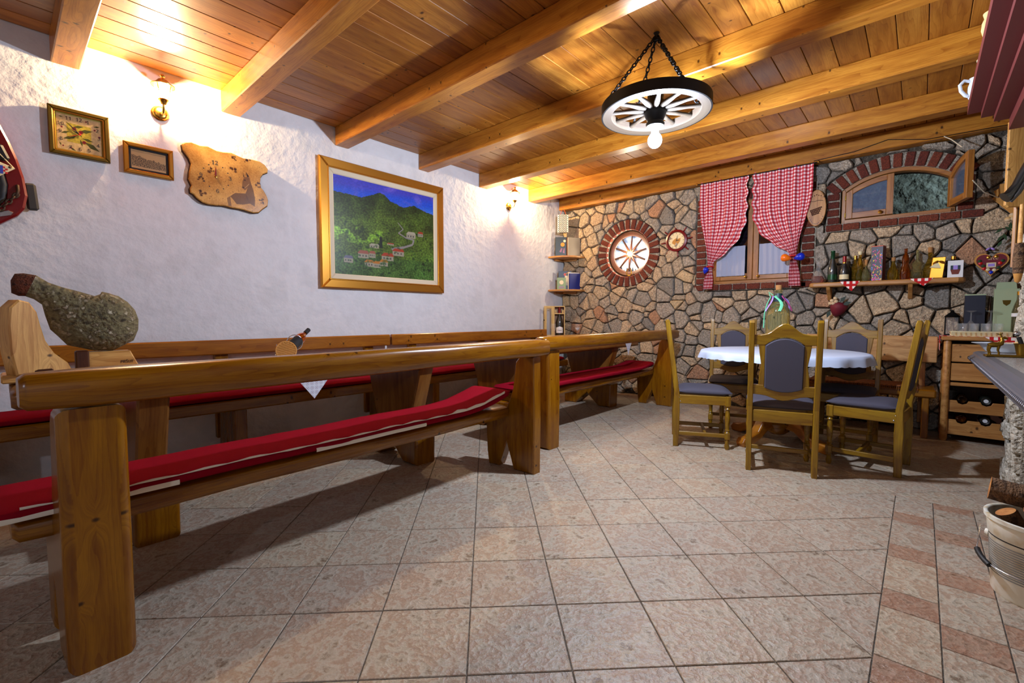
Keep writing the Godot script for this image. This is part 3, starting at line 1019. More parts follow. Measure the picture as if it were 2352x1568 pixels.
func build_stone_wall():
	var w := setting("wall_back", "rubble stone wall of tan and grey stones with deep joints", "wall")
	# bed of mortar, left open at the windows
	var s := stn()
	var hole_x := [[-0.3, 0.70], [0.70, 1.58], [1.58, 2.31], [2.31, 3.27], [3.27, 3.64], [3.64, 4.54], [4.54, 6.7]]
	var holes := {1: [1.59, 2.47], 3: [1.52, 2.52], 5: [2.11, 2.66]}
	for k in hole_x.size():
		var x0: float = hole_x[k][0]
		var x1: float = hole_x[k][1]
		var spans := [[-0.1, 3.1]]
		if holes.has(k): spans = [[-0.1, holes[k][0]], [holes[k][1], 3.1]]
		for sp in spans:
			box_into(s, Vector3(x1 - x0, sp[1] - sp[0], 0.32), 0.0, 0, Vector2.ZERO, xf(Vector3((x0 + x1) / 2, (sp[0] + sp[1]) / 2, -0.16)))
	for side in [-1.0, 1.0]:
		var q := []
		q.append_array(arcpts(0, 0, 0.335, 90, 270, 24) if side < 0 else arcpts(0, 0, 0.335, 90, -90, 24))
		q.append_array([Vector2(0, -0.44), Vector2(side * 0.44, -0.44), Vector2(side * 0.44, 0.44), Vector2(0, 0.44)])
		prism_into(s, PackedVector2Array(q), 0.3, 0.0, 0, Vector2.ZERO, false, xf(Vector3(RW.x, RW.y, -0.15)))
	var ap := PackedVector2Array([Vector2(3.64, 2.70), Vector2(3.64, arch_y(3.64))])
	for k in 17: ap.append(Vector2(3.66 + k * 0.86 / 16.0, arch_y(3.66 + k * 0.86 / 16.0)))
	ap.append(Vector2(4.54, arch_y(4.54)))
	ap.append(Vector2(4.54, 2.70))
	prism_into(s, ap, 0.3, 0.0, 0, Vector2.ZERO, false, xf(Vector3(0, 0, -0.15)))
	part(w, "mortar_bed", fin(s), M.mortar)
	# stones: relaxed random cells
	var R := RandomNumberGenerator.new()
	R.seed = 4242
	var seeds := []
	var nx := 30
	var ny := 19
	for j in range(-1, ny + 1):
		for i in range(-1, nx + 1):
			var dx := 5.15 / nx
			var dy := 2.80 / ny
			seeds.append(Vector2((i + 0.5 + (0.25 if j % 2 == 0 else -0.25) + R.randf_range(-0.5, 0.5)) * dx, (j + 0.5 + R.randf_range(-0.5, 0.5)) * dy))
	var wt := {}
	for a in seeds: wt[a] = R.randf_range(-0.006, 0.006)
	var ring := PackedVector2Array(arcpts(RW.x, RW.y, 0.484, 0, 345, 23))
	var excl := [ring, pv([2.12, 1.44, 3.42, 1.44, 3.42, 2.66, 2.12, 2.66])]
	var ae := [Vector2(3.50, 2.035), Vector2(4.66, 2.035), Vector2(4.66, 2.45)]
	for k in 13:
		var t := 4.62 - k * 1.10 / 12.0
		ae.append(Vector2(t, arch_y(t, ARC_R + 0.15)))
	ae.append(Vector2(3.50, 2.40))
	excl.append(PackedVector2Array(ae))
	var all := []
	var lim := pv([0.005, 0.0, 5.15, 0.0, 5.15, 2.788, 0.005, 2.788])
	for a in seeds:
		if a.x < 0 or a.x > 5.15 or a.y < 0 or a.y > 2.8: continue
		var cell := PackedVector2Array([a + Vector2(-0.6, -0.6), a + Vector2(0.6, -0.6), a + Vector2(0.6, 0.6), a + Vector2(-0.6, 0.6)])
		for c in seeds:
			var d2: float = c.distance_squared_to(a)
			if c == a or d2 > 0.6: continue
			cell = half_plane(cell, a + (c - a) * clampf(0.5 + (wt[a] - wt[c]) / (2.0 * d2), 0.12, 0.88), (c - a).normalized())
		if cell.size() < 3: continue
		var pcs: Array = Array(Geometry2D.intersect_polygons(cell, lim), TYPE_NIL, "", null)
		for e in excl:
			var nxt := []
			for p in pcs:
				for r in Geometry2D.clip_polygons(p, e):
					if not Geometry2D.is_polygon_clockwise(r): nxt.append(r)
			pcs = nxt
		for p in pcs:
			for r in Geometry2D.offset_polygon(p, -0.0034, Geometry2D.JOIN_MITER):
				var ar := 0.0
				for k in r.size(): ar += r[k].cross(r[(k + 1) % r.size()]) * 0.5
				if absf(ar) < 0.0025: continue
				var cx := 0.0
				for v in r: cx += v.x / r.size()
				var warm := clampf(1.0 - (cx - 1.2) / 2.6, 0.12, 0.9)  # tan left, grey right: partly real stone colour, partly warm lamplight put in
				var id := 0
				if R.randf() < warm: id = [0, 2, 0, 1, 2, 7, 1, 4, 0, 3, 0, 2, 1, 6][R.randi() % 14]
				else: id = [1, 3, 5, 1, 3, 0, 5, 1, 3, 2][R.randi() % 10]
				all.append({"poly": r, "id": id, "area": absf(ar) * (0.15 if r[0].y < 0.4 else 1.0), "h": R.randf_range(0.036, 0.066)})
	all.sort_custom(func(a, b): return a.area > b.area)
	rest = stn()
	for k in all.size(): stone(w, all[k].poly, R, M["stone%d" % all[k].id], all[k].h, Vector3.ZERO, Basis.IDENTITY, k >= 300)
	part(w, "small_stones", rest.commit(), M.stone_mix).set_meta("kind", "stuff")

func half_plane(poly: PackedVector2Array, p: Vector2, n: Vector2) -> PackedVector2Array:
	var o := PackedVector2Array()
	var k := poly.size()
	for i in k:
		var a := poly[i]
		var b := poly[(i + 1) % k]
		var da := (a - p).dot(n)
		var db := (b - p).dot(n)
		if da <= 0: o.append(a)
		if (da < 0 and db > 0) or (da > 0 and db < 0): o.append(a + (b - a) * (da / (da - db)))
	return o

# one rubble stone: rough outline, rounded shoulder, tilted uneven face (xy plane, face towards +z)
var rest: SurfaceTool

func stone(parent, poly: PackedVector2Array, R: RandomNumberGenerator, m, h: float, at: Vector3, basis := Basis.IDENTITY, low := false):
	var q := []
	var k := poly.size()
	for i in k:
		var a := poly[i]
		var b := poly[(i + 1) % k]
		var l := a.distance_to(b)
		if l < 0.012: continue
		var cut := minf(0.22, 0.008 / l)
		q.append(a.lerp(b, cut))
		if l > 0.07:
			var nrm := (b - a).orthogonal().normalized()
			q.append(a.lerp(b, 0.5 + R.randf_range(-0.12, 0.12)) + nrm * R.randf_range(-0.006, 0.006))
		q.append(a.lerp(b, 1.0 - cut))
	var n := q.size()
	if n < 4: return
	var c := Vector2.ZERO
	for v in q: c += v / n
	var g := Vector2(R.randf_range(-0.14, 0.14), R.randf_range(-0.14, 0.14))
	var rings := [[], [], []]
	for i in n:
		var d: Vector2 = q[i] - c
		var L := maxf(d.length(), 0.001)
		var p1 := c + d * maxf(0.3, 1.0 - 0.005 / L)
		var p2 := c + d * maxf(0.2, 1.0 - 0.015 / L)
		rings[0].append(Vector3(q[i].x, q[i].y, -0.02))
		rings[1].append(Vector3(p1.x, p1.y, h * 0.74 + g.dot(d) * 0.8 + R.randf_range(-0.003, 0.003)))
		rings[2].append(Vector3(p2.x, p2.y, h + g.dot(p2 - c) + R.randf_range(-0.007, 0.007)))
	var cen := Vector3(c.x, c.y, h + R.randf_range(0.0, 0.010))
	var s := stn()
	if low:
		s = rest
		s.set_color(m.albedo_color.srgb_to_linear())
	for i in n:
		var j := (i + 1) % n
		for r in 2:
			var A: Vector3 = rings[r][i]
			var B: Vector3 = rings[r][j]
			var C: Vector3 = rings[r + 1][j]
			var D: Vector3 = rings[r + 1][i]
			facet(s, A, B, C)
			facet(s, A, C, D)
		facet(s, rings[2][i], rings[2][j], cen)
	if low: return
	var o = part(parent, "stone", s.commit(), m)
	o.transform = Transform3D(basis, at)

func facet(s, a: Vector3, b: Vector3, c: Vector3):
	var n := (b - a).cross(c - a).normalized()
	tri(s, a, b, c, n, Vector2(a.x, a.y), Vector2(b.x, b.y), Vector2(c.x, c.y))

func brick_mesh(w, h, d) -> ArrayMesh:
	var key := "brick%.3f_%.3f_%.3f" % [w, h, d]
	if not cache.has(key): cache[key] = box(Vector3(w, h, d), 0.006)
	return cache[key]

# ------------------------------------------------------------------ windows
func build_windows():
	# round niche with a wagon wheel in it
	var w1 := setting("window_1", "round window with a wagon wheel inside a ring of red bricks", "window")
	for k in 28:
		var a := TAU * k / 28.0
		var p := Vector3(RW.x + cos(a) * 0.406, RW.y + sin(a) * 0.406, 0.005)
		part(w1, "brick", brick_mesh(0.142, 0.066, 0.09), M["brick%d" % (rng.randi() % 3)], p, Vector3(0, 0, rad_to_deg(a) + rng.randf_range(-2, 2)))
	var mr := []
	for sd in [-1.0, 1.0]:
		var q := arcpts(0, 0, 0.337, 90, 90 - 180 * sd, 24)
		var q2 := arcpts(0, 0, 0.476, 90 - 180 * sd, 90, 24)
		q.append_array(q2)
		mr.append([prism(PackedVector2Array(q), 0.03, 0.0), xf(Vector3(RW.x, RW.y, 0.017))])
	part(w1, "joint_mortar", merged(mr), M.mortar_light)
	var rim := []
	for k in 41:
		var t := TAU * k / 40.0
		var row := PackedVector3Array()
		for pr in [[0.255, -0.06], [0.262, -0.035], [0.295, -0.03], [0.305, -0.018], [0.328, -0.02], [0.334, -0.06]]:
			row.append(Vector3(RW.x + cos(t) * pr[0], RW.y + sin(t) * pr[0], pr[1]))
		rim.append(row)
	part(w1, "wheel_rim", surf(rim), M.dark_wood)
	for k in 10:
		var a := TAU * (k + 0.35) / 10.0
		part(w1, "spoke", lathe([0.0, 0.03, 0.013, 0.03, 0.016, 0.10, 0.010, 0.262, 0, 0.262], 8), M.dark_wood, Vector3(RW.x, RW.y, -0.055), Vector3(0, 0, rad_to_deg(a) - 90))
	part(w1, "hub", lathe([0, 0, 0.045, 0, 0.045, 0.02, 0.03, 0.03, 0, 0.03], 16), M.dark_wood, Vector3(RW.x, RW.y, -0.07), Vector3(90, 0, 0))
	var disc := []
	for k in 33:
		var t := TAU * k / 32.0
		disc.append(PackedVector3Array([Vector3(RW.x, RW.y, -0.115), Vector3(RW.x + cos(t) * 0.34, RW.y + sin(t) * 0.34, -0.115)]))
	part(w1, "back_panel", disc_mesh(0.34), M.mural, Vector3(RW.x, RW.y, -0.115))
	part(w1, "backing", lathe([0, 0, 0.45, 0, 0.45, -0.02, 0, -0.02], 32), M.mortar, Vector3(RW.x, RW.y, -0.125), Vector3(90, 0, 0))
	part(w1, "bulb", lathe(sphere_prof(0.032), 16), M.bulb_warm, Vector3(RW.x, RW.y, -0.02))
	omni("window_bulb_light", Vector3(RW.x, RW.y, -0.02), Color(1.0, 0.93, 0.82), 0.8, 0.03, w1)
	# window with curtains
	var w2 := setting("window_2", "two-leaf wooden window behind red checked curtains with brick surround", "window")
	var y := 1.452
	while y < 2.62:
		part(w2, "brick", brick_mesh(0.115, 0.068, 0.1), M["brick%d" % (rng.randi() % 3)], Vector3(2.188 - (0.03 if y < 1.5 else 0.0), y + 0.034, 0.0), Vector3(0, 0, rng.randf_range(-0.6, 0.6)))
		part(w2, "brick", brick_mesh(0.115, 0.068, 0.1), M["brick%d" % (rng.randi() % 3)], Vector3(3.355, y + 0.034, 0.0), Vector3(0, 0, rng.randf_range(-0.6, 0.6)))
		y += 0.0835
	for k in 7:
		part(w2, "brick", brick_mesh(0.145, 0.068, 0.1), M["brick%d" % (rng.randi() % 3)], Vector3(2.335 + k * 0.157, 1.486, 0.0))
	for k in 12:
		part(w2, "brick", brick_mesh(0.07, 0.125, 0.1), M["brick%d" % (rng.randi() % 3)], Vector3(2.30 + k * 0.087, 2.595, -0.005))
	part(w2, "joint_mortar", merged([[box(Vector3(0.13, 1.24, 0.03), 0), xf(Vector3(2.19, 2.05, 0.015))], [box(Vector3(0.14, 1.24, 0.03), 0), xf(Vector3(3.355, 2.05, 0.015))], [box(Vector3(1.2, 0.08, 0.03), 0), xf(Vector3(2.77, 1.486, 0.015))], [box(Vector3(1.2, 0.14, 0.03), 0), xf(Vector3(2.77, 2.6, 0.012))]]), M.mortar_light)
	var fw: StandardMaterial3D = M.frame_wood
	for b in [[2.335, 2.03, 0.05, 1.0], [3.245, 2.03, 0.05, 1.0]]:
		part(w2, "frame", box(Vector3(b[2], b[3], 0.08), 0.004, 1, roff()), fw, Vector3(b[0], b[1], -0.02))
	for b in [[2.79, 1.545, 0.86, 0.04], [2.79, 2.51, 0.86, 0.04]]:
		part(w2, "frame", box(Vector3(b[2], b[3], 0.08), 0.004, 0, roff()), fw, Vector3(b[0], b[1], -0.02))
	for k in 2:
		var x0 := 2.362 + k * 0.43
		var leaf := Node3D.new()
		leaf.name = "casement"
		w2.add_child(leaf, true)
		leaf.position = Vector3(x0, 1.567, 0.01)
		for b in [[0.03, 0.462, 0.06, 0.924], [0.396, 0.462, 0.06, 0.924]]:
			part(leaf, "stile", box(Vector3(b[2], b[3], 0.045), 0.004, 1, roff()), fw, Vector3(b[0], b[1], 0))
		for b in [[0.213, 0.04, 0.306, 0.08], [0.213, 0.89, 0.306, 0.07]]:
			part(leaf, "rail", box(Vector3(b[2], b[3], 0.045), 0.004, 0, roff()), fw, Vector3(b[0], b[1], 0))
		part(leaf, "pane", box(Vector3(0.31, 0.79, 0.006), 0), M.pane_dark, Vector3(0.213, 0.465, -0.01))
		part(leaf, "knob", lathe([0, 0, 0.016, 0, 0.014, 0.006, 0.006, 0.012, 0.006, 0.02, 0.014, 0.026, 0.014, 0.034, 0, 0.04], 12), M.brass, Vector3(0.36 if k == 0 else 0.066, 0.035, 0.022), Vector3(90, 0, 0))
	for k in 2:
		var x0: float = [2.38, 2.865][k]
		var rows := []
		for i in 21:
			var r := PackedVector3Array()
			for j in 6: r.append(Vector3(i * 0.0165, j * 0.072, 0.006 * sin(i * 1.7 + j * 0.2) + 0.002 * sin(j * 2.0)))
			rows.append(r)
		single("half_curtain", surf(rows), M.sheer, "sheer white half curtain on the casement %s" % ["behind the narrower gingham curtain", "behind the wide gingham curtain"][k], "curtain", Vector3(x0, 1.62, 0.05), Vector3.ZERO, "sheer half curtains")
	drape("checked_curtain", 2.19, 2.745, 2.33, 1.735, 0.055, "narrower red gingham curtain tied back with one blue balloon", -1)
	drape("checked_curtain", 2.80, 3.40, 3.235, 1.79, 0.06, "wide red gingham curtain tied back with orange and blue balloons", 1)
	var rod := thing("curtain_rod", "thin dark curtain rod under the wall plate beam", "curtain rod", Vector3(2.8, 2.782, 0.155))
	part(rod, "rod", lathe([0, -0.64, 0.006, -0.64, 0.006, 0.64, 0, 0.64], 8), M.iron, Vector3.ZERO, Vector3(0, 0, 90))
	for sx in [-1, 1]: part(rod, "finial", lathe(sphere_prof(0.014), 10), M.brass, Vector3(sx * 0.645, 0, 0))
	balloon(Vector3(2.30, 1.70, 0.20), M.blue_balloon, "blue balloon tied to the narrower checked curtain", 0.034, -20)
	balloon(Vector3(3.17, 1.775, 0.22), M.orange_balloon, "orange balloon tied to the wide checked curtain", 0.043, 75)
	balloon(Vector3(3.315, 1.775, 0.22), M.blue_balloon, "blue balloon tied to the wide checked curtain", 0.043, -75)
	# arched window, one leaf standing open
	var w3 := setting("window_3", "small arched wooden window in red bricks with one leaf standing open", "window")
	for k in 8:
		var x := 3.588 + k * 0.152
		part(w3, "brick", brick_mesh(0.142, 0.066, 0.1), M["brick%d" % (rng.randi() % 3)], Vector3(x, 2.075, 0.0), Vector3(0, 0, rng.randf_range(-0.5, 0.5)))
	y = 2.118
	while y < 2.42:
		part(w3, "brick", brick_mesh(0.105, 0.066, 0.1), M["brick%d" % (rng.randi() % 3)], Vector3(3.575 + (0.0 if int(y * 100) % 2 == 0 else 0.006), y + 0.035, 0.0), Vector3(0, 0, rng.randf_range(-0.6, 0.6)))
		part(w3, "brick", brick_mesh(0.105, 0.066, 0.1), M["brick%d" % (rng.randi() % 3)], Vector3(4.60, y + 0.035, 0.0), Vector3(0, 0, rng.randf_range(-0.6, 0.6)))
		y += 0.083
	for k in 13:
		var a := deg_to_rad(lerpf(131, 48, k / 12.0))
		var p := Vector3(ARC_C.x + cos(a) * (ARC_R + 0.068), ARC_C.y + sin(a) * (ARC_R + 0.068), 0.0)
		part(w3, "brick", brick_mesh(0.135, 0.068, 0.1), M["brick%d" % (rng.randi() % 3)], p, Vector3(0, 0, rad_to_deg(a)))
	var jm := [[box(Vector3(1.2, 0.08, 0.03), 0), xf(Vector3(4.11, 2.075, 0.015))], [box(Vector3(0.12, 0.36, 0.03), 0), xf(Vector3(3.576, 2.28, 0.015))], [box(Vector3(0.12, 0.36, 0.03), 0), xf(Vector3(4.60, 2.28, 0.015))]]
	var aq := arcpts(ARC_C.x, ARC_C.y, ARC_R, 133, 46, 20)
	aq.append_array(arcpts(ARC_C.x, ARC_C.y, ARC_R + 0.14, 46, 133, 20))
	jm.append([prism(PackedVector2Array(aq), 0.03, 0), xf(Vector3(0, 0, 0.015))])
	part(w3, "joint_mortar", merged(jm), M.mortar_light)
	var fq := arcpts(ARC_C.x, ARC_C.y, ARC_R - 0.035, 127, 53, 16)
	fq.append_array(arcpts(ARC_C.x, ARC_C.y, ARC_R + 0.004, 53, 127, 16))
	part(w3, "frame_head", prism(PackedVector2Array(fq), 0.09, 0.004, 0, roff()), fw, Vector3(0, 0, -0.035))
	part(w3, "frame_sill", box(Vector3(0.88, 0.04, 0.09), 0.004, 0, roff()), fw, Vector3(4.09, 2.135, -0.035))
	part(w3, "frame_jamb", box(Vector3(0.035, 0.36, 0.09), 0.004, 1, roff()), fw, Vector3(3.665, 2.29, -0.035))
	part(w3, "frame_jamb", box(Vector3(0.035, 0.36, 0.09), 0.004, 1, roff()), fw, Vector3(4.515, 2.29, -0.035))
	arch_leaf(w3, 3.685, 4.075, Transform3D(Basis.IDENTITY, Vector3(0, 0, 0.0)), true)
	var hinge := Vector3(4.495, 0, 0.02)
	var turn := Basis(Vector3.UP, deg_to_rad(106))
	arch_leaf(w3, 4.095, 4.495, Transform3D(turn, hinge - turn * Vector3(4.495, 0, 0)), false)
	# yard wall outside, seen through the open leaf
	var yw := setting("wall_outside", "grey green concrete wall outside the arched window", "wall")
	part(yw, "render", box(Vector3(9, 5, 0.3), 0), M.concrete, Vector3(4, 2, -1.9))
	var yl := thing("yard_lamp", "added unseen lamp brightening the yard outside the arched window", "lamp", Vector3(5.4, 2.9, -1.2))  # unseen lamp, added to brighten the yard wall
	part(yl, "lamp_body", lathe([0, 0, 0.05, 0, 0.06, 0.05, 0.02, 0.08, 0, 0.08], 12), M.iron, Vector3(0, 0.04, 0))
	part(yl, "lamp_bulb", lathe(sphere_prof(0.03), 12), M.bulb_cool, Vector3.ZERO)
	omni("yard_light", Vector3.ZERO, Color(0.85, 0.95, 1.0), 2.6, 0.03, yl)

func disc_mesh(r: float) -> ArrayMesh:
	var s := stn()
	for k in 32:
		var a := TAU * k / 32.0
		var b := TAU * (k + 1) / 32.0
		var pa := Vector3(cos(a), sin(a), 0)
		var pb := Vector3(cos(b), sin(b), 0)
		tri(s, Vector3.ZERO, pa * r, pb * r, Vector3(0, 0, 1), Vector2(0.5, 0.5), Vector2(0.5 + pa.x * 0.5, 0.5 - pa.y * 0.5), Vector2(0.5 + pb.x * 0.5, 0.5 - pb.y * 0.5))
	return fin(s)

func sphere_prof(r: float, sy := 1.0, n := 10) -> Array:
	var o := []
	for i in n + 1:
		var a := -PI / 2 + PI * i / n
		o.append(maxf(0.0, r * cos(a)))
		o.append(r * sin(a) * sy)
	return o

func arch_leaf(w3, x0: float, x1: float, t: Transform3D, closed: bool):
	var leaf := Node3D.new()
	leaf.name = "casement"
	w3.add_child(leaf, true)
	leaf.transform = t
	var fw: StandardMaterial3D = M.frame_wood
	var yb := 2.16
	var top := func(x): return arch_y(x, ARC_R - 0.045)
	for b in [[x0, x0 + 0.055], [x1 - 0.055, x1]]:
		var q := PackedVector2Array([Vector2(b[0], yb), Vector2(b[1], yb), Vector2(b[1], top.call(b[1])), Vector2(b[0], top.call(b[0]))])
		part(leaf, "stile", prism(q, 0.045, 0.003, 1, roff()), fw)
	part(leaf, "rail", box(Vector3(x1 - x0 - 0.11, 0.06, 0.045), 0.003, 0, roff()), fw, Vector3((x0 + x1) / 2, yb + 0.03, 0))
	var q2 := PackedVector2Array()
	for k in 9: q2.append(Vector2(lerpf(x0 + 0.055, x1 - 0.055, k / 8.0), top.call(lerpf(x0 + 0.055, x1 - 0.055, k / 8.0))))
	for k in 9:
		var x := lerpf(x1 - 0.055, x0 + 0.055, k / 8.0)
		q2.append(Vector2(x, top.call(x) - 0.055))
	part(leaf, "rail", prism(q2, 0.045, 0.003, 0, roff()), fw)
	var q3 := PackedVector2Array([Vector2(x0 + 0.05, yb + 0.05), Vector2(x1 - 0.05, yb + 0.05)])
	for k in 9:
		var x := lerpf(x1 - 0.05, x0 + 0.05, k / 8.0)
		q3.append(Vector2(x, top.call(x) - 0.05))
	part(leaf, "pane", prism(q3, 0.006, 0), M.pane)
	if closed:
		part(leaf, "knob", lathe([0, 0, 0.018, 0, 0.018, 0.006, 0.007, 0.012, 0.007, 0.02, 0.016, 0.026, 0.016, 0.036, 0, 0.042], 12), M.brass, Vector3(x1 - 0.1, yb + 0.03, 0.022), Vector3(90, 0, 0))
		for yy in [2.2, 2.38]: part(leaf, "hinge", box(Vector3(0.012, 0.05, 0.03), 0.003), M.old_brass, Vector3(x0 - 0.004, yy, 0.016))

# gathered curtain: hangs from x0..x1, drawn in at the tie, short tail below
func drape(called, x0, x1, tx, ty, tw, label, side):
	var rows := []
	var ytop := 2.80
	var ybot := 1.465
	var nr := 44
	var nc := 60
	var centre: float = (x0 + x1) / 2.0
	for i in nr + 1:
		var t := float(i) / nr
		var yy := lerpf(ytop, ybot, t)
		var r := PackedVector3Array()
		for j in nc + 1:
			var u := float(j) / nc
			var x: float = lerpf(x0, x1, u)
			var y := yy
			var amp := 0.014
			var inner := u if side > 0 else 1.0 - u        # 1 = side next to the tie
			var fall: float = 1.0 - inner
			if yy > ty:
				var k: float = (ytop - yy) / (ytop - ty)
				var pull := smoothstep(0.25, 1.0, k)
				pull = pow(pull, lerpf(1.0, 2.6, fall))
				x = lerpf(x, tx + (u - 0.5) * tw, pull)
				y -= 0.10 * fall * sin(k * PI) * smoothstep(0.4, 0.9, k)
				amp = lerpf(0.014, 0.024, k * (1.0 - k) * 2.0)
				if fall > 0.9: x -= side * 0.012 * sin(k * 40.0)
			else:
				var k2: float = (ty - yy) / (ty - ybot)
				x = tx + (u - 0.5) * lerpf(tw, 0.115, smoothstep(0.0, 0.7, k2)) + side * 0.02 * k2
				amp = lerpf(0.020, 0.014, k2)
			var z := 0.135 + amp * sin(u * 46.0 + 0.6 * sin(t * 5.0)) + 0.006 * sin(u * 19.0 + t * 7.0)
			r.append(Vector3(x, y, z))
		rows.append(r)
	# uv in cloth units so that the checks follow the folds
	var s := stn()
	var width: float = (x1 - x0) * 1.25
	for i in nr:
		for j in nc:
			var A: Vector3 = rows[i][j]
			var B: Vector3 = rows[i][j + 1]
			var C: Vector3 = rows[i + 1][j + 1]
			var D: Vector3 = rows[i + 1][j]
			var ua := Vector2(j * width / nc, i * 1.335 / nr)
			var ub := Vector2((j + 1) * width / nc, i * 1.335 / nr)
			var uc := Vector2((j + 1) * width / nc, (i + 1) * 1.335 / nr)
			var ud := Vector2(j * width / nc, (i + 1) * 1.335 / nr)
			s.set_smooth_group(0)
			for v in [[A, ua], [B, ub], [C, uc], [A, ua], [C, uc], [D, ud]]:
				s.set_uv(v[1])
				s.add_vertex(v[0])
	s.index()
	s.generate_normals()
	var o = thing(called, label, "curtain", Vector3.ZERO, 0, "red gingham curtains")
	part(o, "cloth", fin(s), M.gingham)
	var band := []
	for k in 14:
		var a := TAU * k / 14.0
		band.append(Vector3(tx + cos(a) * (tw * 0.5 + 0.012), ty + 0.01 * sin(a), 0.135 + sin(a) * 0.04))
	part(o, "tie_ribbon", tube(band, 0.009, 6, true), M.red)

func balloon(at, m, label, r, tilt):
	var t := thing("balloon", label, "balloon", at, 0, "balloons on the curtain ties")
	part(t, "skin", lathe([0, -1.35 * r, 0.3 * r, -1.25 * r, 0.62 * r, -0.85 * r, 0.9 * r, -0.3 * r, r, 0.15 * r, 0.93 * r, 0.55 * r, 0.6 * r, 0.9 * r, 0, 1.05 * r], 16), m, Vector3.ZERO, Vector3(0, 0, tilt))
	part(t, "knot", lathe([0, 0, 0.2 * r, 0, 0.1 * r, 0.2 * r, 0, 0.25 * r], 8), m, Basis(Vector3.BACK, deg_to_rad(tilt)) * Vector3(0, -1.45 * r, 0), Vector3(0, 0, tilt))

# ------------------------------------------------------------------ lamps
func chain_mesh(a: Vector3, b: Vector3, link := 0.03, wire := 0.0032) -> ArrayMesh:
	var d := b - a
	var n := int(d.length() / (link * 0.78))
	var dir := d.normalized()
	var side := dir.cross(Vector3(0.3, 0.1, 1)).normalized()
	var oth := dir.cross(side)
	var s := stn()
	for i in n + 1:
		var c := a + d * (float(i) / n)
		var w: Vector3 = side if i % 2 == 0 else oth
		var pts := []
		for k in 10:
			var t := TAU * k / 10.0
			pts.append(c + dir * cos(t) * link * 0.5 + w * sin(t) * link * 0.30)
		tube_into(s, pts, wire, 5, true)
	return fin(s)

func build_lamps():
	var c := Vector3(2.98, 0, 3.18)
	var ch := thing("wheel_chandelier", "wagon wheel chandelier hanging on four black chains from the ceiling", "chandelier", Vector3(2.98, 2.44, 3.18))
	part(ch, "tyre", lathe([0.338, 0.0, 0.347, 0.0, 0.347, 0.068, 0.338, 0.068, 0.338, 0.0], 56), M.iron)
	part(ch, "felloe", lathe([0.282, 0.004, 0.338, 0.0, 0.338, 0.066, 0.282, 0.062, 0.282, 0.004], 56), M.wheel)
	for k in 12:
		var a := 360.0 * k / 12.0
		part(ch, "spoke", lathe([0, 0.04, 0.016, 0.045, 0.019, 0.12, 0.013, 0.20, 0.016, 0.285, 0, 0.285], 8), M.wheel, Vector3(0, 0.034, 0), Vector3(90, a, 0))
	part(ch, "hub", lathe([0, -0.075, 0.055, -0.075, 0.06, -0.06, 0.05, -0.045, 0.068, 0.0, 0.07, 0.07, 0.05, 0.09, 0.052, 0.12, 0, 0.125], 24), M.iron)
	part(ch, "socket", lathe([0, -0.115, 0.024, -0.115, 0.028, -0.075, 0, -0.075], 16), M.white_plastic)
	part(ch, "bulb", lathe(sphere_prof(0.046, 1.1, 14), 24), M.bulb_cool, Vector3(0, -0.165, 0))
	omni("bulb_light", Vector3(0, -0.165, 0), Color(0.86, 0.91, 1.0), LAMP_COOL, 0.046, ch)
	for k in 4:
		var a := deg_to_rad(38 + 90 * k)
		part(ch, "chain", chain_mesh(Vector3(cos(a) * 0.328, 0.07, sin(a) * 0.328), Vector3(cos(a) * 0.012, 0.485, sin(a) * 0.012), 0.036, 0.0045), M.iron)
	part(ch, "hook", lathe([0, 0.47, 0.012, 0.475, 0.008, 0.50, 0.02, 0.518, 0, 0.52], 12), M.iron)
	sconce(Vector3(0, 2.645, 5.235), "brass wall lantern above the small framed engraving")
	sconce(Vector3(0, 2.645, 1.33), "brass wall lantern between the gold framed painting and the corner")
	# added unseen fill lamp behind the camera, a copy of the wheel chandelier
	var b2 = copy(ch, Vector3(4.6, 2.44, 7.9), 0.3, "added unseen wagon wheel fill lamp over the rear part of the room")
	b2.get_node("bulb_light").light_energy = REAR_FILL

const LAMP_COOL := 8.0
const LAMP_WARM := 4.2
const REAR_FILL := 1.5

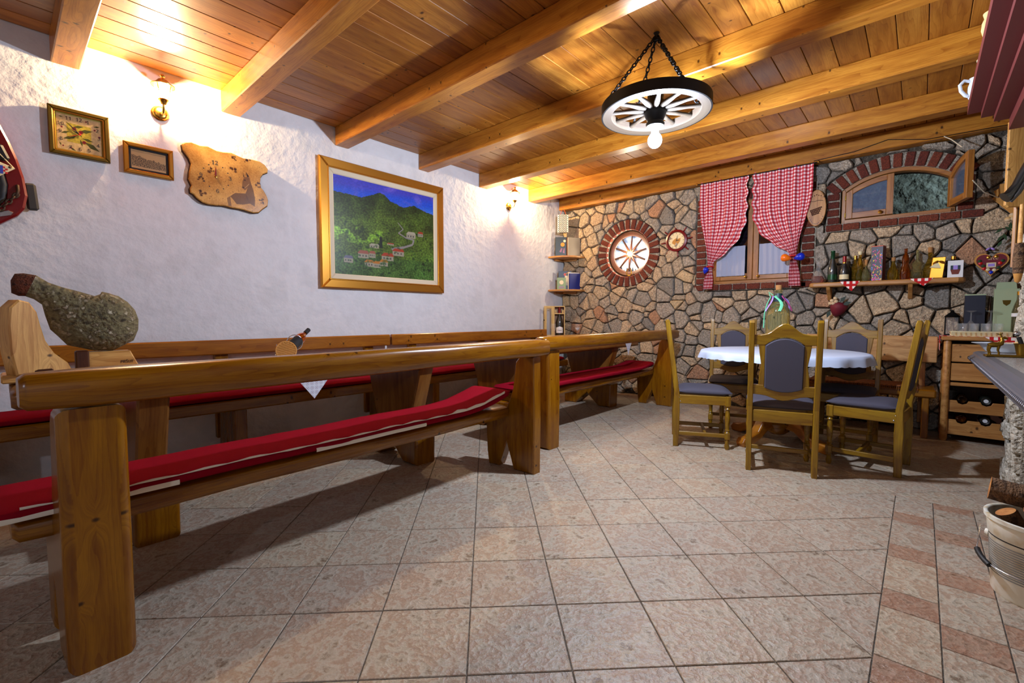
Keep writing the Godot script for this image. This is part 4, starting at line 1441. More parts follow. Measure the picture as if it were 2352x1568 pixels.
func sconce(at: Vector3, label):
	var t := thing("wall_lantern", label, "wall lamp", at)
	part(t, "back_plate", lathe([0, 0, 0.052, 0, 0.056, 0.006, 0.046, 0.014, 0.044, 0.02, 0.030, 0.026, 0, 0.03], 28), M.brass, Vector3(0.0, 0, 0), Vector3(0, 0, -90))
	part(t, "arm", tube([Vector3(0.02, 0, 0), Vector3(0.06, -0.025, 0), Vector3(0.10, -0.02, 0), Vector3(0.115, 0.02, 0), Vector3(0.115, 0.045, 0)], 0.008, 8), M.brass)
	part(t, "cup", lathe([0, 0.035, 0.018, 0.035, 0.026, 0.055, 0.034, 0.06, 0.034, 0.066, 0, 0.066], 20), M.brass, Vector3(0.115, 0, 0))
	for k in 4:
		var a := deg_to_rad(45 + 90 * k)
		part(t, "bar", tube([Vector3(0.115 + cos(a) * 0.034, 0.064, sin(a) * 0.034), Vector3(0.115 + cos(a) * 0.058, 0.165, sin(a) * 0.058)], 0.0028, 5), M.brass)
	part(t, "glass", lathe([0.033, 0.066, 0.055, 0.163], 24), M.lamp_glass, Vector3(0.115, 0, 0))
	part(t, "roof", lathe([0.074, 0.160, 0.076, 0.166, 0.052, 0.178, 0.030, 0.205, 0.012, 0.212, 0.010, 0.224, 0.016, 0.232, 0.010, 0.244, 0, 0.246], 24), M.brass, Vector3(0.115, 0, 0))
	part(t, "roof_lining", lathe([0, 0.162, 0.072, 0.162], 24), M.brass, Vector3(0.115, 0, 0))
	part(t, "bulb", lathe(sphere_prof(0.024, 1.4, 10), 16), M.bulb_warm, Vector3(0.115, 0.105, 0))
	omni("bulb_light", Vector3(0.115, 0.105, 0), Color(1.0, 0.86, 0.66), LAMP_WARM, 0.024, t)

# ------------------------------------------------------------------ benches and tables
# squared log along z from z0 to z1, centred on x = 0, y = 0
func log_mesh(z0: float, z1: float, w: float, h: float, sd: int, pw := 3.2) -> ArrayMesh:
	var n := noise(sd, 1.0, 2)
	var rows := []
	var steps := 34
	for i in steps + 1:
		var t := float(i) / steps
		var z := lerpf(z0, z1, t)
		var e := minf(t, 1.0 - t) * absf(z1 - z0)
		var k := 1.0 - 0.22 * clampf(1.0 - e / 0.03, 0, 1)
		if i == 0 or i == steps: k = 0.72
		if i == 1: z = lerpf(z0, z1, 0.006)
		if i == steps - 1: z = lerpf(z0, z1, 0.994)
		if i == 1 or i == steps - 1: k = 0.93
		var r := PackedVector3Array()
		for j in 20:
			var a := TAU * j / 20.0
			var ca := cos(a)
			var sa := sin(a)
			var q := pow(pow(absf(ca), pw) + pow(absf(sa), pw), -1.0 / pw)
			var wob := 1.0 + n.get_noise_2d(z * 1.5, j * 0.35) * 0.05
			r.append(Vector3(ca * q * w * 0.5 * k * wob, sa * q * h * 0.5 * k * wob, z))
		rows.append(r)
	var s := stn()
	surf_into(s, rows, true, 1, 1, true, true)
	return fin(s)

func bench_leg_poly() -> PackedVector2Array:
	return pv([0.0, 0.0, 0.005, 0.40, 0.0, 0.835, -0.125, 0.835, -0.165, 0.79, -0.19, 0.60, -0.225, 0.50, -0.28, 0.40, -0.46, 0.385, -0.445, 0.10, -0.43, 0.0, -0.33, 0.0, -0.25, 0.19, -0.185, 0.0])

func log_bench(label, x, z_near, z_far, turn, group):
	var b := thing("log_bench", label, "bench", Vector3(x, 0, (z_near + z_far) / 2.0), turn, group)
	var h: float = (z_near - z_far) / 2.0
	part(b, "backrest_log", log_mesh(h, -h, 0.14, 0.118, 5 + used.size(), 4.0), M.bench, Vector3(-0.035, 0.897, 0))
	part(b, "leg", prism(bench_leg_poly(), 0.17, 0.03, 1, roff()), M.bench, Vector3(0, 0, h - 0.155))
	part(b, "leg", prism(bench_leg_poly(), 0.085, 0.008, 1, roff()), M.bench, Vector3(0, 0, -h + 0.13))
	part(b, "seat_plank", log_mesh(h + 0.02, -h + 0.175, 0.36, 0.095, 9 + used.size(), 6.0), M.bench, Vector3(-0.385, 0.425, 0))
	return b

func cushion(label, at, l0: float, l1: float, w: float, curl: float, ribbons: bool, turn := 0.0, group := "red bench cushions"):
	var t := thing("seat_cushion", label, "cushion", at, turn, group)
	var rows := []
	var top_edge := []
	var low_edge := []
	var steps := 60
	var n := noise(int(absf(l0 * 100)) + 3, 1.0, 2)
	for i in steps + 1:
		var f := float(i) / steps
		var z := lerpf(l0, l1, f)
		var e := minf(f, 1.0 - f) * absf(l1 - l0)
		var k := sqrt(clampf(e / 0.035, 0.0, 1.0)) * 0.96 + 0.04
		var lift := curl * pow(clampf((f - 0.80) / 0.20, 0, 1), 1.8)
		var seam := exp(-pow(fposmod(f * 4.0, 1.0) - 0.5, 2.0) * 900.0)
		var hh := 0.05 * (1.0 - 0.16 * seam) * (1.0 + 0.12 * n.get_noise_1d(z * 2.0))
		var r := PackedVector3Array()
		for j in 22:
			var a := TAU * j / 22.0
			var q := pow(pow(absf(cos(a)), 5.0) + pow(absf(sin(a)), 5.0), -1.0 / 5.0)
			r.append(Vector3(cos(a) * q * w * 0.5 * lerpf(0.9, 1.0, k) + 0.004 * n.get_noise_1d(z * 5.0 + 30.0), sin(a) * q * hh * 0.5 * k + hh * 0.5 + lift, z))
		rows.append(r)
		top_edge.append(Vector3(w * 0.488, hh * 0.86 + lift, z))
		low_edge.append(Vector3(w * 0.503, hh * 0.30 + lift, z))
	var s := stn()
	surf_into(s, rows, true, 1, 1, true, true)
	part(t, "cover", fin(s), M.fabric_red)
	if ribbons:
		var rr := []
		for i in range(2, steps - 1):
			var f := float(i) / steps
			var z := lerpf(l0, l1, f)
			var up := 0.008 * absf(sin(f * 46.0)) + (0.012 if f > 0.78 else 0.0)
			var p: Vector3 = top_edge[i]
			rr.append(PackedVector3Array([p + Vector3(0.002, -0.002, 0), p + Vector3(0.006, -0.002 + up * 0.6, 0), p + Vector3(0.003, up, 0)]))
		part(t, "zip_tape", surf(rr), M.ribbon)
		part(t, "zip", tube(top_edge.slice(2, steps - 1), 0.0022, 5), M.black_cord)
		for sp in [[0, 13], [25, 42]]:
			var rb := []
			for i in range(sp[0], sp[1]): rb.append(PackedVector3Array([low_edge[i] + Vector3(0, -0.010, 0), low_edge[i] + Vector3(0.003, 0, 0), low_edge[i] + Vector3(0, 0.009, 0)]))
			part(t, "velcro_strip", surf(rb), M.ribbon)
	return t

func log_table(label, x, z_near, z_far, legs, group):
	var t := thing("plank_table", label, "table", Vector3(x, 0, (z_near + z_far) / 2.0), 0, group)
	var h: float = (z_near - z_far) / 2.0
	for k in 3:
		part(t, "plank", log_mesh(h, -h, 0.272, 0.09, 40 + k + used.size(), 9.0), M.table, Vector3(-0.274 + k * 0.274, 0.775, 0))
	for lz in legs:
		part(t, "leg", prism(pv([-0.34, 0, -0.35, 0.285, 0.35, 0.285, 0.34, 0.0, 0.17, 0.0, 0.0, 0.15, -0.17, 0.0]), 0.19, 0.022, 1, roff()), M.bench, Vector3(0, 0, lz - t.position.z))
		part(t, "bracket", prism(pv([-0.22, 0.285, -0.37, 0.73, 0.37, 0.73, 0.22, 0.285]), 0.13, 0.01, 1, roff()), M.table, Vector3(0, 0, lz - t.position.z))
	return t

func wall_bench(label, z_near, z_far, legs, group):
	var t := thing("wall_bench", label, "bench", Vector3(0, 0, (z_near + z_far) / 2.0), 0, group)
	var l: float = z_near - z_far
	part(t, "backrest_board", box(Vector3(0.045, 0.118, l - 0.012), 0.008, 2, roff()), M.bench_pale, Vector3(0.075, 0.869, 0))
	part(t, "seat_plank", box(Vector3(0.38, 0.085, l - 0.012), 0.01, 2, roff()), M.bench, Vector3(0.30, 0.448, 0))
	for z in legs:
		part(t, "back_post", box(Vector3(0.045, 0.80, 0.10), 0.006, 1, roff()), M.bench, Vector3(0.03, 0.52, z - t.position.z))
		part(t, "leg", prism(pv([0.10, 0.0, 0.12, 0.405, 0.47, 0.405, 0.46, 0.0, 0.36, 0.0, 0.29, 0.16, 0.21, 0.0]), 0.09, 0.008, 1, roff()), M.bench, Vector3(0, 0, z - t.position.z))
	return t

func build_benches():
	log_bench("long log bench with squared log backrest in front of the ham", 2.37, 6.075, 3.46, deg_to_rad(2.2), "log benches facing the white wall")
	log_bench("shorter log bench ending beside the round table chairs", 2.045, 3.16, 0.42, 0.0, "log benches facing the white wall")
	cushion("red cushion with frayed white zip on the long log bench", Vector3(2.37 - 0.345, 0.475, 4.775), 1.40, -1.09, 0.37, 0.085, true, deg_to_rad(2.2))
	cushion("red cushion on the shorter log bench beside the round table", Vector3(2.045 - 0.345, 0.475, 1.8), 1.42, -1.10, 0.37, 0.045, false)
	wall_bench("wall bench along the white wall behind the ham", 6.55, 3.315, [6.2, 4.9, 3.55], "wall benches")
	wall_bench("wall bench along the white wall ending beside the open wine box", 3.305, 0.56, [3.0, 1.9, 0.8], "wall benches")
	cushion("red cushion on the wall bench behind the ham", Vector3(0.31, 0.491, 4.95), 1.55, -1.55, 0.37, 0.0, false)
	cushion("red cushion on the wall bench under the far wall lantern", Vector3(0.31, 0.491, 1.95), 1.30, -1.30, 0.37, 0.0, false)
	log_table("plank table carrying the ham stand and the wine holder", 1.21, 6.085, 3.38, [5.62, 3.98], "plank tables")
	log_table("plank table beside the open wine box", 1.17, 3.12, 0.52, [2.74, 1.05], "plank tables")
	# runners
	var rn := thing("table_runner", "white crochet runner lying across the table with the wine holder", "runner", Vector3(1.21, 0.822, 4.86), 0, "white runners")
	part(rn, "cloth", box(Vector3(0.82, 0.003, 0.82), 0), M.lace)
	part(rn, "hanging_corner", prism(pv([-0.15, 0.0, 0.15, 0.0, 0.0, -0.19]), 0.003, 0.0), M.lace, Vector3(0.418, -0.005, 0), Vector3(0, 90, 0))
	var rn2 := thing("table_runner", "white crochet runner lying across the table beside the wine box", "runner", Vector3(1.17, 0.822, 1.55), 0, "white runners")
	part(rn2, "cloth", box(Vector3(0.82, 0.003, 0.9), 0), M.lace)
	part(rn2, "hanging_corner", prism(pv([-0.10, 0.0, 0.10, 0.0, 0.05, -0.08, 0.0, -0.18, -0.04, -0.09]), 0.003, 0.0), M.lace, Vector3(0.418, -0.005, -0.72), Vector3(0, 90, 0))
	part(rn2, "folded_edge", prism(pv([-0.05, 0.0, 0.05, 0.0, 0.0, 0.03]), 0.003, 0.0), M.lace, Vector3(-0.3, 0.002, 0.2), Vector3(0, 60, 0))
	ham()
	wine_holder(Vector3(1.12, 0.824, 4.80))
	# corner shelves with books
	for k in 3:
		var y: float = [2.045, 1.535, 0.80][k]
		var lab: String = ["upper corner shelf with the dark picture book", "lower corner shelf with the small green book", "lowest corner shelf carrying the open wine box"][k]
		var sh := thing("corner_shelf", lab, "shelf", Vector3(0, y, 0), 0, "corner shelves")
		var R := 0.42
		var q := [Vector2(0.0, 0.0), Vector2(R, 0.0)]
		for i in 9:
			var a := PI / 2 * i / 8.0
			q.append(Vector2(0.10 + (R - 0.10) * cos(a), 0.10 + (R - 0.10) * sin(a)) if i > 0 and i < 8 else (Vector2(R, 0.08) if i == 0 else Vector2(0.08, R)))
		q.append(Vector2(0.0, R))
		if k == 2: q = [Vector2(0, 0), Vector2(0.55, 0), Vector2(0.55, 0.3), Vector2(0.32, 0.5), Vector2(0.32, 0.72), Vector2(0, 0.72)]
		part(sh, "board", prism(PackedVector2Array(q), 0.028, 0.006, 0, roff()), M.shelf, Vector3(0, -0.014, 0), Vector3(90, 0, 0))
		part(sh, "bracket", box(Vector3(0.25, 0.03, 0.03), 0.003, 0, roff()), M.shelf, Vector3(0.17, -0.043, 0.075))
		part(sh, "bracket", box(Vector3(0.03, 0.03, 0.25), 0.003, 2, roff()), M.shelf, Vector3(0.035, -0.043, 0.17))
	book("dark green book with a lumberjack figure on the upper corner shelf", Vector3(0.14, 2.046, 0.24), Vector3(0.22, 0.30, 0.03), Color(0.10, 0.13, 0.10), 40, 1)
	book("brown book standing behind the dark green one", Vector3(0.27, 2.046, 0.15), Vector3(0.20, 0.29, 0.03), Color(0.26, 0.12, 0.08), 62, 0)
	book("grey book next to the brown book on the upper corner shelf", Vector3(0.297, 2.046, 0.164), Vector3(0.20, 0.285, 0.025), Color(0.55, 0.52, 0.46), 62, 0)
	book("black book with a painted figure on the lower corner shelf", Vector3(0.16, 1.536, 0.20), Vector3(0.20, 0.29, 0.025), Color(0.06, 0.06, 0.07), 40, 2)
	book("small pale green book leaning on the black one", Vector3(0.16, 1.536, 0.29), Vector3(0.135, 0.185, 0.018), Color(0.42, 0.50, 0.24), 40, 3)
	book("white book beside the black one", Vector3(0.275, 1.536, 0.13), Vector3(0.18, 0.265, 0.022), Color(0.86, 0.85, 0.82), 62, 0)
	book("blue book at the end of the lower corner shelf", Vector3(0.300, 1.536, 0.143), Vector3(0.18, 0.25, 0.03), Color(0.06, 0.12, 0.42), 62, 0)
	# squeeze box shaped bellows lamp: white cage lamp under the beam
	var cg := thing("mesh_lantern", "white wire mesh lantern hanging in the corner under the beam", "lantern", Vector3(0.19, 2.53, 0.30), deg_to_rad(35))
	part(cg, "core", box(Vector3(0.135, 0.26, 0.10), 0.015), M.dark_wood)
	part(cg, "rib", box(Vector3(0.016, 0.275, 0.115), 0.006), M.hair_mesh, Vector3(-0.074, 0, 0))
	part(cg, "rib", box(Vector3(0.016, 0.265, 0.115), 0.006), M.hair_mesh, Vector3(0.074, 0, 0))
	var s := stn()
	for k in range(-9, 10):
		for d in [-1.0, 1.0]:
			var a := Vector3(-0.07, k * 0.03 - d * 0.07, 0.056)
			var b := Vector3(0.07, k * 0.03 + d * 0.07, 0.056)
			if minf(a.y, b.y) < -0.135:
				var t: float = (-0.135 - a.y) / (b.y - a.y)
				if a.y < b.y: a = a.lerp(b, clampf(t, 0, 1))
				else: b = a.lerp(b, clampf(t, 0, 1))
			if maxf(a.y, b.y) > 0.135:
				var t2: float = (0.135 - a.y) / (b.y - a.y)
				if a.y > b.y: a = a.lerp(b, clampf(t2, 0, 1))
				else: b = a.lerp(b, clampf(t2, 0, 1))
			if a.distance_to(b) > 0.01: tube_into(s, [a, b], 0.0035, 4)
	part(cg, "mesh", fin(s), M.hair_mesh)
	part(cg, "string", tube([Vector3(-0.05, 0.13, 0), Vector3(0, 0.26, 0), Vector3(0.05, 0.13, 0)], 0.004, 5), M.orange)
	open_wine_box()

func book(label, at, size: Vector3, color: Color, turn, art):
	var t := thing("book", label, "book", at, deg_to_rad(turn), "books on the corner shelves")
	var cm := StandardMaterial3D.new()
	cm.albedo_color = color
	cm.roughness = 0.4
	part(t, "cover", box(Vector3(size.x, size.y, 0.003), 0.001), cm, Vector3(0, size.y / 2, size.z / 2))
	part(t, "cover", box(Vector3(size.x, size.y, 0.003), 0.001), cm, Vector3(0, size.y / 2, -size.z / 2))
	part(t, "spine", box(Vector3(0.003, size.y, size.z), 0.001), cm, Vector3(-size.x / 2, size.y / 2, 0))
	part(t, "pages", box(Vector3(size.x - 0.008, size.y - 0.008, size.z - 0.003), 0.0), M.linen, Vector3(0.001, size.y / 2, 0))
	var f := size.z / 2 + 0.0022
	if art == 1:
		part(t, "print", prism(PackedVector2Array(arcpts(0, 0, 0.032, 0, 330, 11)), 0.001, 0), M.straw, Vector3(0.0, size.y * 0.62, f))
		part(t, "print", prism(pv([-0.05, 0.0, -0.02, 0.06, 0.0, 0.05, -0.02, -0.01]), 0.001, 0), M.red_paint, Vector3(0.0, size.y * 0.25, f))
		part(t, "print", prism(pv([0.0, 0.0, 0.02, 0.07, 0.035, 0.065, 0.03, -0.02]), 0.001, 0), M.red_paint, Vector3(0.0, size.y * 0.22, f))
		part(t, "print", prism(PackedVector2Array(arcpts(0, 0, 0.02, 0, 330, 11)), 0.001, 0), M.linen, Vector3(0.03, size.y * 0.8, f))
	elif art == 2:
		part(t, "print", prism(pv([-0.02, -0.09, 0.025, -0.09, 0.03, 0.0, 0.02, 0.06, -0.02, 0.06, -0.03, 0.0]), 0.001, 0), M.linen, Vector3(0.02, size.y * 0.55, f))
		part(t, "print", prism(PackedVector2Array(arcpts(0, 0, 0.02, 0, 330, 11)), 0.001, 0), M.red, Vector3(0.0, size.y * 0.82, f))
		part(t, "print", prism(pv([-0.01, 0.0, 0.07, 0.05, 0.065, 0.058, -0.01, 0.01]), 0.001, 0), M.straw, Vector3(0.0, size.y * 0.78, f))
	elif art == 3:
		part(t, "print", prism(PackedVector2Array(arcpts(0, 0, 0.032, 0, 345, 23)), 0.001, 0), M.linen, Vector3(0.0, size.y * 0.6, f))
		for k in 2: part(t, "print", box(Vector3(0.08, 0.012, 0.001), 0), M.red_paint, Vector3(0, size.y * (0.24 - 0.09 * k), f))

func ham():
	var bx := 1.22
	var t := thing("ham_stand", "pale wooden ham stand with a curved upright on the plank table", "ham stand", Vector3(bx, 0.821, 5.86))
	part(t, "base_board", box(Vector3(0.20, 0.036, 0.50), 0.006, 2, roff()), M.pine, Vector3(0.02, 0.018, 0.0))
	var up := pv([-0.10, 0.0, 0.10, 0.0, 0.085, 0.04, 0.035, 0.09, 0.005, 0.15, -0.01, 0.22, -0.02, 0.28, -0.045, 0.325, -0.08, 0.335, -0.11, 0.30, -0.118, 0.22, -0.115, 0.10])
	part(t, "upright", prism(up, 0.085, 0.006, 1, roff(), true), M.pine, Vector3(0.07, 0.036, 0.125), Vector3(0, 113, 0))
	part(t, "rest_block", prism(pv([-0.12, 0.0, 0.12, 0.0, 0.085, 0.085, -0.10, 0.085]), 0.09, 0.004, 0, roff()), M.pine, Vector3(0.0, 0.036, -0.12), Vector3(0, 90, 0))
	part(t, "peg", box(Vector3(0.05, 0.11, 0.05), 0.006, 1), M.dark_wood, Vector3(0.04, 0.075, -0.02))
	part(t, "peg", box(Vector3(0.03, 0.02, 0.09), 0.005, 2), M.dark_wood, Vector3(0.11, 0.046, 0.13))
	var tm := text_mesh("PRŠUT", 0.018)
	part(t, "stamp", tm, M.ink, Vector3(0.047, 0.065, -0.19), Vector3(0, 90, 0))
	var h := thing("ham", "mould covered dry cured ham resting on the wooden stand", "ham", Vector3(bx, 0, 0))
	var ax := [[6.062, 1.27, 0.012], [6.055, 1.27, 0.045], [6.03, 1.265, 0.054], [6.00, 1.26, 0.052], [5.965, 1.24, 0.05], [5.93, 1.215, 0.06], [5.895, 1.18, 0.085], [5.86, 1.14, 0.115], [5.82, 1.105, 0.140], [5.77, 1.094, 0.149], [5.72, 1.092, 0.147], [5.68, 1.094, 0.132], [5.645, 1.097, 0.10], [5.62, 1.10, 0.055], [5.61, 1.10, 0.006]]
	var n := noise(91, 9.0, 3)
	var mk := func(i0, i1):
		var rows := []
		for i in range(i0, i1 + 1):
			var a = ax[i]
			var p := Vector3(0, a[1], a[0])
			var q0 = ax[maxi(i - 1, 0)]
			var q1 = ax[mini(i + 1, ax.size() - 1)]
			var d := Vector3(0, q1[1] - q0[1], q1[0] - q0[0]).normalized()
			var up2 := Vector3.RIGHT.cross(d).normalized()
			var r := PackedVector3Array()
			for j in 26:
				var g := TAU * j / 26.0
				var v: Vector3 = Vector3.RIGHT * cos(g) * 0.78 + up2 * sin(g)
				var pp: Vector3 = p + v * a[2]
				r.append(pp + v * n.get_noise_3dv(pp) * minf(0.014, a[2] * 0.16))
			rows.append(r)
		return surf(rows, true, 1, 1, true)
	part(h, "meat", mk.call(3, 14), M.mould)
	part(h, "hock", mk.call(0, 3), M.hock)

func wine_holder(at):
	var t := thing("wine_holder", "round wicker wine bottle holder with chrome wire frame on the table", "bottle holder", at, deg_to_rad(-8))
	var ws := stn()
	for k in 15:
		var yy := -0.056 + k * 0.008
		var hw := sqrt(maxf(0.0001, 0.061 * 0.061 - yy * yy))
		var wp := []
		for i in 13: wp.append(Vector3(0.003 * sin(i * 1.6 + (PI if k % 2 == 0 else 0.0)), yy, lerpf(-hw, hw, i / 12.0)))
		tube_into(ws, wp, 0.0042, 6)
	var rimp := []
	for k in 24: rimp.append(Vector3(0, sin(TAU * k / 24.0) * 0.062, cos(TAU * k / 24.0) * 0.062))
	tube_into(ws, rimp, 0.005, 6, true)
	part(t, "wicker_disc", fin(ws), M.straw, Vector3(0.03, 0.066, 0.02), Vector3(0, -12, 18))
	var ring := []
	for k in 20:
		var a := TAU * k / 20.0
		ring.append(Vector3(-0.045, 0.115 + cos(a) * 0.052, -0.055 + sin(a) * 0.052))
	part(t, "ring", tube(ring, 0.003, 6, true), M.steel)
	for s in [-1.0, 1.0]:
		part(t, "wire_foot", tube([Vector3(0.03, 0.02, s * 0.05), Vector3(0.03, 0.004, s * 0.055), Vector3(-0.13, 0.004, s * 0.055), Vector3(-0.13, 0.10, s * 0.04)], 0.003, 6), M.steel)
	var b := thing("wine_bottle", "amber wine bottle with dark label lying in the wicker holder", "bottle", at + Vector3(-0.005, 0.062, -0.0), 0)
	var ay := Vector3(-0.42, 0.52, -0.74).normalized()
	var ax := ay.cross(Vector3.UP).normalized()
	b.basis = Basis(ax, ay, ax.cross(ay))
	part(b, "glass", lathe([0, 0.0, 0.034, 0.0, 0.036, 0.01, 0.036, 0.15, 0.030, 0.175, 0.014, 0.20, 0.013, 0.24, 0, 0.24], 24), M.amber_glass)
	part(b, "label", lathe([0.0365, 0.05, 0.0365, 0.125], 24), M.black_mat)
	part(b, "cap", lathe([0, 0.262, 0.0155, 0.262, 0.0155, 0.215], 16), M.black_mat)

func open_wine_box():
	var o := Vector3(0.15, 0.801, 0.33)
	var t := thing("wine_box", "open pale wooden wine box with its glazed lid turned aside", "box", o, deg_to_rad(38))
	var W := 0.17
	var H := 0.48
	var D := 0.12
	for s in [-1.0, 1.0]: part(t, "side", box(Vector3(0.012, H, D), 0.001, 1), M.box_wood, Vector3(s * (W - 0.012) / 2, H / 2, 0))
	part(t, "top", box(Vector3(W, 0.012, D), 0.001), M.box_wood, Vector3(0, H - 0.006, 0))
	part(t, "bottom", box(Vector3(W, 0.012, D), 0.001), M.box_wood, Vector3(0, 0.006, 0))
	part(t, "back", box(Vector3(W, H, 0.008), 0.001, 1), M.frame_wood, Vector3(0, H / 2, -D / 2 + 0.004))
	part(t, "neck_rest", box(Vector3(W - 0.02, 0.014, D - 0.02), 0.001), M.box_wood, Vector3(0, 0.365, 0))
	for s in [-1.0, 1.0]: part(t, "neck_block", box(Vector3(0.028, 0.05, 0.05), 0.001), M.box_wood, Vector3(s * 0.055, 0.397, 0.0))
	var lid := Node3D.new()
	lid.name = "lid"
	t.add_child(lid)
	lid.position = Vector3(-W / 2, 0, D / 2)
	lid.rotation_degrees.y = -150 + 180
	for b in [[-0.022, H / 2, 0.04, H], [-0.15, H / 2, 0.04, H]]: part(lid, "stile", box(Vector3(b[2], b[3], 0.012), 0.001, 1), M.box_wood, Vector3(b[0], b[1], 0))
	for b in [[-0.086, 0.02], [-0.086, H - 0.02]]: part(lid, "rail", box(Vector3(0.09, 0.04, 0.012), 0.001), M.box_wood, Vector3(b[0], b[1], 0))
	part(lid, "pane", box(Vector3(0.095, H - 0.07, 0.003), 0), M.glass, Vector3(-0.086, H / 2, 0))
	part(lid, "clasp", box(Vector3(0.014, 0.02, 0.012), 0.002), M.iron, Vector3(-0.172, H * 0.55, 0.0))
	var b2 := thing("wine_bottle", "dark red wine bottle with white label inside the open box", "bottle", o + Vector3(0.012, 0.013, 0.008), deg_to_rad(38))
	part(b2, "glass", lathe([0, 0, 0.05, 0.0, 0.054, 0.012, 0.055, 0.19, 0.048, 0.24, 0.026, 0.32, 0.017, 0.352, 0.016, 0.45, 0, 0.45], 28), M.dark_glass)
	part(b2, "capsule", lathe([0.0172, 0.36, 0.0175, 0.452, 0, 0.453], 16), M.red_foil)
	var lab := []
	for i in 13:
		var a := deg_to_rad(20 + i * 140.0 / 12.0)
		var top := 0.135 + 0.02 * (1.0 - absf(i - 6) / 6.0)
		lab.append(PackedVector3Array([Vector3(cos(a) * 0.0556, 0.055, sin(a) * 0.0556), Vector3(cos(a) * 0.0556, top, sin(a) * 0.0556)]))
	part(b2, "label", surf(lab), M.white)
	part(b2, "lettering", text_mesh("TOMAC", 0.022), M.ink, Vector3(0, 0.095, 0.0565))
	wine_glass(Vector3(0.21, 0.801, 0.56), "empty wine glass standing in front of the glazed lid", 0.9, false)
	wine_glass(Vector3(0.40, 0.801, 0.20), "wine glass with white liquid beside the open wine box", 0.9, true)

func wine_glass(at, label, k, filled, group = "wine glasses by the wine box"):
	var t := thing("wine_glass", label, "glass", at, 0, group)
	part(t, "bowl", lathe([0.006 * k, 0.10 * k, 0.02 * k, 0.108 * k, 0.038 * k, 0.14 * k, 0.044 * k, 0.175 * k, 0.040 * k, 0.235 * k], 24), M.glass)
	part(t, "stem", lathe([0, 0.0, 0.038 * k, 0.0, 0.036 * k, 0.004, 0.008 * k, 0.010, 0.004 * k, 0.03, 0.004 * k, 0.09 * k, 0.006 * k, 0.10 * k], 20), M.glass)
	if filled: part(t, "wine", lathe([0.0, 0.113 * k, 0.034 * k, 0.14 * k, 0.041 * k, 0.165 * k, 0, 0.165 * k], 20), M.white)

# ------------------------------------------------------------------ things on the walls
# four mitred bars round a w x h opening; profile depth d, bar width b
func frame_bars(t, called, w: float, h: float, b: float, d: float, m, z := 0.0):
	var ow := w / 2 + b
	var oh := h / 2 + b
	var iw := w / 2
	var ih := h / 2
	part(t, called, prism(pv([-ow, oh, ow, oh, iw, ih, -iw, ih]), d, minf(b, d) * 0.22, 0), m, Vector3(0, 0, z + d / 2))
	part(t, called, prism(pv([-ow, -oh, ow, -oh, iw, -ih, -iw, -ih]), d, minf(b, d) * 0.22, 0), m, Vector3(0, 0, z + d / 2))
	part(t, called, prism(pv([-ow, oh, -ow, -oh, -iw, -ih, -iw, ih]), d, minf(b, d) * 0.22, 1), m, Vector3(0, 0, z + d / 2))
	part(t, called, prism(pv([ow, oh, ow, -oh, iw, -ih, iw, ih]), d, minf(b, d) * 0.22, 1), m, Vector3(0, 0, z + d / 2))

func plane01(w: float, h: float) -> ArrayMesh:
	var s := stn()
	quad(s, Vector3(-w / 2, h / 2, 0), Vector3(w / 2, h / 2, 0), Vector3(w / 2, -h / 2, 0), Vector3(-w / 2, -h / 2, 0), Vector3(0, 0, 1), Vector2(0, 0), Vector2(1, 0), Vector2(1, 1), Vector2(0, 1))
	return fin(s)

func hand(l: float, w: float) -> ArrayMesh:
	return prism(pv([-w * 0.4, -l * 0.15, w * 0.4, -l * 0.15, w, l * 0.35, 0, l, -w, l * 0.35]), 0.0012, 0)

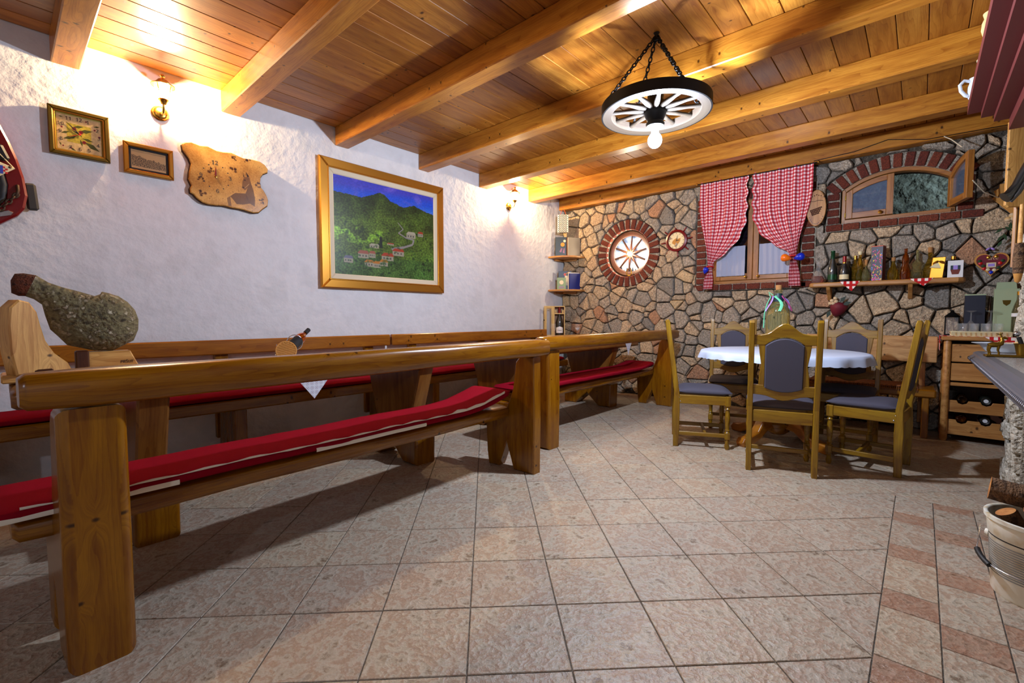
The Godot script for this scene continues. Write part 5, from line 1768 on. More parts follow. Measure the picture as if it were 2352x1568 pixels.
func build_wall_decor():
	var q := PI / 2
	var p := thing("landscape_painting", "large gold framed landscape painting of green hills and a village", "painting", Vector3(0.004, 2.022, 3.285), q)
	frame_bars(p, "frame", 1.33, 1.07, 0.088, 0.048, M.gold)
	frame_bars(p, "inner_fillet", 1.325, 1.065, 0.012, 0.052, M.gold_foil)
	frame_bars(p, "linen_liner", 1.22, 0.96, 0.055, 0.036, M.linen)
	part(p, "canvas", plane01(1.225, 0.965), M.painting, Vector3(0, 0, 0.026))
	part(p, "backing", box(Vector3(1.36, 1.10, 0.012), 0), M.dark_wood, Vector3(0, 0, 0.008))
	var c := thing("olive_clock", "square clock with olive branch face in an old gold frame", "clock", Vector3(0.004, 2.352, 5.69), q)
	frame_bars(c, "frame", 0.252, 0.262, 0.026, 0.034, M.gold_dark)
	frame_bars(c, "inner_lip", 0.236, 0.246, 0.010, 0.028, M.gold)
	part(c, "face", plane01(0.24, 0.25), M.olive, Vector3(0, 0, 0.014))
	part(c, "backing", box(Vector3(0.27, 0.28, 0.01), 0), M.dark_wood, Vector3(0, 0, 0.006))
	var pos := [[0.045, 0.092], [0.092, 0.05], [0.098, 0.0], [0.092, -0.05], [0.045, -0.095], [0.0, -0.098], [-0.048, -0.095], [-0.092, -0.048], [-0.095, 0.0], [-0.092, 0.05], [-0.052, 0.092], [0.0, 0.097]]
	for k in 12: part(c, "numeral", text_mesh(str(k + 1), 0.030), M.ink_purple, Vector3(pos[k][0], pos[k][1], 0.0155))
	part(c, "hour_hand", hand(0.05, 0.004), M.ink, Vector3(0, 0, 0.0165), Vector3(0, 0, 62))
	part(c, "minute_hand", hand(0.085, 0.003), M.ink, Vector3(0, 0, 0.0178), Vector3(0, 0, 42))
	part(c, "second_hand", hand(0.07, 0.0015), M.red, Vector3(0, 0, 0.019), Vector3(0, 0, 118))
	part(c, "pin", lathe([0, 0, 0.006, 0, 0.006, 0.004, 0, 0.005], 12), M.red, Vector3(0, 0, 0.018), Vector3(90, 0, 0))
	var e := thing("framed_engraving", "small engraving of a hill town in a shiny gold frame", "picture", Vector3(0.004, 2.268, 5.318), q)
	frame_bars(e, "frame", 0.235, 0.162, 0.030, 0.03, M.gold)
	frame_bars(e, "mat", 0.205, 0.132, 0.016, 0.016, M.black_mat)
	part(e, "print", plane01(0.207, 0.134), M.engraving, Vector3(0, 0, 0.012))
	part(e, "backing", box(Vector3(0.25, 0.18, 0.01), 0), M.dark_wood, Vector3(0, 0, 0.006))
	var sl := thing("burl_clock", "wall clock on a knotty wood slab with a burnt-in donkey", "clock", Vector3(0.004, 2.22, 4.8), q)
	var outline := pv([-0.313, 0.224, -0.296, 0.241, -0.254, 0.256, -0.198, 0.245, -0.144, 0.254, -0.083, 0.235, -0.034, 0.236, 0.024, 0.247, 0.07, 0.235, 0.114, 0.225, 0.183, 0.231, 0.241, 0.23, 0.283, 0.209, 0.306, 0.179, 0.303, 0.151, 0.264, 0.126, 0.246, 0.097, 0.24, 0.052, 0.248, 0.008, 0.268, -0.014, 0.289, -0.051, 0.301, -0.089, 0.295, -0.136, 0.256, -0.17, 0.221, -0.207, 0.179, -0.217, 0.129, -0.209, 0.077, -0.201, 0.018, -0.202, -0.039, -0.195, -0.104, -0.203, -0.155, -0.204, -0.194, -0.194, -0.229, -0.168, -0.249, -0.143, -0.27, -0.135, -0.272, -0.103, -0.261, -0.076, -0.279, -0.032, -0.273, 0.026, -0.259, 0.09, -0.272, 0.127, -0.308, 0.178])
	part(sl, "slab", prism(outline, 0.038, 0.006, 0, Vector2.ZERO, true), M.slab, Vector3(0, 0, 0.022))
	var bark := PackedVector2Array()
	for v in outline: bark.append(v * 1.0 + Vector2(-0.006 if v.x < -0.15 else 0.004, -0.004))
	part(sl, "bark_edge", prism(bark, 0.022, 0.004, 0, Vector2.ZERO, true), M.slab_edge, Vector3(0, 0, 0.013))
	for k in [[-0.099, 0.135, "12"], [-0.197, 0.017, "9"], [0.008, 0.031, "3"], [-0.085, -0.088, "6"]]:
		part(sl, "numeral", text_mesh(k[2], 0.042, 0.001, true), M.ink, Vector3(k[0], k[1], 0.0415))
	for k in 12:
		if k % 3 == 0: continue
		var a := TAU * k / 12.0
		part(sl, "hour_dot", lathe([0, 0, 0.005, 0, 0, 0.001], 8), M.ink, Vector3(-0.092 + sin(a) * 0.098, 0.024 + cos(a) * 0.098, 0.041), Vector3(90, 0, 0))
	part(sl, "hour_hand", hand(0.07, 0.006), M.red_paint, Vector3(-0.095, 0.024, 0.043), Vector3(0, 0, 0))
	part(sl, "minute_hand", hand(0.09, 0.004), M.red_paint, Vector3(-0.095, 0.024, 0.0445), Vector3(0, 0, -2))
	part(sl, "pin", lathe([0, 0, 0.008, 0, 0.008, 0.005, 0, 0.007], 12), M.brass, Vector3(-0.095, 0.024, 0.043), Vector3(90, 0, 0))
	# horse collar on the wall, with a pennant hung on it
	var hc := thing("horse_collar", "red horse collar with black padding and rusty chain on the wall", "horse collar", Vector3(0.01, 0, 6.28), q)
	var ho := [Vector2(0, 2.64), Vector2(0.10, 2.52), Vector2(0.165, 2.42), Vector2(0.227, 2.295), Vector2(0.262, 2.2), Vector2(0.292, 2.10), Vector2(0.316, 1.99), Vector2(0.327, 1.88), Vector2(0.312, 1.80), Vector2(0.278, 1.749), Vector2(0.2, 1.686), Vector2(0.1, 1.65), Vector2(0, 1.64)]
	var hi := [Vector2(0, 1.75), Vector2(0.12, 1.76), Vector2(0.19, 1.79), Vector2(0.228, 1.85), Vector2(0.236, 1.93), Vector2(0.215, 2.05), Vector2(0.17, 2.16), Vector2(0.09, 2.28), Vector2(0, 2.33)]
	for s in [-1.0, 1.0]:
		var qq := PackedVector2Array()
		for v in ho: qq.append(Vector2(v.x * s, v.y))
		for v in hi: qq.append(Vector2(v.x * s, v.y))
		part(hc, "hame", prism(qq, 0.075, 0.012, 1, Vector2.ZERO, true), M.red_paint, Vector3(0, 0, 0.04))
	var pad := []
	for v in hi: pad.append(Vector3(v.x - 0.014 if v.x > 0.05 else v.x, v.y, 0.055))
	for i in range(hi.size() - 2, 0, -1): pad.append(Vector3(-hi[i].x + 0.014, hi[i].y, 0.055))
	part(hc, "padding", tube(pad, 0.03, 10, true), M.rubber)
	var mir := PackedVector2Array()
	for v in hi: mir.append(v)
	for i in range(hi.size() - 2, 0, -1): mir.append(Vector2(-hi[i].x, hi[i].y))
	part(hc, "panel", prism(mir, 0.01, 0), M.rush, Vector3(0, 0, 0.012))
	part(hc, "hook", tube([Vector3(0.285, 1.935, 0.08), Vector3(0.285, 1.90, 0.105), Vector3(0.28, 1.87, 0.10), Vector3(0.262, 1.865, 0.09)], 0.009, 8), M.rust)
	part(hc, "chain", chain_mesh(Vector3(0.275, 1.87, 0.10), Vector3(0.18, 1.735, 0.10), 0.035, 0.006), M.rust)
	part(hc, "buckle_plate", prism(pv([0.10, 1.69, 0.25, 1.745, 0.262, 1.765, 0.24, 1.775, 0.10, 1.72]), 0.008, 0.002), M.steel, Vector3(0, 0, 0.082))
	part(hc, "strap", box(Vector3(0.055, 0.17, 0.03), 0.012), M.grey_rubber, Vector3(0.345, 1.885, 0.03), Vector3(0, 0, 4))
	part(hc, "strap", box(Vector3(0.045, 0.10, 0.03), 0.012), M.rubber, Vector3(0.225, 2.12, 0.09), Vector3(0, 0, 20))
	var pn := thing("pennant", "cream cardboard pennant with a red and white checkered shield", "pennant", Vector3(0.125, 2.015, 6.135), deg_to_rad(98))
	part(pn, "card", prism(pv([0.0, -0.105, 0.135, 0.018, 0.0, 0.07, -0.135, 0.018]), 0.012, 0.002), M.cream)
	part(pn, "cord", tube([Vector3(-0.13, 0.02, 0), Vector3(-0.03, 0.14, 0.0), Vector3(0.03, 0.145, 0.0), Vector3(0.13, 0.02, 0)], 0.003, 5), M.cream)
	part(pn, "rivet", lathe([0, 0, 0.008, 0, 0.004, 0.004, 0, 0.005], 10), M.rust, Vector3(0.112, 0.02, 0.006), Vector3(90, 0, 0))
	for i in 5:
		for j in 4:
			if (i + j) % 2 == 0: part(pn, "shield_check", box(Vector3(0.0105, 0.0105, 0.0012), 0), M.red, Vector3(0.055 + i * 0.0105, -0.018 + j * 0.0105, 0.0066), Vector3(0, 0, 0))
	part(pn, "shield_panel", box(Vector3(0.013, 0.05, 0.0014), 0), M.blue_label, Vector3(0.076, -0.002, 0.0072))

# ------------------------------------------------------------------ round table and chairs
func make_chair(label, at, turn):
	var t := thing("dining_chair", label, "chair", at, turn, "chairs at the round table")
	var m: StandardMaterial3D = M.chair
	var fl := Basis(Vector3(0, 0, -1), Vector3.UP, Vector3.RIGHT)  # prism x -> -z
	for s in [-1.0, 1.0]:
		var post := pv([-0.185, 0.0, -0.228, 0.0, -0.232, 0.30, -0.225, 0.47, -0.305, 1.075, -0.295, 1.092, -0.275, 1.092, -0.268, 1.07, -0.182, 0.47, -0.178, 0.30])
		var o = part(t, "rear_post", prism(post, 0.036, 0.004, 1, roff()), m)
		o.transform = Transform3D(Basis(Vector3(0, 0, -1), Vector3.UP, Vector3.RIGHT), Vector3(s * 0.203, 0, 0))
		var leg := []
		part(t, "front_leg", merged([[box(Vector3(0.044, 0.085, 0.044), 0.003, 1), xf(Vector3(0, 0.41, 0))], [box(Vector3(0.042, 0.055, 0.042), 0.003, 1), xf(Vector3(0, 0.115, 0))], [lathe([0.016, 0.138, 0.021, 0.145, 0.014, 0.155, 0.019, 0.165, 0.013, 0.175, 0.017, 0.20, 0.021, 0.26, 0.016, 0.32, 0.013, 0.335, 0.021, 0.345, 0.014, 0.355, 0.022, 0.368], 14), xf()], [lathe([0.0, 0.0, 0.014, 0.0, 0.021, 0.03, 0.014, 0.055, 0.020, 0.07, 0.016, 0.09], 14), xf()]]), m, Vector3(s * 0.20, 0, -0.20))
		part(t, "seat_rail", box(Vector3(0.024, 0.075, 0.37), 0.003, 2, roff()), m, Vector3(s * 0.205, 0.412, 0.0))
		part(t, "stretcher", box(Vector3(0.02, 0.034, 0.37), 0.003, 2, roff()), m, Vector3(s * 0.20, 0.115, 0.0))
		for k in 2: part(t, "screw", lathe([0, 0, 0.005, 0, 0, 0.003], 8), M.steel, Vector3(s * 0.2185, 0.395 + k * 0.035, 0.175 if k == 0 else 0.185), Vector3(0, 0, -90 * s))
	part(t, "seat_rail", box(Vector3(0.37, 0.075, 0.024), 0.003, 0, roff()), m, Vector3(0, 0.412, -0.205))
	part(t, "seat_rail", box(Vector3(0.37, 0.085, 0.024), 0.003, 0, roff()), m, Vector3(0, 0.405, 0.205))
	part(t, "cross_stretcher", box(Vector3(0.38, 0.03, 0.024), 0.003, 0, roff()), m, Vector3(0, 0.115, -0.03))
	# seat pad
	var rows := []
	for i in 13:
		var f := float(i) / 12
		var zz := lerpf(-0.232, 0.195, f)
		var e := pow(clampf(minf(f, 1 - f) * 6.0, 0, 1), 0.5)
		var r := PackedVector3Array()
		for j in 24:
			var a := TAU * j / 24.0
			var qx := pow(pow(absf(cos(a)), 4.0) + pow(absf(sin(a)), 4.0), -0.25)
			var hw := lerpf(0.228, 0.205, f)
			r.append(Vector3(cos(a) * qx * hw * lerpf(0.92, 1, e), 0.475 + sin(a) * qx * (0.033 if sin(a) > 0 else 0.024) * e, zz))
		rows.append(r)
	part(t, "seat_pad", surf(rows, true, 1, 1, true), M.fabric_grey)
	# back: all pieces lie in the tilted plane of the posts
	var tilt := Transform3D(Basis(Vector3.RIGHT, deg_to_rad(7.4)), Vector3(0, 0.47, 0.204))
	var crest := [Vector2(-0.187, 0.455), Vector2(-0.187, 0.525), Vector2(-0.15, 0.525)]
	for i in 13:
		var f := -1.0 + i / 6.0
		crest.append(Vector2(f * 0.125, 0.53 + 0.075 * (0.5 + 0.5 * cos(f * PI))))
	crest.append_array([Vector2(0.15, 0.525), Vector2(0.187, 0.525), Vector2(0.187, 0.455), Vector2(0.13, 0.455)])
	for i in 9:
		var f := 1.0 - i / 4.0
		crest.append(Vector2(f * 0.118, 0.455 + 0.055 * (1.0 - f * f)))
	crest.append(Vector2(-0.13, 0.455))
	partx(t, "crest_rail", prism(PackedVector2Array(crest), 0.026, 0.003, 0, roff()), m, tilt)
	var low := [Vector2(-0.187, 0.165), Vector2(-0.12, 0.165)]
	for i in 9:
		var f := -1.0 + i / 4.0
		low.append(Vector2(f * 0.115, 0.15 - 0.03 * (1.0 - f * f)))
	low.append_array([Vector2(0.12, 0.165), Vector2(0.187, 0.165), Vector2(0.187, 0.095)])
	for i in 9:
		var f := 1.0 - i / 4.0
		low.append(Vector2(f * 0.14, 0.092 - 0.035 * (0.5 + 0.5 * cos(f * PI))))
	low.append(Vector2(-0.187, 0.095))
	partx(t, "lower_rail", prism(PackedVector2Array(low), 0.026, 0.003, 0, roff()), m, tilt)
	for s in [-1.0, 1.0]:
		var sl := pv([s * 0.116, 0.14, s * 0.155, 0.155, s * 0.150, 0.24, s * 0.140, 0.31, s * 0.152, 0.39, s * 0.160, 0.47, s * 0.116, 0.47])
		partx(t, "slat", prism(sl, 0.022, 0.003, 1, roff()), m, tilt)
	var pan := []
	for i in 9:
		var f := -1.0 + i / 4.0
		pan.append(Vector2(f * 0.116, 0.145 - 0.028 * (1.0 - f * f)))
	for i in 11:
		var f := 1.0 - i / 5.0
		pan.append(Vector2(f * 0.118, 0.45 + 0.052 * (1.0 - f * f)))
	partx(t, "back_pad", prism(PackedVector2Array(pan), 0.036, 0.006, 1, Vector2.ZERO, true), M.fabric_grey, tilt)
	return t

func face(d: Vector2) -> float:
	# turn that points local -z along (x, z)
	return atan2(-d.x, -d.y)

func build_dining():
	var c := Vector2(3.40, 1.47)
	var t := thing("round_table", "round pedestal table with carved feet under a white cloth", "table", Vector3(c.x, 0, c.y), 0.35)
	part(t, "tabletop", lathe([0, 0.775, 0.63, 0.775, 0.645, 0.785, 0.645, 0.80, 0.635, 0.808, 0, 0.808], 56), M.chair)
	part(t, "pedestal", lathe([0, 0.14, 0.12, 0.14, 0.14, 0.17, 0.10, 0.22, 0.075, 0.27, 0.10, 0.36, 0.11, 0.46, 0.08, 0.58, 0.07, 0.64, 0.11, 0.68, 0.18, 0.775, 0, 0.775], 28), M.bench)
	part(t, "drop", lathe([0, 0.06, 0.05, 0.065, 0.095, 0.10, 0.10, 0.14, 0, 0.15], 24), M.bench)
	var foot := pv([0.05, 0.14, 0.07, 0.34, 0.13, 0.35, 0.20, 0.25, 0.29, 0.12, 0.38, 0.085, 0.45, 0.075, 0.475, 0.04, 0.46, 0.0, 0.36, 0.0, 0.27, 0.045, 0.17, 0.12])
	for k in 4:
		var a := TAU * (k + 0.5) / 4.0
		var o = part(t, "foot", prism(foot, 0.085, 0.015, 0, roff(), true), M.bench_pale)
		o.rotation.y = a
	# cloth
	var cl := thing("round_tablecloth", "white tablecloth with scalloped hem on the round table", "tablecloth", Vector3(c.x, 0.8085, c.y))
	var rows := []
	var prof := [[0.0, 0.005], [0.30, 0.005], [0.55, 0.005], [0.63, 0.004], [0.652, -0.002], [0.664, -0.018], [0.672, -0.040], [0.678, -0.062]]
	var seg := 150
	for i in prof.size():
		var r := PackedVector3Array()
		for k in seg:
			var a := TAU * k / seg
			var f := clampf((prof[i][0] - 0.652) / 0.026, 0, 1)
			var rad: float = prof[i][0] + f * 0.013 * sin(a * 17.0 + sin(a * 3.0))
			var y: float = prof[i][1] - f * (0.006 * absf(sin(a * 25.0)) + 0.010 * sin(a * 2.0 + 1.0))
			r.append(Vector3(cos(a) * rad, y, sin(a) * rad))
		rows.append(r)
	part(cl, "cloth", surf(rows, true), M.tablecloth)
	make_chair("chair with its back to the room and the carboy behind its crest", Vector3(3.617 - 0.26 * 0.205, 0, 2.43 - 0.965 * 0.205), face(Vector2(-0.26, -0.965)))
	make_chair("chair at the end of the shorter log bench, seen from the side", Vector3(2.885, 0, 1.965), face(Vector2(0.915, -0.40)))
	make_chair("chair beside the wine cabinet, facing the log benches", Vector3(4.06, 0, 1.75), face(Vector2(-0.995, -0.1)))
	make_chair("chair under the curtained window, facing the room", Vector3(2.915, 0, 1.13), face(Vector2(0.30, 0.95)))
	make_chair("chair in front of the low plank bench, facing the room", Vector3(3.85, 0, 1.12), face(Vector2(-0.03, 1.0)))
	# carboy in the middle of the table
	var b := thing("carboy", "big glass carboy with cork and coloured ribbons on the round table", "bottle", Vector3(3.352, 0.8145, 1.36))
	part(b, "glass", lathe([0, 0, 0.09, 0.0, 0.098, 0.02, 0.10, 0.06, 0.098, 0.30, 0.090, 0.36, 0.065, 0.41, 0.036, 0.445, 0.027, 0.47, 0.026, 0.525, 0.033, 0.53, 0.033, 0.545, 0, 0.546], 36), M.pale_glass)
	part(b, "cork", lathe([0, 0.547, 0.024, 0.547, 0.026, 0.59, 0, 0.592], 16), M.cork)
	part(b, "collar", lathe([0.042, 0.44, 0.044, 0.46, 0.032, 0.50, 0.030, 0.515, 0.028, 0.515, 0.028, 0.45], 20), M.teal)
	for k in 6:
		var a := 0.3 + k * 1.05
		var d := Vector3(cos(a), 0, sin(a))
		var m2 = [M.pink, M.mint, M.lilac][k % 3]
		var rr := []
		for i in 9:
			var f := i / 8.0
			var mid := Vector3(0, 0.49, 0) + d * (0.034 + 0.075 * f) + Vector3(0, -0.12 * f * f - 0.02 * f, 0) + d.cross(Vector3.UP) * 0.025 * sin(f * 5.0 + k)
			var w := d.cross(Vector3.UP) * 0.012
			rr.append(PackedVector3Array([mid - w, mid + Vector3(0, 0.006, 0), mid + w]))
		part(b, "ribbon", surf(rr), m2)
	part(b, "cord", tube([Vector3(-0.04, 0.50, 0.02), Vector3(-0.075, 0.53, 0.02), Vector3(-0.06, 0.48, 0.02), Vector3(-0.085, 0.42, 0.03), Vector3(-0.105, 0.33, 0.03), Vector3(-0.108, 0.20, 0.03)], 0.005, 6), M.mint)

# ------------------------------------------------------------------ along the stone wall
func build_back_corner():
	# ship wheel clock
	var t := thing("ship_wheel_clock", "dark red ship wheel clock with a pale map face", "clock", Vector3(1.865, 2.128, 0.06))
	part(t, "rim", lathe([0.108, -0.018, 0.142, -0.018, 0.148, 0.0, 0.142, 0.018, 0.120, 0.024, 0.108, 0.012, 0.108, -0.018], 40), M.red_paint, Vector3.ZERO, Vector3(90, 0, 0))
	part(t, "dial", lathe([0, 0.006, 0.112, 0.006, 0.112, -0.01, 0, -0.01], 32), M.cream, Vector3.ZERO, Vector3(90, 0, 0))
	part(t, "map_print", prism(pv([-0.06, -0.03, -0.02, -0.055, 0.02, -0.05, 0.05, -0.01, 0.055, 0.03, 0.02, 0.02, -0.01, 0.03, -0.05, 0.0]), 0.001, 0), M.straw, Vector3(0, 0, 0.0068))
	for k in 8:
		part(t, "handle", lathe([0, 0.135, 0.008, 0.14, 0.011, 0.165, 0.007, 0.185, 0.010, 0.20, 0.006, 0.212, 0, 0.213], 10), M.red_paint, Vector3.ZERO, Vector3(0, 0, 45 * k + 6))
	part(t, "hour_hand", hand(0.05, 0.005), M.ink, Vector3(0.0, 0, 0.009), Vector3(0, 0, -86))
	part(t, "minute_hand", hand(0.078, 0.004), M.ink, Vector3(0.0, 0, 0.0105), Vector3(0, 0, -14))
	for k in 12:
		var a := TAU * k / 12.0
		part(t, "hour_mark", box(Vector3(0.005, 0.016, 0.001), 0), M.ink, Vector3(sin(a) * 0.094, cos(a) * 0.094, 0.0068), Vector3(0, 0, -30 * k))
	# horseshoe in the round window
	var hs := []
	for k in 15:
		var a := deg_to_rad(118 + k * 304.0 / 14.0)
		hs.append(Vector3(cos(a) * 0.038, sin(a) * 0.046 + (0.02 if k == 0 or k == 14 else 0.0), 0))
	single("horseshoe", tube(hs, 0.009, 8), M.brass, "brass horseshoe standing in the round window", "horseshoe", Vector3(1.15, 1.756, 0.0))
	# oval plaque
	var pl := thing("oval_plaque", "oval wooden plaque carved with grapes beside the wide curtain", "plaque", Vector3(3.432, 2.30, 0.115), deg_to_rad(6))
	var ov := PackedVector2Array()
	for k in 36: ov.append(Vector2(cos(TAU * k / 36.0) * 0.090, sin(TAU * k / 36.0) * 0.195))
	part(pl, "board", prism(ov, 0.022, 0.005, 1, roff(), true), M.shelf)
	for r in 4:
		for k in 8 - r:
			part(pl, "grape", lathe(sphere_prof(0.009, 0.6, 5), 8), M.dark_wood, Vector3(-0.05 + r * 0.006 + k * 0.0135, -0.025 - r * 0.016 + k * 0.004, 0.011), Vector3(90, 0, 0))
	part(pl, "carved_branch", tube([Vector3(-0.06, 0.075, 0.011), Vector3(-0.02, 0.07, 0.012), Vector3(0.02, 0.08, 0.012), Vector3(0.06, 0.072, 0.011)], 0.003, 5), M.dark_wood)
	for k in 5: part(pl, "carved_star", lathe(sphere_prof(0.006, 0.6, 4), 6), M.dark_wood, Vector3(-0.04 + k * 0.02, 0.125 + 0.008 * (2 - absi(k - 2)), 0.011), Vector3(90, 0, 0))
	for k in 11:
		var a := deg_to_rad(215 + 11 * k)
		part(pl, "carved_letter", box(Vector3(0.006, 0.010, 0.002), 0), M.dark_wood, Vector3(cos(a) * 0.074, sin(a) * 0.172, 0.0115), Vector3(0, 0, 215 + 11 * k + 90))
	# dry flower bag under the shelf
	var fb := thing("flower_bag", "dark red cloth bag of dried roses hanging under the bottle shelf", "decoration", Vector3(3.655, 1.23, 0.085))
	part(fb, "bag", lathe([0, -0.115, 0.02, -0.11, 0.05, -0.08, 0.075, -0.03, 0.08, 0.01, 0.06, 0.035, 0.03, 0.045, 0, 0.045], 20), M.wine_cloth, Vector3(0.01, 0, 0), Vector3(0, 0, -14))
	for p in [[-0.05, 0.06, 0.03], [-0.02, 0.085, 0.035], [-0.035, 0.03, 0.05], [-0.065, 0.03, 0.03], [-0.01, 0.05, 0.05]]:
		part(fb, "rose", lathe(sphere_prof(0.021, 0.85, 6), 9), M.rose, Vector3(p[0], p[1], p[2]), Vector3(35, 20, 0))
	for p in [[0.05, 0.07, 40], [0.075, 0.045, 70], [-0.03, -0.015, -160]]:
		part(fb, "leaf", prism(pv([0, 0, 0.022, 0.035, 0, 0.085, -0.02, 0.04]), 0.003, 0), M.leaf_dark, Vector3(p[0] - 0.03, p[1] - 0.03, 0.05), Vector3(0, 0, -p[2]))
	# gingerbread heart
	var ht := thing("gingerbread_heart", "wrapped red gingerbread heart with sugar flowers hanging on the stone wall", "decoration", Vector3(4.785, 1.605, 0.075))
	var hp := PackedVector2Array()
	var hp2 := PackedVector2Array()
	for k in 40:
		var a := TAU * k / 40.0
		var v := Vector2(16.0 * pow(sin(a), 3), 13.0 * cos(a) - 5.0 * cos(2 * a) - 2.0 * cos(3 * a) - cos(4 * a)) / 17.0
		hp.append(v * Vector2(0.118, 0.125))
		hp2.append(v * Vector2(0.104, 0.110))
	part(ht, "rim", prism(hp, 0.022, 0.006, 0, Vector2.ZERO, true), M.straw)
	part(ht, "icing", prism(hp2, 0.026, 0.004, 0, Vector2.ZERO, true), M.wine_cloth)
	part(ht, "mirror", box(Vector3(0.062, 0.045, 0.006), 0.002), M.cream, Vector3(0, -0.02, 0.015))
	part(ht, "mirror_glass", box(Vector3(0.042, 0.026, 0.004), 0.001), M.lilac, Vector3(0, -0.02, 0.018))
	for p in [[-0.07, 0.0, 0], [-0.05, -0.025, 1], [0.055, -0.005, 0], [0.07, 0.015, 1], [0.02, -0.065, 2], [-0.02, -0.06, 2], [0.0, -0.085, 3], [-0.075, 0.02, 1], [0.045, -0.045, 1], [-0.045, -0.05, 0], [-0.02, 0.05, 4], [0.03, 0.055, 4]]:
		part(ht, "sugar_flower", lathe(sphere_prof(0.015, 0.5, 5), 8), [M.red, M.green, M.cream, M.blue_balloon, M.gold_foil][p[2]], Vector3(p[0], p[1], 0.015), Vector3(90, 0, 0))
	part(ht, "lettering", text_mesh("srce", 0.035, 0.002, true), M.rose, Vector3(0.01, 0.04, 0.0145))
	part(ht, "bow", merged([[lathe(sphere_prof(0.02, 0.5, 6), 8), xf(Vector3(-0.015, 0, 0), Vector3(0, 0, 40))], [lathe(sphere_prof(0.02, 0.5, 6), 8), xf(Vector3(0.015, 0, 0), Vector3(0, 0, -40))]]), M.lilac, Vector3(-0.01, 0.125, 0.01))
	# corn husk wreath
	var wr := thing("straw_fan", "straw fan with dried flowers half hidden by the hanging board", "decoration", Vector3(4.915, 2.19, 0.11))
	var fan := PackedVector2Array([Vector2(0, -0.20)])
	for k in 13:
		var a := deg_to_rad(35 + k * 12.5)
		fan.append(Vector2(cos(a), sin(a)) * (0.15 if k % 2 == 0 else 0.13))
	part(wr, "fan", prism(fan, 0.012, 0.003), M.straw)
	for k in 7: part(wr, "dried_flower", lathe(sphere_prof(0.024, 0.8, 6), 9), M.rose if k % 2 == 0 else M.bread, Vector3(-0.02 + 0.03 * sin(k * 2.1), -0.20 + 0.02 * cos(k * 1.7), 0.03))
	for k in 14:
		part(wr, "sprig", prism(pv([0, 0, 0.012, 0.03, 0, 0.07, -0.012, 0.03]), 0.003, 0), M.green, Vector3(-0.03 + 0.05 * sin(k * 1.3), -0.24 - 0.012 * k, 0.03 + 0.01 * (k % 3)), Vector3(0, 0, 180 + 50 * sin(k * 2.7)))
	# low plank bench with a woven mat
	var pb := thing("plank_bench", "low plank bench with board back against the stone wall", "bench", Vector3(3.925, 0, 0.325))
	part(pb, "back_board", box(Vector3(1.06, 0.25, 0.028), 0.006, 0, roff()), M.plank_pale, Vector3(0, 0.805, -0.14))
	for s in [-1.0, 1.0]:
		part(pb, "back_post", box(Vector3(0.045, 0.72, 0.04), 0.004, 1, roff()), M.shelf, Vector3(s * 0.40 + 0.03, 0.45, -0.175))
		part(pb, "leg", box(Vector3(0.05, 0.38, 0.28), 0.006, 1, roff()), M.bench, Vector3(s * 0.46, 0.19, 0.02))
	part(pb, "seat_plank", box(Vector3(1.06, 0.075, 0.36), 0.012, 0, roff()), M.bench, Vector3(0, 0.415, 0.0))
	var mat := thing("woven_mat", "fringed woven mat lying on the low plank bench", "mat", Vector3(3.90, 0.454, 0.335))
	part(mat, "weave", box(Vector3(0.86, 0.022, 0.34), 0.008), M.rush, Vector3(0, 0.011, 0))
	var fs := stn()
	for k in 60: box_into(fs, Vector3(0.006, 0.045, 0.004), 0.001, 0, Vector2.ZERO, xf(Vector3(-0.425 + k * 0.0144, -0.004, 0.184), Vector3(4 * sin(k * 3.1), 0, 5 * sin(k * 1.9))))
	part(mat, "fringe", fin(fs), M.rush)
	wine_cabinet()

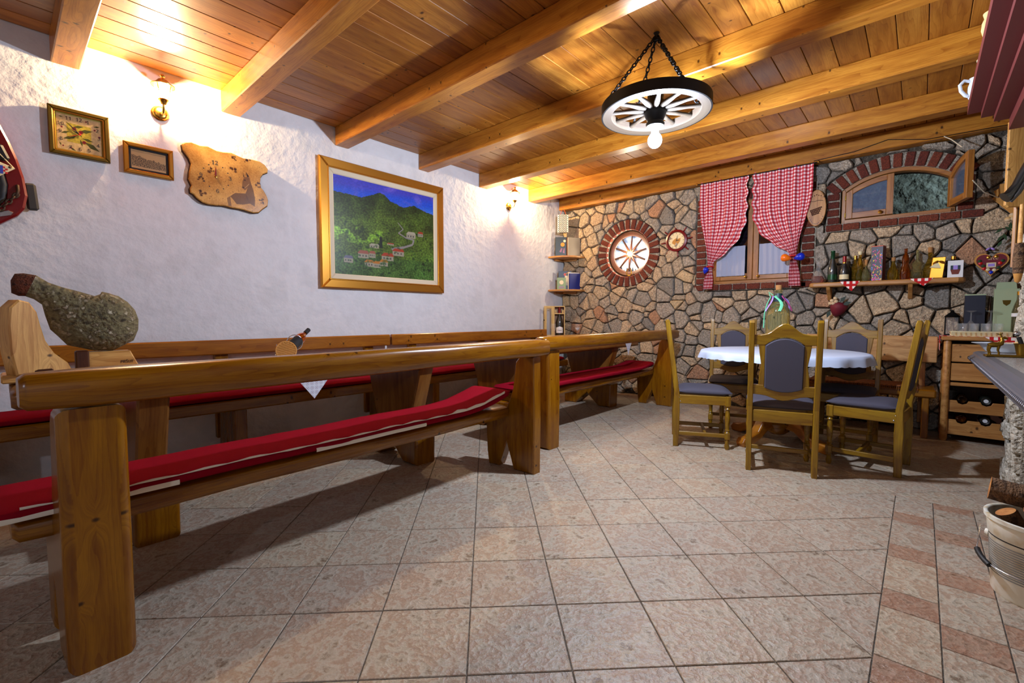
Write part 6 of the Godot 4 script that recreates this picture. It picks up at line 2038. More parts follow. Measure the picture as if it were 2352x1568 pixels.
func wine_cabinet():
	var t := thing("wine_cabinet", "wooden cabinet with two drawers above a rack of wine bottles", "cabinet", Vector3(4.93, 0, 0.25))
	var m: StandardMaterial3D = M.shelf
	part(t, "top", box(Vector3(0.92, 0.035, 0.44), 0.006, 0, roff()), m, Vector3(0, 0.925, 0))
	for s in [-1.0, 1.0]:
		for z in [-0.18, 0.18]:
			part(t, "post", lathe([0, 0, 0.022, 0.0, 0.027, 0.02, 0.027, 0.89, 0.022, 0.908, 0, 0.908], 16), m, Vector3(s * 0.415, 0, z))
		part(t, "side", box(Vector3(0.016, 0.82, 0.36), 0.002, 1, roff()), M.dark_wood, Vector3(s * 0.40, 0.50, 0))
	part(t, "back", box(Vector3(0.80, 0.82, 0.012), 0.001, 1), M.dark_wood, Vector3(0, 0.50, -0.19))
	for y in [0.075, 0.515]: part(t, "shelf", box(Vector3(0.80, 0.03, 0.36), 0.003, 0, roff()), m, Vector3(0, y, 0.0))
	for y in [0.795, 0.625]:
		var d := Node3D.new()
		d.name = "drawer"
		t.add_child(d, true)
		d.position = Vector3(0, y, 0.175)
		part(d, "front", box(Vector3(0.77, 0.158, 0.02), 0.004, 0, roff()), M.shelf)
		part(d, "knob", lathe([0, 0, 0.008, 0, 0.015, 0.02, 0, 0.026], 12), M.shelf, Vector3(0.0, 0, 0.01), Vector3(90, 0, 0))
	for row in 2:
		var y: float = [0.29, 0.115][row]
		# scalloped rack board
		var q := [Vector2(-0.39, -0.03), Vector2(0.39, -0.03), Vector2(0.39, 0.075)]
		for k in 5:
			var cx := 0.30 - k * 0.15
			q.append(Vector2(cx + 0.045, 0.075))
			for i in 5:
				var a := PI * i / 4.0
				q.append(Vector2(cx + cos(a) * 0.038, 0.075 - sin(a) * 0.034))
			q.append(Vector2(cx - 0.045, 0.075))
		q.append(Vector2(-0.39, 0.075))
		part(t, "rack_board", prism(PackedVector2Array(q), 0.02, 0.002, 0, roff()), m, Vector3(0, y + 0.005, 0.165))
		for k in 5:
			var lx := -0.30 + k * 0.15
			var desc: String = ["dark bottle lying in the %s row of the wine rack, beside the cabinet post", "dark green bottle, second from the cabinet post in the %s rack row", "bottle in the middle of the %s rack row", "bottle, second from the fireplace side in the %s rack row", "bottle at the fireplace end of the %s rack row"][k]
			var b := thing("rack_bottle", desc % ["upper", "lower"][row], "bottle", Vector3(4.93 + lx, y + 0.085, 0.36), 0, "bottles lying in the wine rack")
			b.rotation_degrees = Vector3(-90, 0, 0)
			var gm = [M.brown_glass, M.green_glass, M.dark_glass][(k + row) % 3] if not (row == 1 and k == 0) else M.amber_glass
			part(b, "glass", lathe([0, 0.012, 0.03, 0.0, 0.0375, 0.006, 0.0385, 0.19, 0.03, 0.225, 0.015, 0.255, 0.014, 0.30, 0, 0.30], 20), gm)
			if k % 2 == 1: part(b, "base_label", lathe([0, 0.0, 0.016, 0.0, 0.016, 0.004], 12), M.white)
	# things on the cabinet
	var tr := thing("glass_tray", "white woven tray full of drinking glasses on the wine cabinet", "tray", Vector3(4.72, 0.943, 0.32))
	part(tr, "bottom", box(Vector3(0.34, 0.008, 0.22), 0.003), M.cream)
	for s in [-1.0, 1.0]:
		part(tr, "side", box(Vector3(0.375, 0.045, 0.006), 0.002), M.cream, Vector3(0, 0.022, s * 0.118), Vector3(s * 22, 0, 0))
		part(tr, "end", box(Vector3(0.006, 0.045, 0.24), 0.002), M.cream, Vector3(s * 0.182, 0.022, 0), Vector3(0, 0, -s * 25))
	for k in 11: part(tr, "weave_slot", box(Vector3(0.010, 0.028, 0.004), 0), M.bread, Vector3(-0.155 + k * 0.031, 0.022, 0.1215), Vector3(22, 0, 8))
	for k in 8:
		var p := Vector3(4.605 + 0.075 * (k % 4), 0.952, 0.372 - 0.08 * int(k / 4))
		var g := thing("drinking_glass", "small drinking glass standing in the woven tray", "glass", p, 0, "small glasses in the woven tray")
		part(g, "bowl", lathe([0, 0.0, 0.024, 0.0, 0.026, 0.002, 0.032, 0.105], 18), M.glass)
	for k in 2:
		var g2 := thing("goblet", "stemmed goblet upside down behind the small glasses, %s" % ["in front of the navy box", "in front of the sage green box"][k], "glass", Vector3(4.665 + k * 0.125, 0.952, 0.235))
		part(g2, "bowl", lathe([0.036, 0.0, 0.04, 0.06, 0.03, 0.10, 0.008, 0.13], 20), M.glass)
		part(g2, "foot", lathe([0.006, 0.13, 0.005, 0.20, 0.034, 0.215, 0.036, 0.22, 0, 0.22], 20), M.glass)
	var nv := thing("navy_box", "navy blue gift box standing behind the glasses", "box", Vector3(4.69, 0.943, 0.145))
	part(nv, "carton", box(Vector3(0.135, 0.37, 0.07), 0.002), M.navy, Vector3(0, 0.185, 0))
	part(nv, "lid_edge", box(Vector3(0.137, 0.012, 0.072), 0.002), M.sage, Vector3(0, 0.373, 0))
	var sg := thing("sage_box", "sage green gift carton with a gold crest behind the glasses", "box", Vector3(4.885, 0.943, 0.145))
	part(sg, "carton", box(Vector3(0.155, 0.42, 0.07), 0.002), M.sage, Vector3(0, 0.21, 0))
	part(sg, "flap", prism(pv([-0.065, 0, 0.065, 0, 0.06, 0.045, 0.05, 0.062, -0.06, 0.062]), 0.003, 0), M.sage, Vector3(0.0, 0.42, -0.025))
	part(sg, "crest", prism(pv([-0.026, 0.02, 0.026, 0.02, 0.02, -0.012, 0.0, -0.03, -0.02, -0.012]), 0.002, 0), M.gold_dark, Vector3(0.0, 0.30, 0.036))
	var bo := thing("spirit_bottle", "clear bottle with gold cap and white band beside the chimney stones", "bottle", Vector3(4.955, 0.943, 0.245))
	part(bo, "glass", lathe([0, 0, 0.042, 0, 0.044, 0.01, 0.044, 0.22, 0.030, 0.28, 0.018, 0.32, 0.016, 0.37, 0, 0.37], 24), M.pale_glass)
	part(bo, "cap", lathe([0, 0.392, 0.018, 0.392, 0.018, 0.36], 16), M.gold_foil)
	part(bo, "band", lathe([0.0446, 0.175, 0.0446, 0.205], 24), M.white)
	var dk := thing("liqueur_bottle", "short dark bottle half hidden behind the goblet", "bottle", Vector3(4.788, 0.943, 0.15))
	part(dk, "glass", lathe([0, 0, 0.024, 0, 0.026, 0.18, 0.014, 0.24, 0.011, 0.36, 0, 0.36], 20), M.brown_glass)
	var ln := thing("candle_lantern", "small dark metal lantern on the edge of the wine cabinet", "lantern", Vector3(4.545, 0.944, 0.135))
	part(ln, "base", box(Vector3(0.10, 0.012, 0.10), 0.002), M.iron, Vector3(0, 0.006, 0))
	part(ln, "roof", lathe([0.075, 0.17, 0.07, 0.18, 0.02, 0.215, 0.012, 0.235, 0, 0.236], 4), M.iron, Vector3.ZERO, Vector3(0, 45, 0))
	for sx in [-1.0, 1.0]:
		for sz in [-1.0, 1.0]: part(ln, "corner", box(Vector3(0.008, 0.165, 0.008), 0.001), M.iron, Vector3(sx * 0.045, 0.09, sz * 0.045))
	part(ln, "pane", box(Vector3(0.082, 0.155, 0.082), 0.001), M.glass, Vector3(0, 0.09, 0))
	cloth_corner(Vector3(4.87, 0.943, 0.475), 0.13, 0.10, "red checked napkin hanging over the edge of the wine cabinet")
	var tc := thing("red_runner", "red and white checked cloth under the glasses hanging at the cabinet end", "cloth", Vector3(4.62, 0.9425, 0.25))
	part(tc, "cloth", box(Vector3(0.34, 0.0015, 0.40), 0), M.check, Vector3(0.015, 0.0, 0))
	part(tc, "overhang", box(Vector3(0.002, 0.13, 0.34), 0), M.check, Vector3(-0.156, -0.065, 0.0))

func cloth_corner(at, hw, drop, label):
	var t := thing("checked_napkin", label, "napkin", at, 0, "red checked napkins")
	part(t, "hanging_corner", prism(pv([-hw, 0.0, hw, 0.0, 0.02, -drop]), 0.002, 0), M.check, Vector3.ZERO)
	var q := pv([-hw, 0.0, hw, 0.0, 0.0, hw])
	part(t, "top_corner", prism(q, 0.0015, 0), M.check, Vector3(0, 0.0015, 0), Vector3(-90, 0, 0))

# ------------------------------------------------------------------ bottle shelf
func bottle(called, label, x, z, prof, m, extra := []):
	var t := thing(called, label, "bottle", Vector3(x, 1.481, z), 0, "bottles on the wall shelf")
	part(t, "glass", lathe(prof, 22), m)
	for e in extra: part(t, e[0], lathe(e[1], 22), e[2])
	return t

func build_shelf():
	var t := thing("wall_shelf", "long pale wooden shelf full of bottles on the stone wall", "shelf", Vector3(4.02, 1.456, 0.155))
	var q := [Vector2(-0.615, -0.10), Vector2(0.60, -0.10)]
	q.append_array([Vector2(0.60, 0.03), Vector2(0.585, 0.07), Vector2(0.55, 0.10), Vector2(-0.57, 0.10), Vector2(-0.60, 0.08), Vector2(-0.615, 0.04)])
	part(t, "board", prism(PackedVector2Array(q), 0.046, 0.010, 0, roff()), M.shelf, Vector3(0, 0, 0), Vector3(90, 0, 0))
	for x in [-0.44, 0.22]:
		part(t, "bracket", prism(pv([-0.10, -0.025, 0.085, -0.025, 0.07, -0.05, -0.07, -0.16, -0.10, -0.165]), 0.035, 0.004, 1), M.shelf, Vector3(x, 0, 0), Vector3(0, -90, 0))
	cloth_corner(Vector3(3.765, 1.4805, 0.257), 0.085, 0.10, "red checked napkin corner under the dark wine bottle on the shelf")
	cloth_corner(Vector3(4.315, 1.4805, 0.257), 0.085, 0.072, "red checked napkin corner under the gold wrapped package on the shelf")
	bottle("carafe", "round bellied carafe with brown liqueur at the curtain end of the shelf", 3.475, 0.15, [0, 0, 0.05, 0, 0.062, 0.02, 0.06, 0.06, 0.035, 0.12, 0.02, 0.17, 0.018, 0.22, 0.024, 0.23], M.glass, [["liqueur", [0, 0.004, 0.048, 0.004, 0.058, 0.02, 0.056, 0.055, 0.045, 0.075, 0, 0.075], M.amber_glass]])
	bottle("champagne_bottle", "dark green champagne bottle with green foil on the shelf", 3.605, 0.16, [0, 0, 0.04, 0, 0.044, 0.012, 0.044, 0.14, 0.034, 0.19, 0.018, 0.25, 0.016, 0.325, 0, 0.326], M.green_glass, [["foil", [0.0185, 0.235, 0.0185, 0.32, 0.02, 0.322, 0.0185, 0.336, 0, 0.337], M.green_foil], ["label", [0.0446, 0.03, 0.0446, 0.085], M.green_foil]])
	bottle("red_wine_bottle", "dark wine bottle with red capsule and cream label on the shelf", 3.708, 0.17, [0, 0, 0.038, 0, 0.042, 0.01, 0.042, 0.12, 0.034, 0.155, 0.017, 0.195, 0.015, 0.26, 0, 0.262], M.dark_glass, [["capsule", [0.0165, 0.20, 0.017, 0.268, 0, 0.270], M.red_foil], ["label", [0.0426, 0.028, 0.0426, 0.078], M.cream], ["gold_band", [0.0172, 0.19, 0.0172, 0.205], M.gold_foil]])
	bottle("dark_flask", "dark blue bottle half hidden behind the red capsule bottle", 3.735, 0.085, [0, 0, 0.03, 0, 0.032, 0.13, 0.014, 0.17, 0.013, 0.22, 0, 0.222], M.dark_glass)
	bottle("tall_cork_bottle", "tall clear bottle of yellow brandy with a white stopper", 3.835, 0.14, [0, 0, 0.034, 0, 0.042, 0.03, 0.04, 0.06, 0.026, 0.11, 0.034, 0.15, 0.02, 0.21, 0.012, 0.24, 0.012, 0.275, 0, 0.276], M.gold_glass, [["stopper", [0, 0.275, 0.013, 0.275, 0.018, 0.29, 0.019, 0.31, 0, 0.312], M.cream], ["herbs", [0, 0.01, 0.02, 0.02, 0.022, 0.08, 0.004, 0.13], M.green]])
	bottle("yellow_bottle", "slim bottle of yellow liqueur behind the stoppered bottle", 3.79, 0.075, [0, 0, 0.03, 0, 0.032, 0.16, 0.013, 0.20, 0.012, 0.27, 0, 0.272], M.gold_glass, [["cap", [0.014, 0.235, 0.014, 0.275, 0, 0.276], M.gold_foil]])
	bottle("small_cork_bottle", "small bottle with a pale cork next to the confetti box", 3.893, 0.20, [0, 0, 0.03, 0, 0.038, 0.03, 0.032, 0.09, 0.012, 0.13, 0.011, 0.17, 0, 0.172], M.pale_glass, [["cork", [0, 0.15, 0.010, 0.15, 0.014, 0.215, 0, 0.218], M.cork]])
	var cb := thing("confetti_box", "tall dark gift box printed with bright confetti on the shelf", "box", Vector3(3.985, 1.481, 0.15), deg_to_rad(-14))
	part(cb, "carton", box(Vector3(0.095, 0.345, 0.085), 0.001), M.burnt, Vector3(0, 0.1725, 0))
	part(cb, "printed_front", plane01(0.095, 0.34), M.confetti, Vector3(0, 0.172, 0.0432))
	part(cb, "lid_edge", box(Vector3(0.097, 0.007, 0.087), 0.001), M.orange, Vector3(0, 0.344, 0))
	bottle("engraved_bottle", "clear bottle with cork holding golden brandy beside the confetti box", 4.103, 0.15, [0, 0, 0.035, 0, 0.045, 0.03, 0.042, 0.09, 0.02, 0.14, 0.014, 0.165, 0.014, 0.20, 0, 0.201], M.gold_glass, [["cork", [0, 0.19, 0.016, 0.19, 0.017, 0.225, 0, 0.226], M.cork]])
	bottle("amber_bottle", "tall amber glass bottle with a clear neck on the shelf", 4.195, 0.17, [0, 0, 0.038, 0, 0.042, 0.05, 0.034, 0.11, 0.026, 0.15, 0.028, 0.20, 0.022, 0.235, 0.012, 0.25, 0.012, 0.29, 0.016, 0.30, 0, 0.301], M.amber_glass)
	bottle("twisted_bottle", "bellied bottle of pale brandy with a thin neck", 4.28, 0.125, [0, 0, 0.03, 0, 0.048, 0.03, 0.05, 0.06, 0.030, 0.11, 0.04, 0.15, 0.012, 0.19, 0.010, 0.28, 0.013, 0.285, 0, 0.286], M.pale_glass)
	bottle("pear_bottle", "pear shaped bottle of golden brandy behind the gold package", 4.372, 0.085, [0, 0, 0.036, 0, 0.05, 0.04, 0.048, 0.10, 0.03, 0.16, 0.016, 0.20, 0.015, 0.27, 0, 0.271], M.gold_glass, [["cork", [0, 0.255, 0.017, 0.255, 0.018, 0.305, 0, 0.306], M.cork]])
	var g := thing("gold_package", "gold foil package with a bow and a printed tag", "package", Vector3(4.42, 1.481, 0.18))
	part(g, "foil", prism(pv([-0.05, 0, 0.045, 0, 0.062, 0.195, -0.03, 0.195]), 0.06, 0.004), M.gold_foil)
	part(g, "bow", merged([[lathe(sphere_prof(0.026, 0.45, 6), 8), xf(Vector3(-0.02, 0, 0), Vector3(0, 0, 35))], [lathe(sphere_prof(0.026, 0.45, 6), 8), xf(Vector3(0.025, 0, 0), Vector3(0, 0, -30))]]), M.gold, Vector3(0.012, 0.145, 0.035))
	part(g, "tag", prism(pv([-0.05, -0.02, 0.03, -0.03, 0.01, 0.02, -0.015, 0.012]), 0.002, 0), M.cream, Vector3(0.0, 0.12, 0.05))
	bottle("brown_flask", "squat brown bottle with a gold cap behind the white card", 4.535, 0.09, [0, 0, 0.045, 0, 0.048, 0.12, 0.025, 0.16, 0.015, 0.175, 0.015, 0.20, 0, 0.201], M.brown_glass, [["cap", [0.017, 0.175, 0.017, 0.205, 0, 0.206], M.gold_foil]])
	var wc := thing("white_card", "white box with a picture of a window and a flower basket", "box", Vector3(4.548, 1.481, 0.185))
	part(wc, "card", box(Vector3(0.105, 0.155, 0.03), 0.001), M.white, Vector3(0, 0.0775, 0))
	for sx in [-1.0, 1.0]: part(wc, "printed_shutter", box(Vector3(0.018, 0.04, 0.001), 0), M.teal, Vector3(sx * 0.024, 0.09, 0.0155))
	part(wc, "printed_window", box(Vector3(0.03, 0.04, 0.001), 0), M.lilac, Vector3(0, 0.09, 0.0155))
	part(wc, "printed_basket", prism(pv([-0.034, 0.022, 0.034, 0.022, 0.022, -0.022, -0.022, -0.022]), 0.001, 0), M.burnt, Vector3(0, 0.05, 0.016))
	var cable := tube([Vector3(3.40, 2.80, 0.16), Vector3(3.75, 2.815, 0.162), Vector3(4.02, 2.87, 0.162), Vector3(4.3, 2.80, 0.162), Vector3(4.9, 2.79, 0.162)], 0.0035, 5)
	single("cable", cable, M.iron, "thin dark cable running along the wall plate above the arched window", "cable")
	single("tie_cord", tube([Vector3(4.425, 2.80, 0.155), Vector3(4.475, 2.735, 0.24), Vector3(4.545, 2.62, 0.35)], 0.005, 6), M.linen, "pale cord holding the open window leaf to the beam", "cord")
	single("hook_cord", tube([Vector3(4.62, 2.30, 0.42), Vector3(4.70, 2.21, 0.30), Vector3(4.80, 2.18, 0.12), Vector3(4.88, 2.19, 0.06)], 0.005, 6), M.linen, "pale cord slung from the open window leaf to the straw fan", "cord")

# ------------------------------------------------------------------ fireplace
func stone_face(parent, w: float, h: float, sx: float, sy: float, sd: int, m, at: Vector3, basis: Basis):
	var R := RandomNumberGenerator.new()
	R.seed = sd
	var nx := int(ceil(w / sx))
	var ny := int(ceil(h / sy))
	var seeds := []
	for j in range(-1, ny + 1):
		for i in range(-1, nx + 1):
			seeds.append(Vector2((i + 0.5 + R.randf_range(-0.3, 0.3) + (0.25 if j % 2 == 0 else -0.25)) * w / nx, (j + 0.5 + R.randf_range(-0.25, 0.25)) * h / ny))
	var lim := pv([0.0, 0.0, w, 0.0, w, h, 0.0, h])
	for a in seeds:
		var cell := PackedVector2Array([a + Vector2(-0.6, -0.6), a + Vector2(0.6, -0.6), a + Vector2(0.6, 0.6), a + Vector2(-0.6, 0.6)])
		for c in seeds:
			if c != a and c.distance_squared_to(a) < 0.5: cell = half_plane(cell, (a + c) * 0.5, (c - a).normalized())
		for p in Geometry2D.intersect_polygons(cell, lim):
			for r in Geometry2D.offset_polygon(p, -0.006, Geometry2D.JOIN_MITER): stone(parent, r, R, m, R.randf_range(0.02, 0.045), at, basis)

func build_fireplace():
	var t := thing("fireplace", "stone fireplace with granite hearth slab, carved edge and maroon cornice", "fireplace", Vector3(4.6, 0, 1.5))
	# local: x 0 is the outer edge of the slab, z 0 its far end
	part(t, "pillar", box(Vector3(0.9, 0.76, 0.52), 0.0), M.mortar_light, Vector3(0.66, 0.38, 0.27))
	stone_face(t, 0.50, 0.75, 0.24, 0.17, 5, M.lime_stone, Vector3(0.21, 0.0, 0.02), Basis(Vector3(0, 0, 1), Vector3.UP, Vector3(-1, 0, 0)))
	stone_face(t, 0.85, 0.75, 0.26, 0.19, 6, M.stone3, Vector3(0.22, 0.0, 0.535), Basis.IDENTITY)  # front face in darker stone: its shade is put into the colour
	part(t, "granite_slab", box(Vector3(1.2, 0.05, 3.6), 0.006), M.granite, Vector3(0.64, 0.852, 1.84))
	# carved edge: profile swept round the far end and along the room side
	var prof := [[0.060, 0.878], [0.030, 0.876], [0.012, 0.866], [0.010, 0.850], [-0.004, 0.842], [-0.012, 0.828], [-0.004, 0.812], [0.006, 0.806], [0.008, 0.792], [0.020, 0.782], [0.022, 0.768], [0.050, 0.750], [0.070, 0.745], [0.16, 0.745]]
	var rows := []
	for st in 4:
		var r := PackedVector3Array()
		for p in prof:
			if st == 0: r.append(Vector3(1.2, p[1], p[0]))
			elif st == 1: r.append(Vector3(p[0] + 0.001, p[1], p[0]))
			elif st == 2: r.append(Vector3(p[0], p[1], p[0] + 0.001))
			else: r.append(Vector3(p[0], p[1], 3.6))
		rows.append(r)
	var s := stn()
	for st in [0, 2]:
		for k in prof.size() - 1:
			var a: Vector3 = rows[st][k]
			var b: Vector3 = rows[st][k + 1]
			var c: Vector3 = rows[st + 1][k + 1]
			var d: Vector3 = rows[st + 1][k]
			var n := (b - a).cross(d - a).normalized()
			if n.dot(Vector3(-1, 0.2, -1)) < 0 and absf(n.y) < 0.9: n = -n
			quad(s, a, b, c, d, n, Vector2.ZERO, Vector2.ZERO, Vector2.ZERO, Vector2.ZERO)
	part(t, "carved_edge", fin(s), M.carved)
	var bs := stn()
	for k in 110:
		lathe_into(bs, sphere_prof(0.011, 1.0, 4), 6, xf(Vector3(-0.010, 0.827, 0.01 + k * 0.032), Vector3(20, 0, 0), Vector3(0.55, 1.0, 1.3)))
	for k in 30:
		lathe_into(bs, sphere_prof(0.011, 1.0, 4), 6, xf(Vector3(0.01 + k * 0.032, 0.827, -0.010), Vector3(0, 0, 20), Vector3(1.3, 1.0, 0.55)))
	part(t, "rope_carving", fin(bs), M.carved)
	# jamb above the slab
	part(t, "jamb", box(Vector3(0.9, 1.60, 0.5), 0.0), M.mortar_light, Vector3(0.70, 1.66, 0.27))
	stone_face(t, 0.48, 1.55, 0.22, 0.17, 8, M.lime_stone, Vector3(0.25, 0.878, 0.03), Basis(Vector3(0, 0, 1), Vector3.UP, Vector3(-1, 0, 0)))
	stone_face(t, 0.85, 1.55, 0.26, 0.19, 9, M.lime_stone, Vector3(0.26, 0.878, 0.515), Basis.IDENTITY)
	# far end of the hearth opening and hood
	part(t, "hearth_back", box(Vector3(0.2, 1.6, 3.0), 0), M.stone3, Vector3(1.15, 1.66, 2.0))
	part(t, "hood", box(Vector3(0.9, 0.47, 3.5), 0.0), M.plaster, Vector3(0.66, 2.70, 1.85))
	var cp := [[-0.09, 2.53], [-0.09, 2.465], [-0.025, 2.465], [-0.025, 2.425], [0.035, 2.425], [0.035, 2.385], [0.105, 2.385], [0.105, 2.315], [0.30, 2.315], [0.30, 2.53]]
	var cq := PackedVector2Array()
	for p in cp: cq.append(Vector2(p[0], p[1]))
	part(t, "cornice", prism(cq, 3.4, 0.003, 2), M.maroon, Vector3(0, 0, 1.93))
	# mugs on the cornice
	mug(Vector3(4.545, 2.531, 1.83), 0.045, 0.125, M.white_glaze, deg_to_rad(-160), "pale blue jug with a big handle at the far end of the cornice")
	mug(Vector3(4.565, 2.531, 2.10), 0.045, 0.13, M.cream_glaze, deg_to_rad(60), "cream jug behind the pale blue one on the cornice")
	mug(Vector3(4.55, 2.531, 2.72), 0.045, 0.11, M.bread, deg_to_rad(90), "brown glazed mug further along the cornice")
	# boards hung on the jamb
	var bb := pv([-0.115, -0.27, -0.095, -0.285, 0.10, -0.285, 0.115, -0.27, 0.115, 0.285, -0.115, 0.285])
	single("cutting_board", prism(bb, 0.02, 0.004, 1, roff()), M.pine, "large pale cutting board with rounded corner hanging at the fireplace", "cutting board", Vector3(4.825, 2.15, 1.42), Vector3(0, 30, 0), "boards hanging at the fireplace")
	single("cutting_board", prism(pv([-0.05, -0.23, 0.05, -0.23, 0.05, 0.23, -0.05, 0.23]), 0.022, 0.004, 1, roff()), M.shelf, "narrow wooden board hanging below the large cutting board", "cutting board", Vector3(4.81, 1.69, 1.36), Vector3(0, 60, 0), "boards hanging at the fireplace")
	var hn := thing("powder_horn", "glossy black horn flask hanging in front of the large cutting board", "horn", Vector3(4.755, 1.905, 1.72), deg_to_rad(20))
	part(hn, "horn", tube([Vector3(-0.055, -0.02, 0), Vector3(-0.035, -0.005, 0), Vector3(0.0, 0.05, 0), Vector3(0.03, 0.12, 0), Vector3(0.07, 0.20, 0)], [0.036, 0.030, 0.026, 0.03, 0.036], 14), M.dark_glass)
	part(hn, "mouthpiece", tube([Vector3(-0.03, -0.05, 0.01), Vector3(0.0, 0.0, 0.025), Vector3(0.03, 0.07, 0.03)], [0.010, 0.012, 0.012], 10), M.dark_glass)
	var brs := thing("hearth_brush", "brown bristle hearth brush with yellow tip hanging on the jamb stones", "brush", Vector3(4.775, 1.48, 1.80))
	part(brs, "bristles", lathe([0, -0.10, 0.024, -0.09, 0.028, 0.0, 0.022, 0.10, 0, 0.10], 14), M.bark)
	part(brs, "tip", lathe([0, -0.15, 0.014, -0.14, 0.022, -0.09, 0, -0.09], 12), M.straw)
	part(brs, "handle", lathe([0, 0.10, 0.012, 0.10, 0.009, 0.34, 0, 0.345], 10), M.pine)
	# on the slab
	var bw := thing("white_bowl", "long white porcelain bowl holding bread rolls on the granite slab", "bowl", Vector3(4.745, 0.878, 1.66))
	var brow := []
	for p in [[0.0, 0.004, 0.0], [0.07, 0.002, 0.04], [0.085, 0.01, 0.05], [0.115, 0.05, 0.075], [0.155, 0.062, 0.10], [0.153, 0.066, 0.098], [0.11, 0.055, 0.07], [0.07, 0.012, 0.04], [0.0, 0.010, 0.0]]:
		var r := PackedVector3Array()
		for k in 28:
			var a := TAU * k / 28.0
			r.append(Vector3(cos(a) * p[0], p[1], sin(a) * p[2]))
		brow.append(r)
	part(bw, "porcelain", surf(brow, true), M.white_glaze)
	for k in 4:
		var rl := thing("bread_roll", "small round pale roll lying in the white porcelain bowl", "bread roll", Vector3(4.70 + 0.035 * k, 0.93 + 0.006 * (k % 2), 1.655 + 0.018 * sin(k * 2.0)), 0, "rolls in the porcelain bowl")
		part(rl, "crust", lathe(sphere_prof(0.026, 0.62, 8), 14), M.bread, Vector3.ZERO, Vector3(20 * sin(k * 1.7), 0, 25 * cos(k * 2.3)))
	brass_deer(Vector3(4.665, 0.878, 2.14))
	# bucket of firewood
	var bk := thing("plastic_bucket", "dirty white plastic bucket full of firewood", "bucket", Vector3(4.735, 0, 3.40))
	var bm: StandardMaterial3D = M.bucket
	part(bk, "shell", lathe([0, 0.004, 0.148, 0.0, 0.153, 0.01, 0.166, 0.235, 0.170, 0.24, 0.176, 0.30, 0.183, 0.303, 0.184, 0.318, 0.176, 0.320, 0.168, 0.315, 0.160, 0.23, 0.148, 0.02, 0, 0.015], 48), bm)
	part(bk, "black_band", lathe([0.1672, 0.232, 0.1685, 0.250, 0.1675, 0.252], 48), M.black_mat)
	var pb := stn()
	for k in 14:
		var y := 0.085 + k * 0.0095
		var rr := 0.1536 + (y - 0.01) * 0.0578
		lathe_into(pb, [rr + 0.0006, y, rr + 0.0009, y + 0.0042], 48, Transform3D.IDENTITY)
	part(bk, "printed_lines", fin(pb), M.grey_print)
	var wire := []
	for k in 15:
		var a := deg_to_rad(200 - k * 11.5)
		wire.append(Vector3(cos(a) * 0.196, 0.155 - 0.03 * sin(k * PI / 14.0) + 0.07 * (1.0 if k < 1 else 0.0), sin(a) * 0.196))
	part(bk, "wire_handle", tube(wire, 0.0025, 6), M.steel)
	var grip := []
	for k in 5:
		var a := deg_to_rad(176 - k * 7.0)
		grip.append(Vector3(cos(a) * 0.197, 0.150 - 0.006 * k, sin(a) * 0.197))
	part(bk, "grip", tube(grip, 0.010, 10), M.rubber)
	for k in 2: part(bk, "ear", lathe([0, 0, 0.018, 0, 0.014, 0.012, 0, 0.014], 12), bm, Vector3(cos(deg_to_rad(200 - k * 160)) * 0.168, 0.205, sin(deg_to_rad(200 - k * 160)) * 0.168), Vector3(0, -(200 - k * 160), -90))
	var logs := [[Vector3(0.03, 0.06, 0.0), Vector3(-0.125, 0.335, 0.035), 0.033], [Vector3(0.17, 0.36, -0.03), Vector3(-0.165, 0.40, -0.05), 0.047], [Vector3(0.12, 0.13, -0.03), Vector3(-0.045, 0.385, 0.085), 0.045], [Vector3(0.05, 0.06, 0.07), Vector3(-0.055, 0.305, 0.135), 0.036], [Vector3(0.08, 0.05, -0.09), Vector3(0.10, 0.30, -0.11), 0.04]]
	for k in logs.size():
		var l = logs[k]
		var lab: String = ["thin cut log at the room side of the bucket", "thick barky log lying on top of the firewood", "log with dark sawn end leaning out of the bucket", "split log with pale sawn end at the bucket rim", "log hidden at the back of the bucket"][k]
		var lg := thing("firewood_log", lab, "firewood", Vector3(4.735, 0, 3.40) + (l[0] + l[1]) * 0.5, 0, "firewood in the bucket")
		var ay: Vector3 = (l[1] - l[0]).normalized()
		var ax2 := ay.cross(Vector3(0.2, 0.1, 1)).normalized()
		lg.basis = Basis(ax2, ay, ax2.cross(ay))
		var len: float = l[0].distance_to(l[1])
		var rr := []
		var n := noise(200 + k, 8.0, 2)
		for i in 7:
			var y: float = lerpf(-len * 0.5, len * 0.5, i / 6.0)
			var r := PackedVector3Array()
			for j in 16:
				var a := TAU * j / 16.0
				var rad: float = l[2] * (1.0 + 0.18 * n.get_noise_3d(cos(a) * 0.2, y, sin(a) * 0.2))
				r.append(Vector3(cos(a) * rad, y, sin(a) * rad))
			rr.append(r)
		part(lg, "bark", surf(rr, true), M.bark)
		for e in [-1.0, 1.0]: part(lg, "sawn_end", lathe([0, 0.002 * e, l[2] * 0.98, 0.0], 16), M.cut_end, Vector3(0, e * len * 0.5, 0))

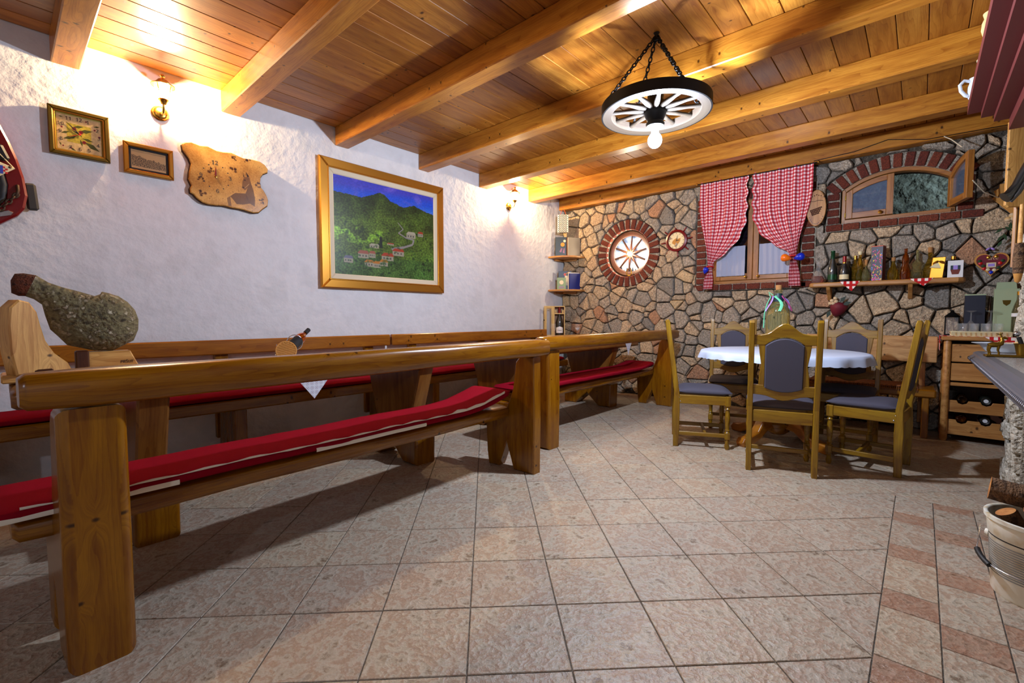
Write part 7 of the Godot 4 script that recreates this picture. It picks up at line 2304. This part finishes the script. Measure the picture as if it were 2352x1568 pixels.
func mug(at, r, h, m, turn, label):
	var t := thing("jug", label, "jug", at, turn, "jugs on the maroon cornice")
	part(t, "body", lathe([0, 0, r * 0.8, 0, r * 0.9, 0.006, r * 1.05, h * 0.3, r, h * 0.6, r * 0.82, h * 0.8, r * 0.95, h, r * 0.88, h, r * 0.72, h * 0.8, 0, h * 0.75], 28), m)
	part(t, "handle", tube([Vector3(r * 0.8, h * 0.88, 0), Vector3(r * 1.5, h * 0.95, 0), Vector3(r * 1.95, h * 0.75, 0), Vector3(r * 1.8, h * 0.45, 0), Vector3(r * 1.25, h * 0.18, 0), Vector3(r * 0.95, h * 0.14, 0)], 0.010, 10), m)

func brass_deer(at):
	var t := thing("brass_deer", "brass deer figure with a mortar cup on a mottled base", "figurine", at, deg_to_rad(8))
	part(t, "base", box(Vector3(0.20, 0.014, 0.06), 0.005), M.old_brass, Vector3(0.055, 0.007, 0))
	var s := stn()
	tube_into(s, [Vector3(-0.03, 0.068, 0), Vector3(-0.012, 0.072, 0), Vector3(0.01, 0.072, 0), Vector3(0.024, 0.080, 0), Vector3(0.030, 0.098, 0), Vector3(0.026, 0.112, 0), Vector3(0.038, 0.114, 0), Vector3(0.052, 0.108, 0)], [0.012, 0.016, 0.015, 0.014, 0.009, 0.009, 0.009, 0.004], 10)
	for l in [[-0.022, 0.006], [-0.026, -0.006], [0.014, 0.006], [0.018, -0.006]]:
		tube_into(s, [Vector3(l[0], 0.065, l[1]), Vector3(l[0] - 0.004, 0.04, l[1]), Vector3(l[0] + 0.001, 0.025, l[1]), Vector3(l[0], 0.012, l[1])], [0.008, 0.005, 0.004, 0.005], 7)
	for sz in [-1.0, 1.0]:
		tube_into(s, [Vector3(0.026, 0.118, sz * 0.004), Vector3(0.018, 0.132, sz * 0.012), Vector3(0.024, 0.145, sz * 0.016)], 0.003, 5)
		tube_into(s, [Vector3(0.018, 0.132, sz * 0.012), Vector3(0.006, 0.138, sz * 0.014)], 0.0025, 5)
	part(t, "deer", fin(s), M.old_brass)
	part(t, "mortar_cup", lathe([0, 0.014, 0.024, 0.014, 0.028, 0.03, 0.036, 0.075, 0.042, 0.082, 0.038, 0.082, 0.030, 0.07, 0.02, 0.03, 0, 0.028], 24), M.old_brass, Vector3(0.115, 0, 0))
	part(t, "pestle", tube([Vector3(0.118, 0.04, 0), Vector3(0.106, 0.085, 0), Vector3(0.095, 0.12, 0)], 0.011, 10), M.rubber)
	part(t, "pestle_knob", lathe(sphere_prof(0.017, 0.9, 8), 14), M.steel, Vector3(0.088, 0.14, 0))
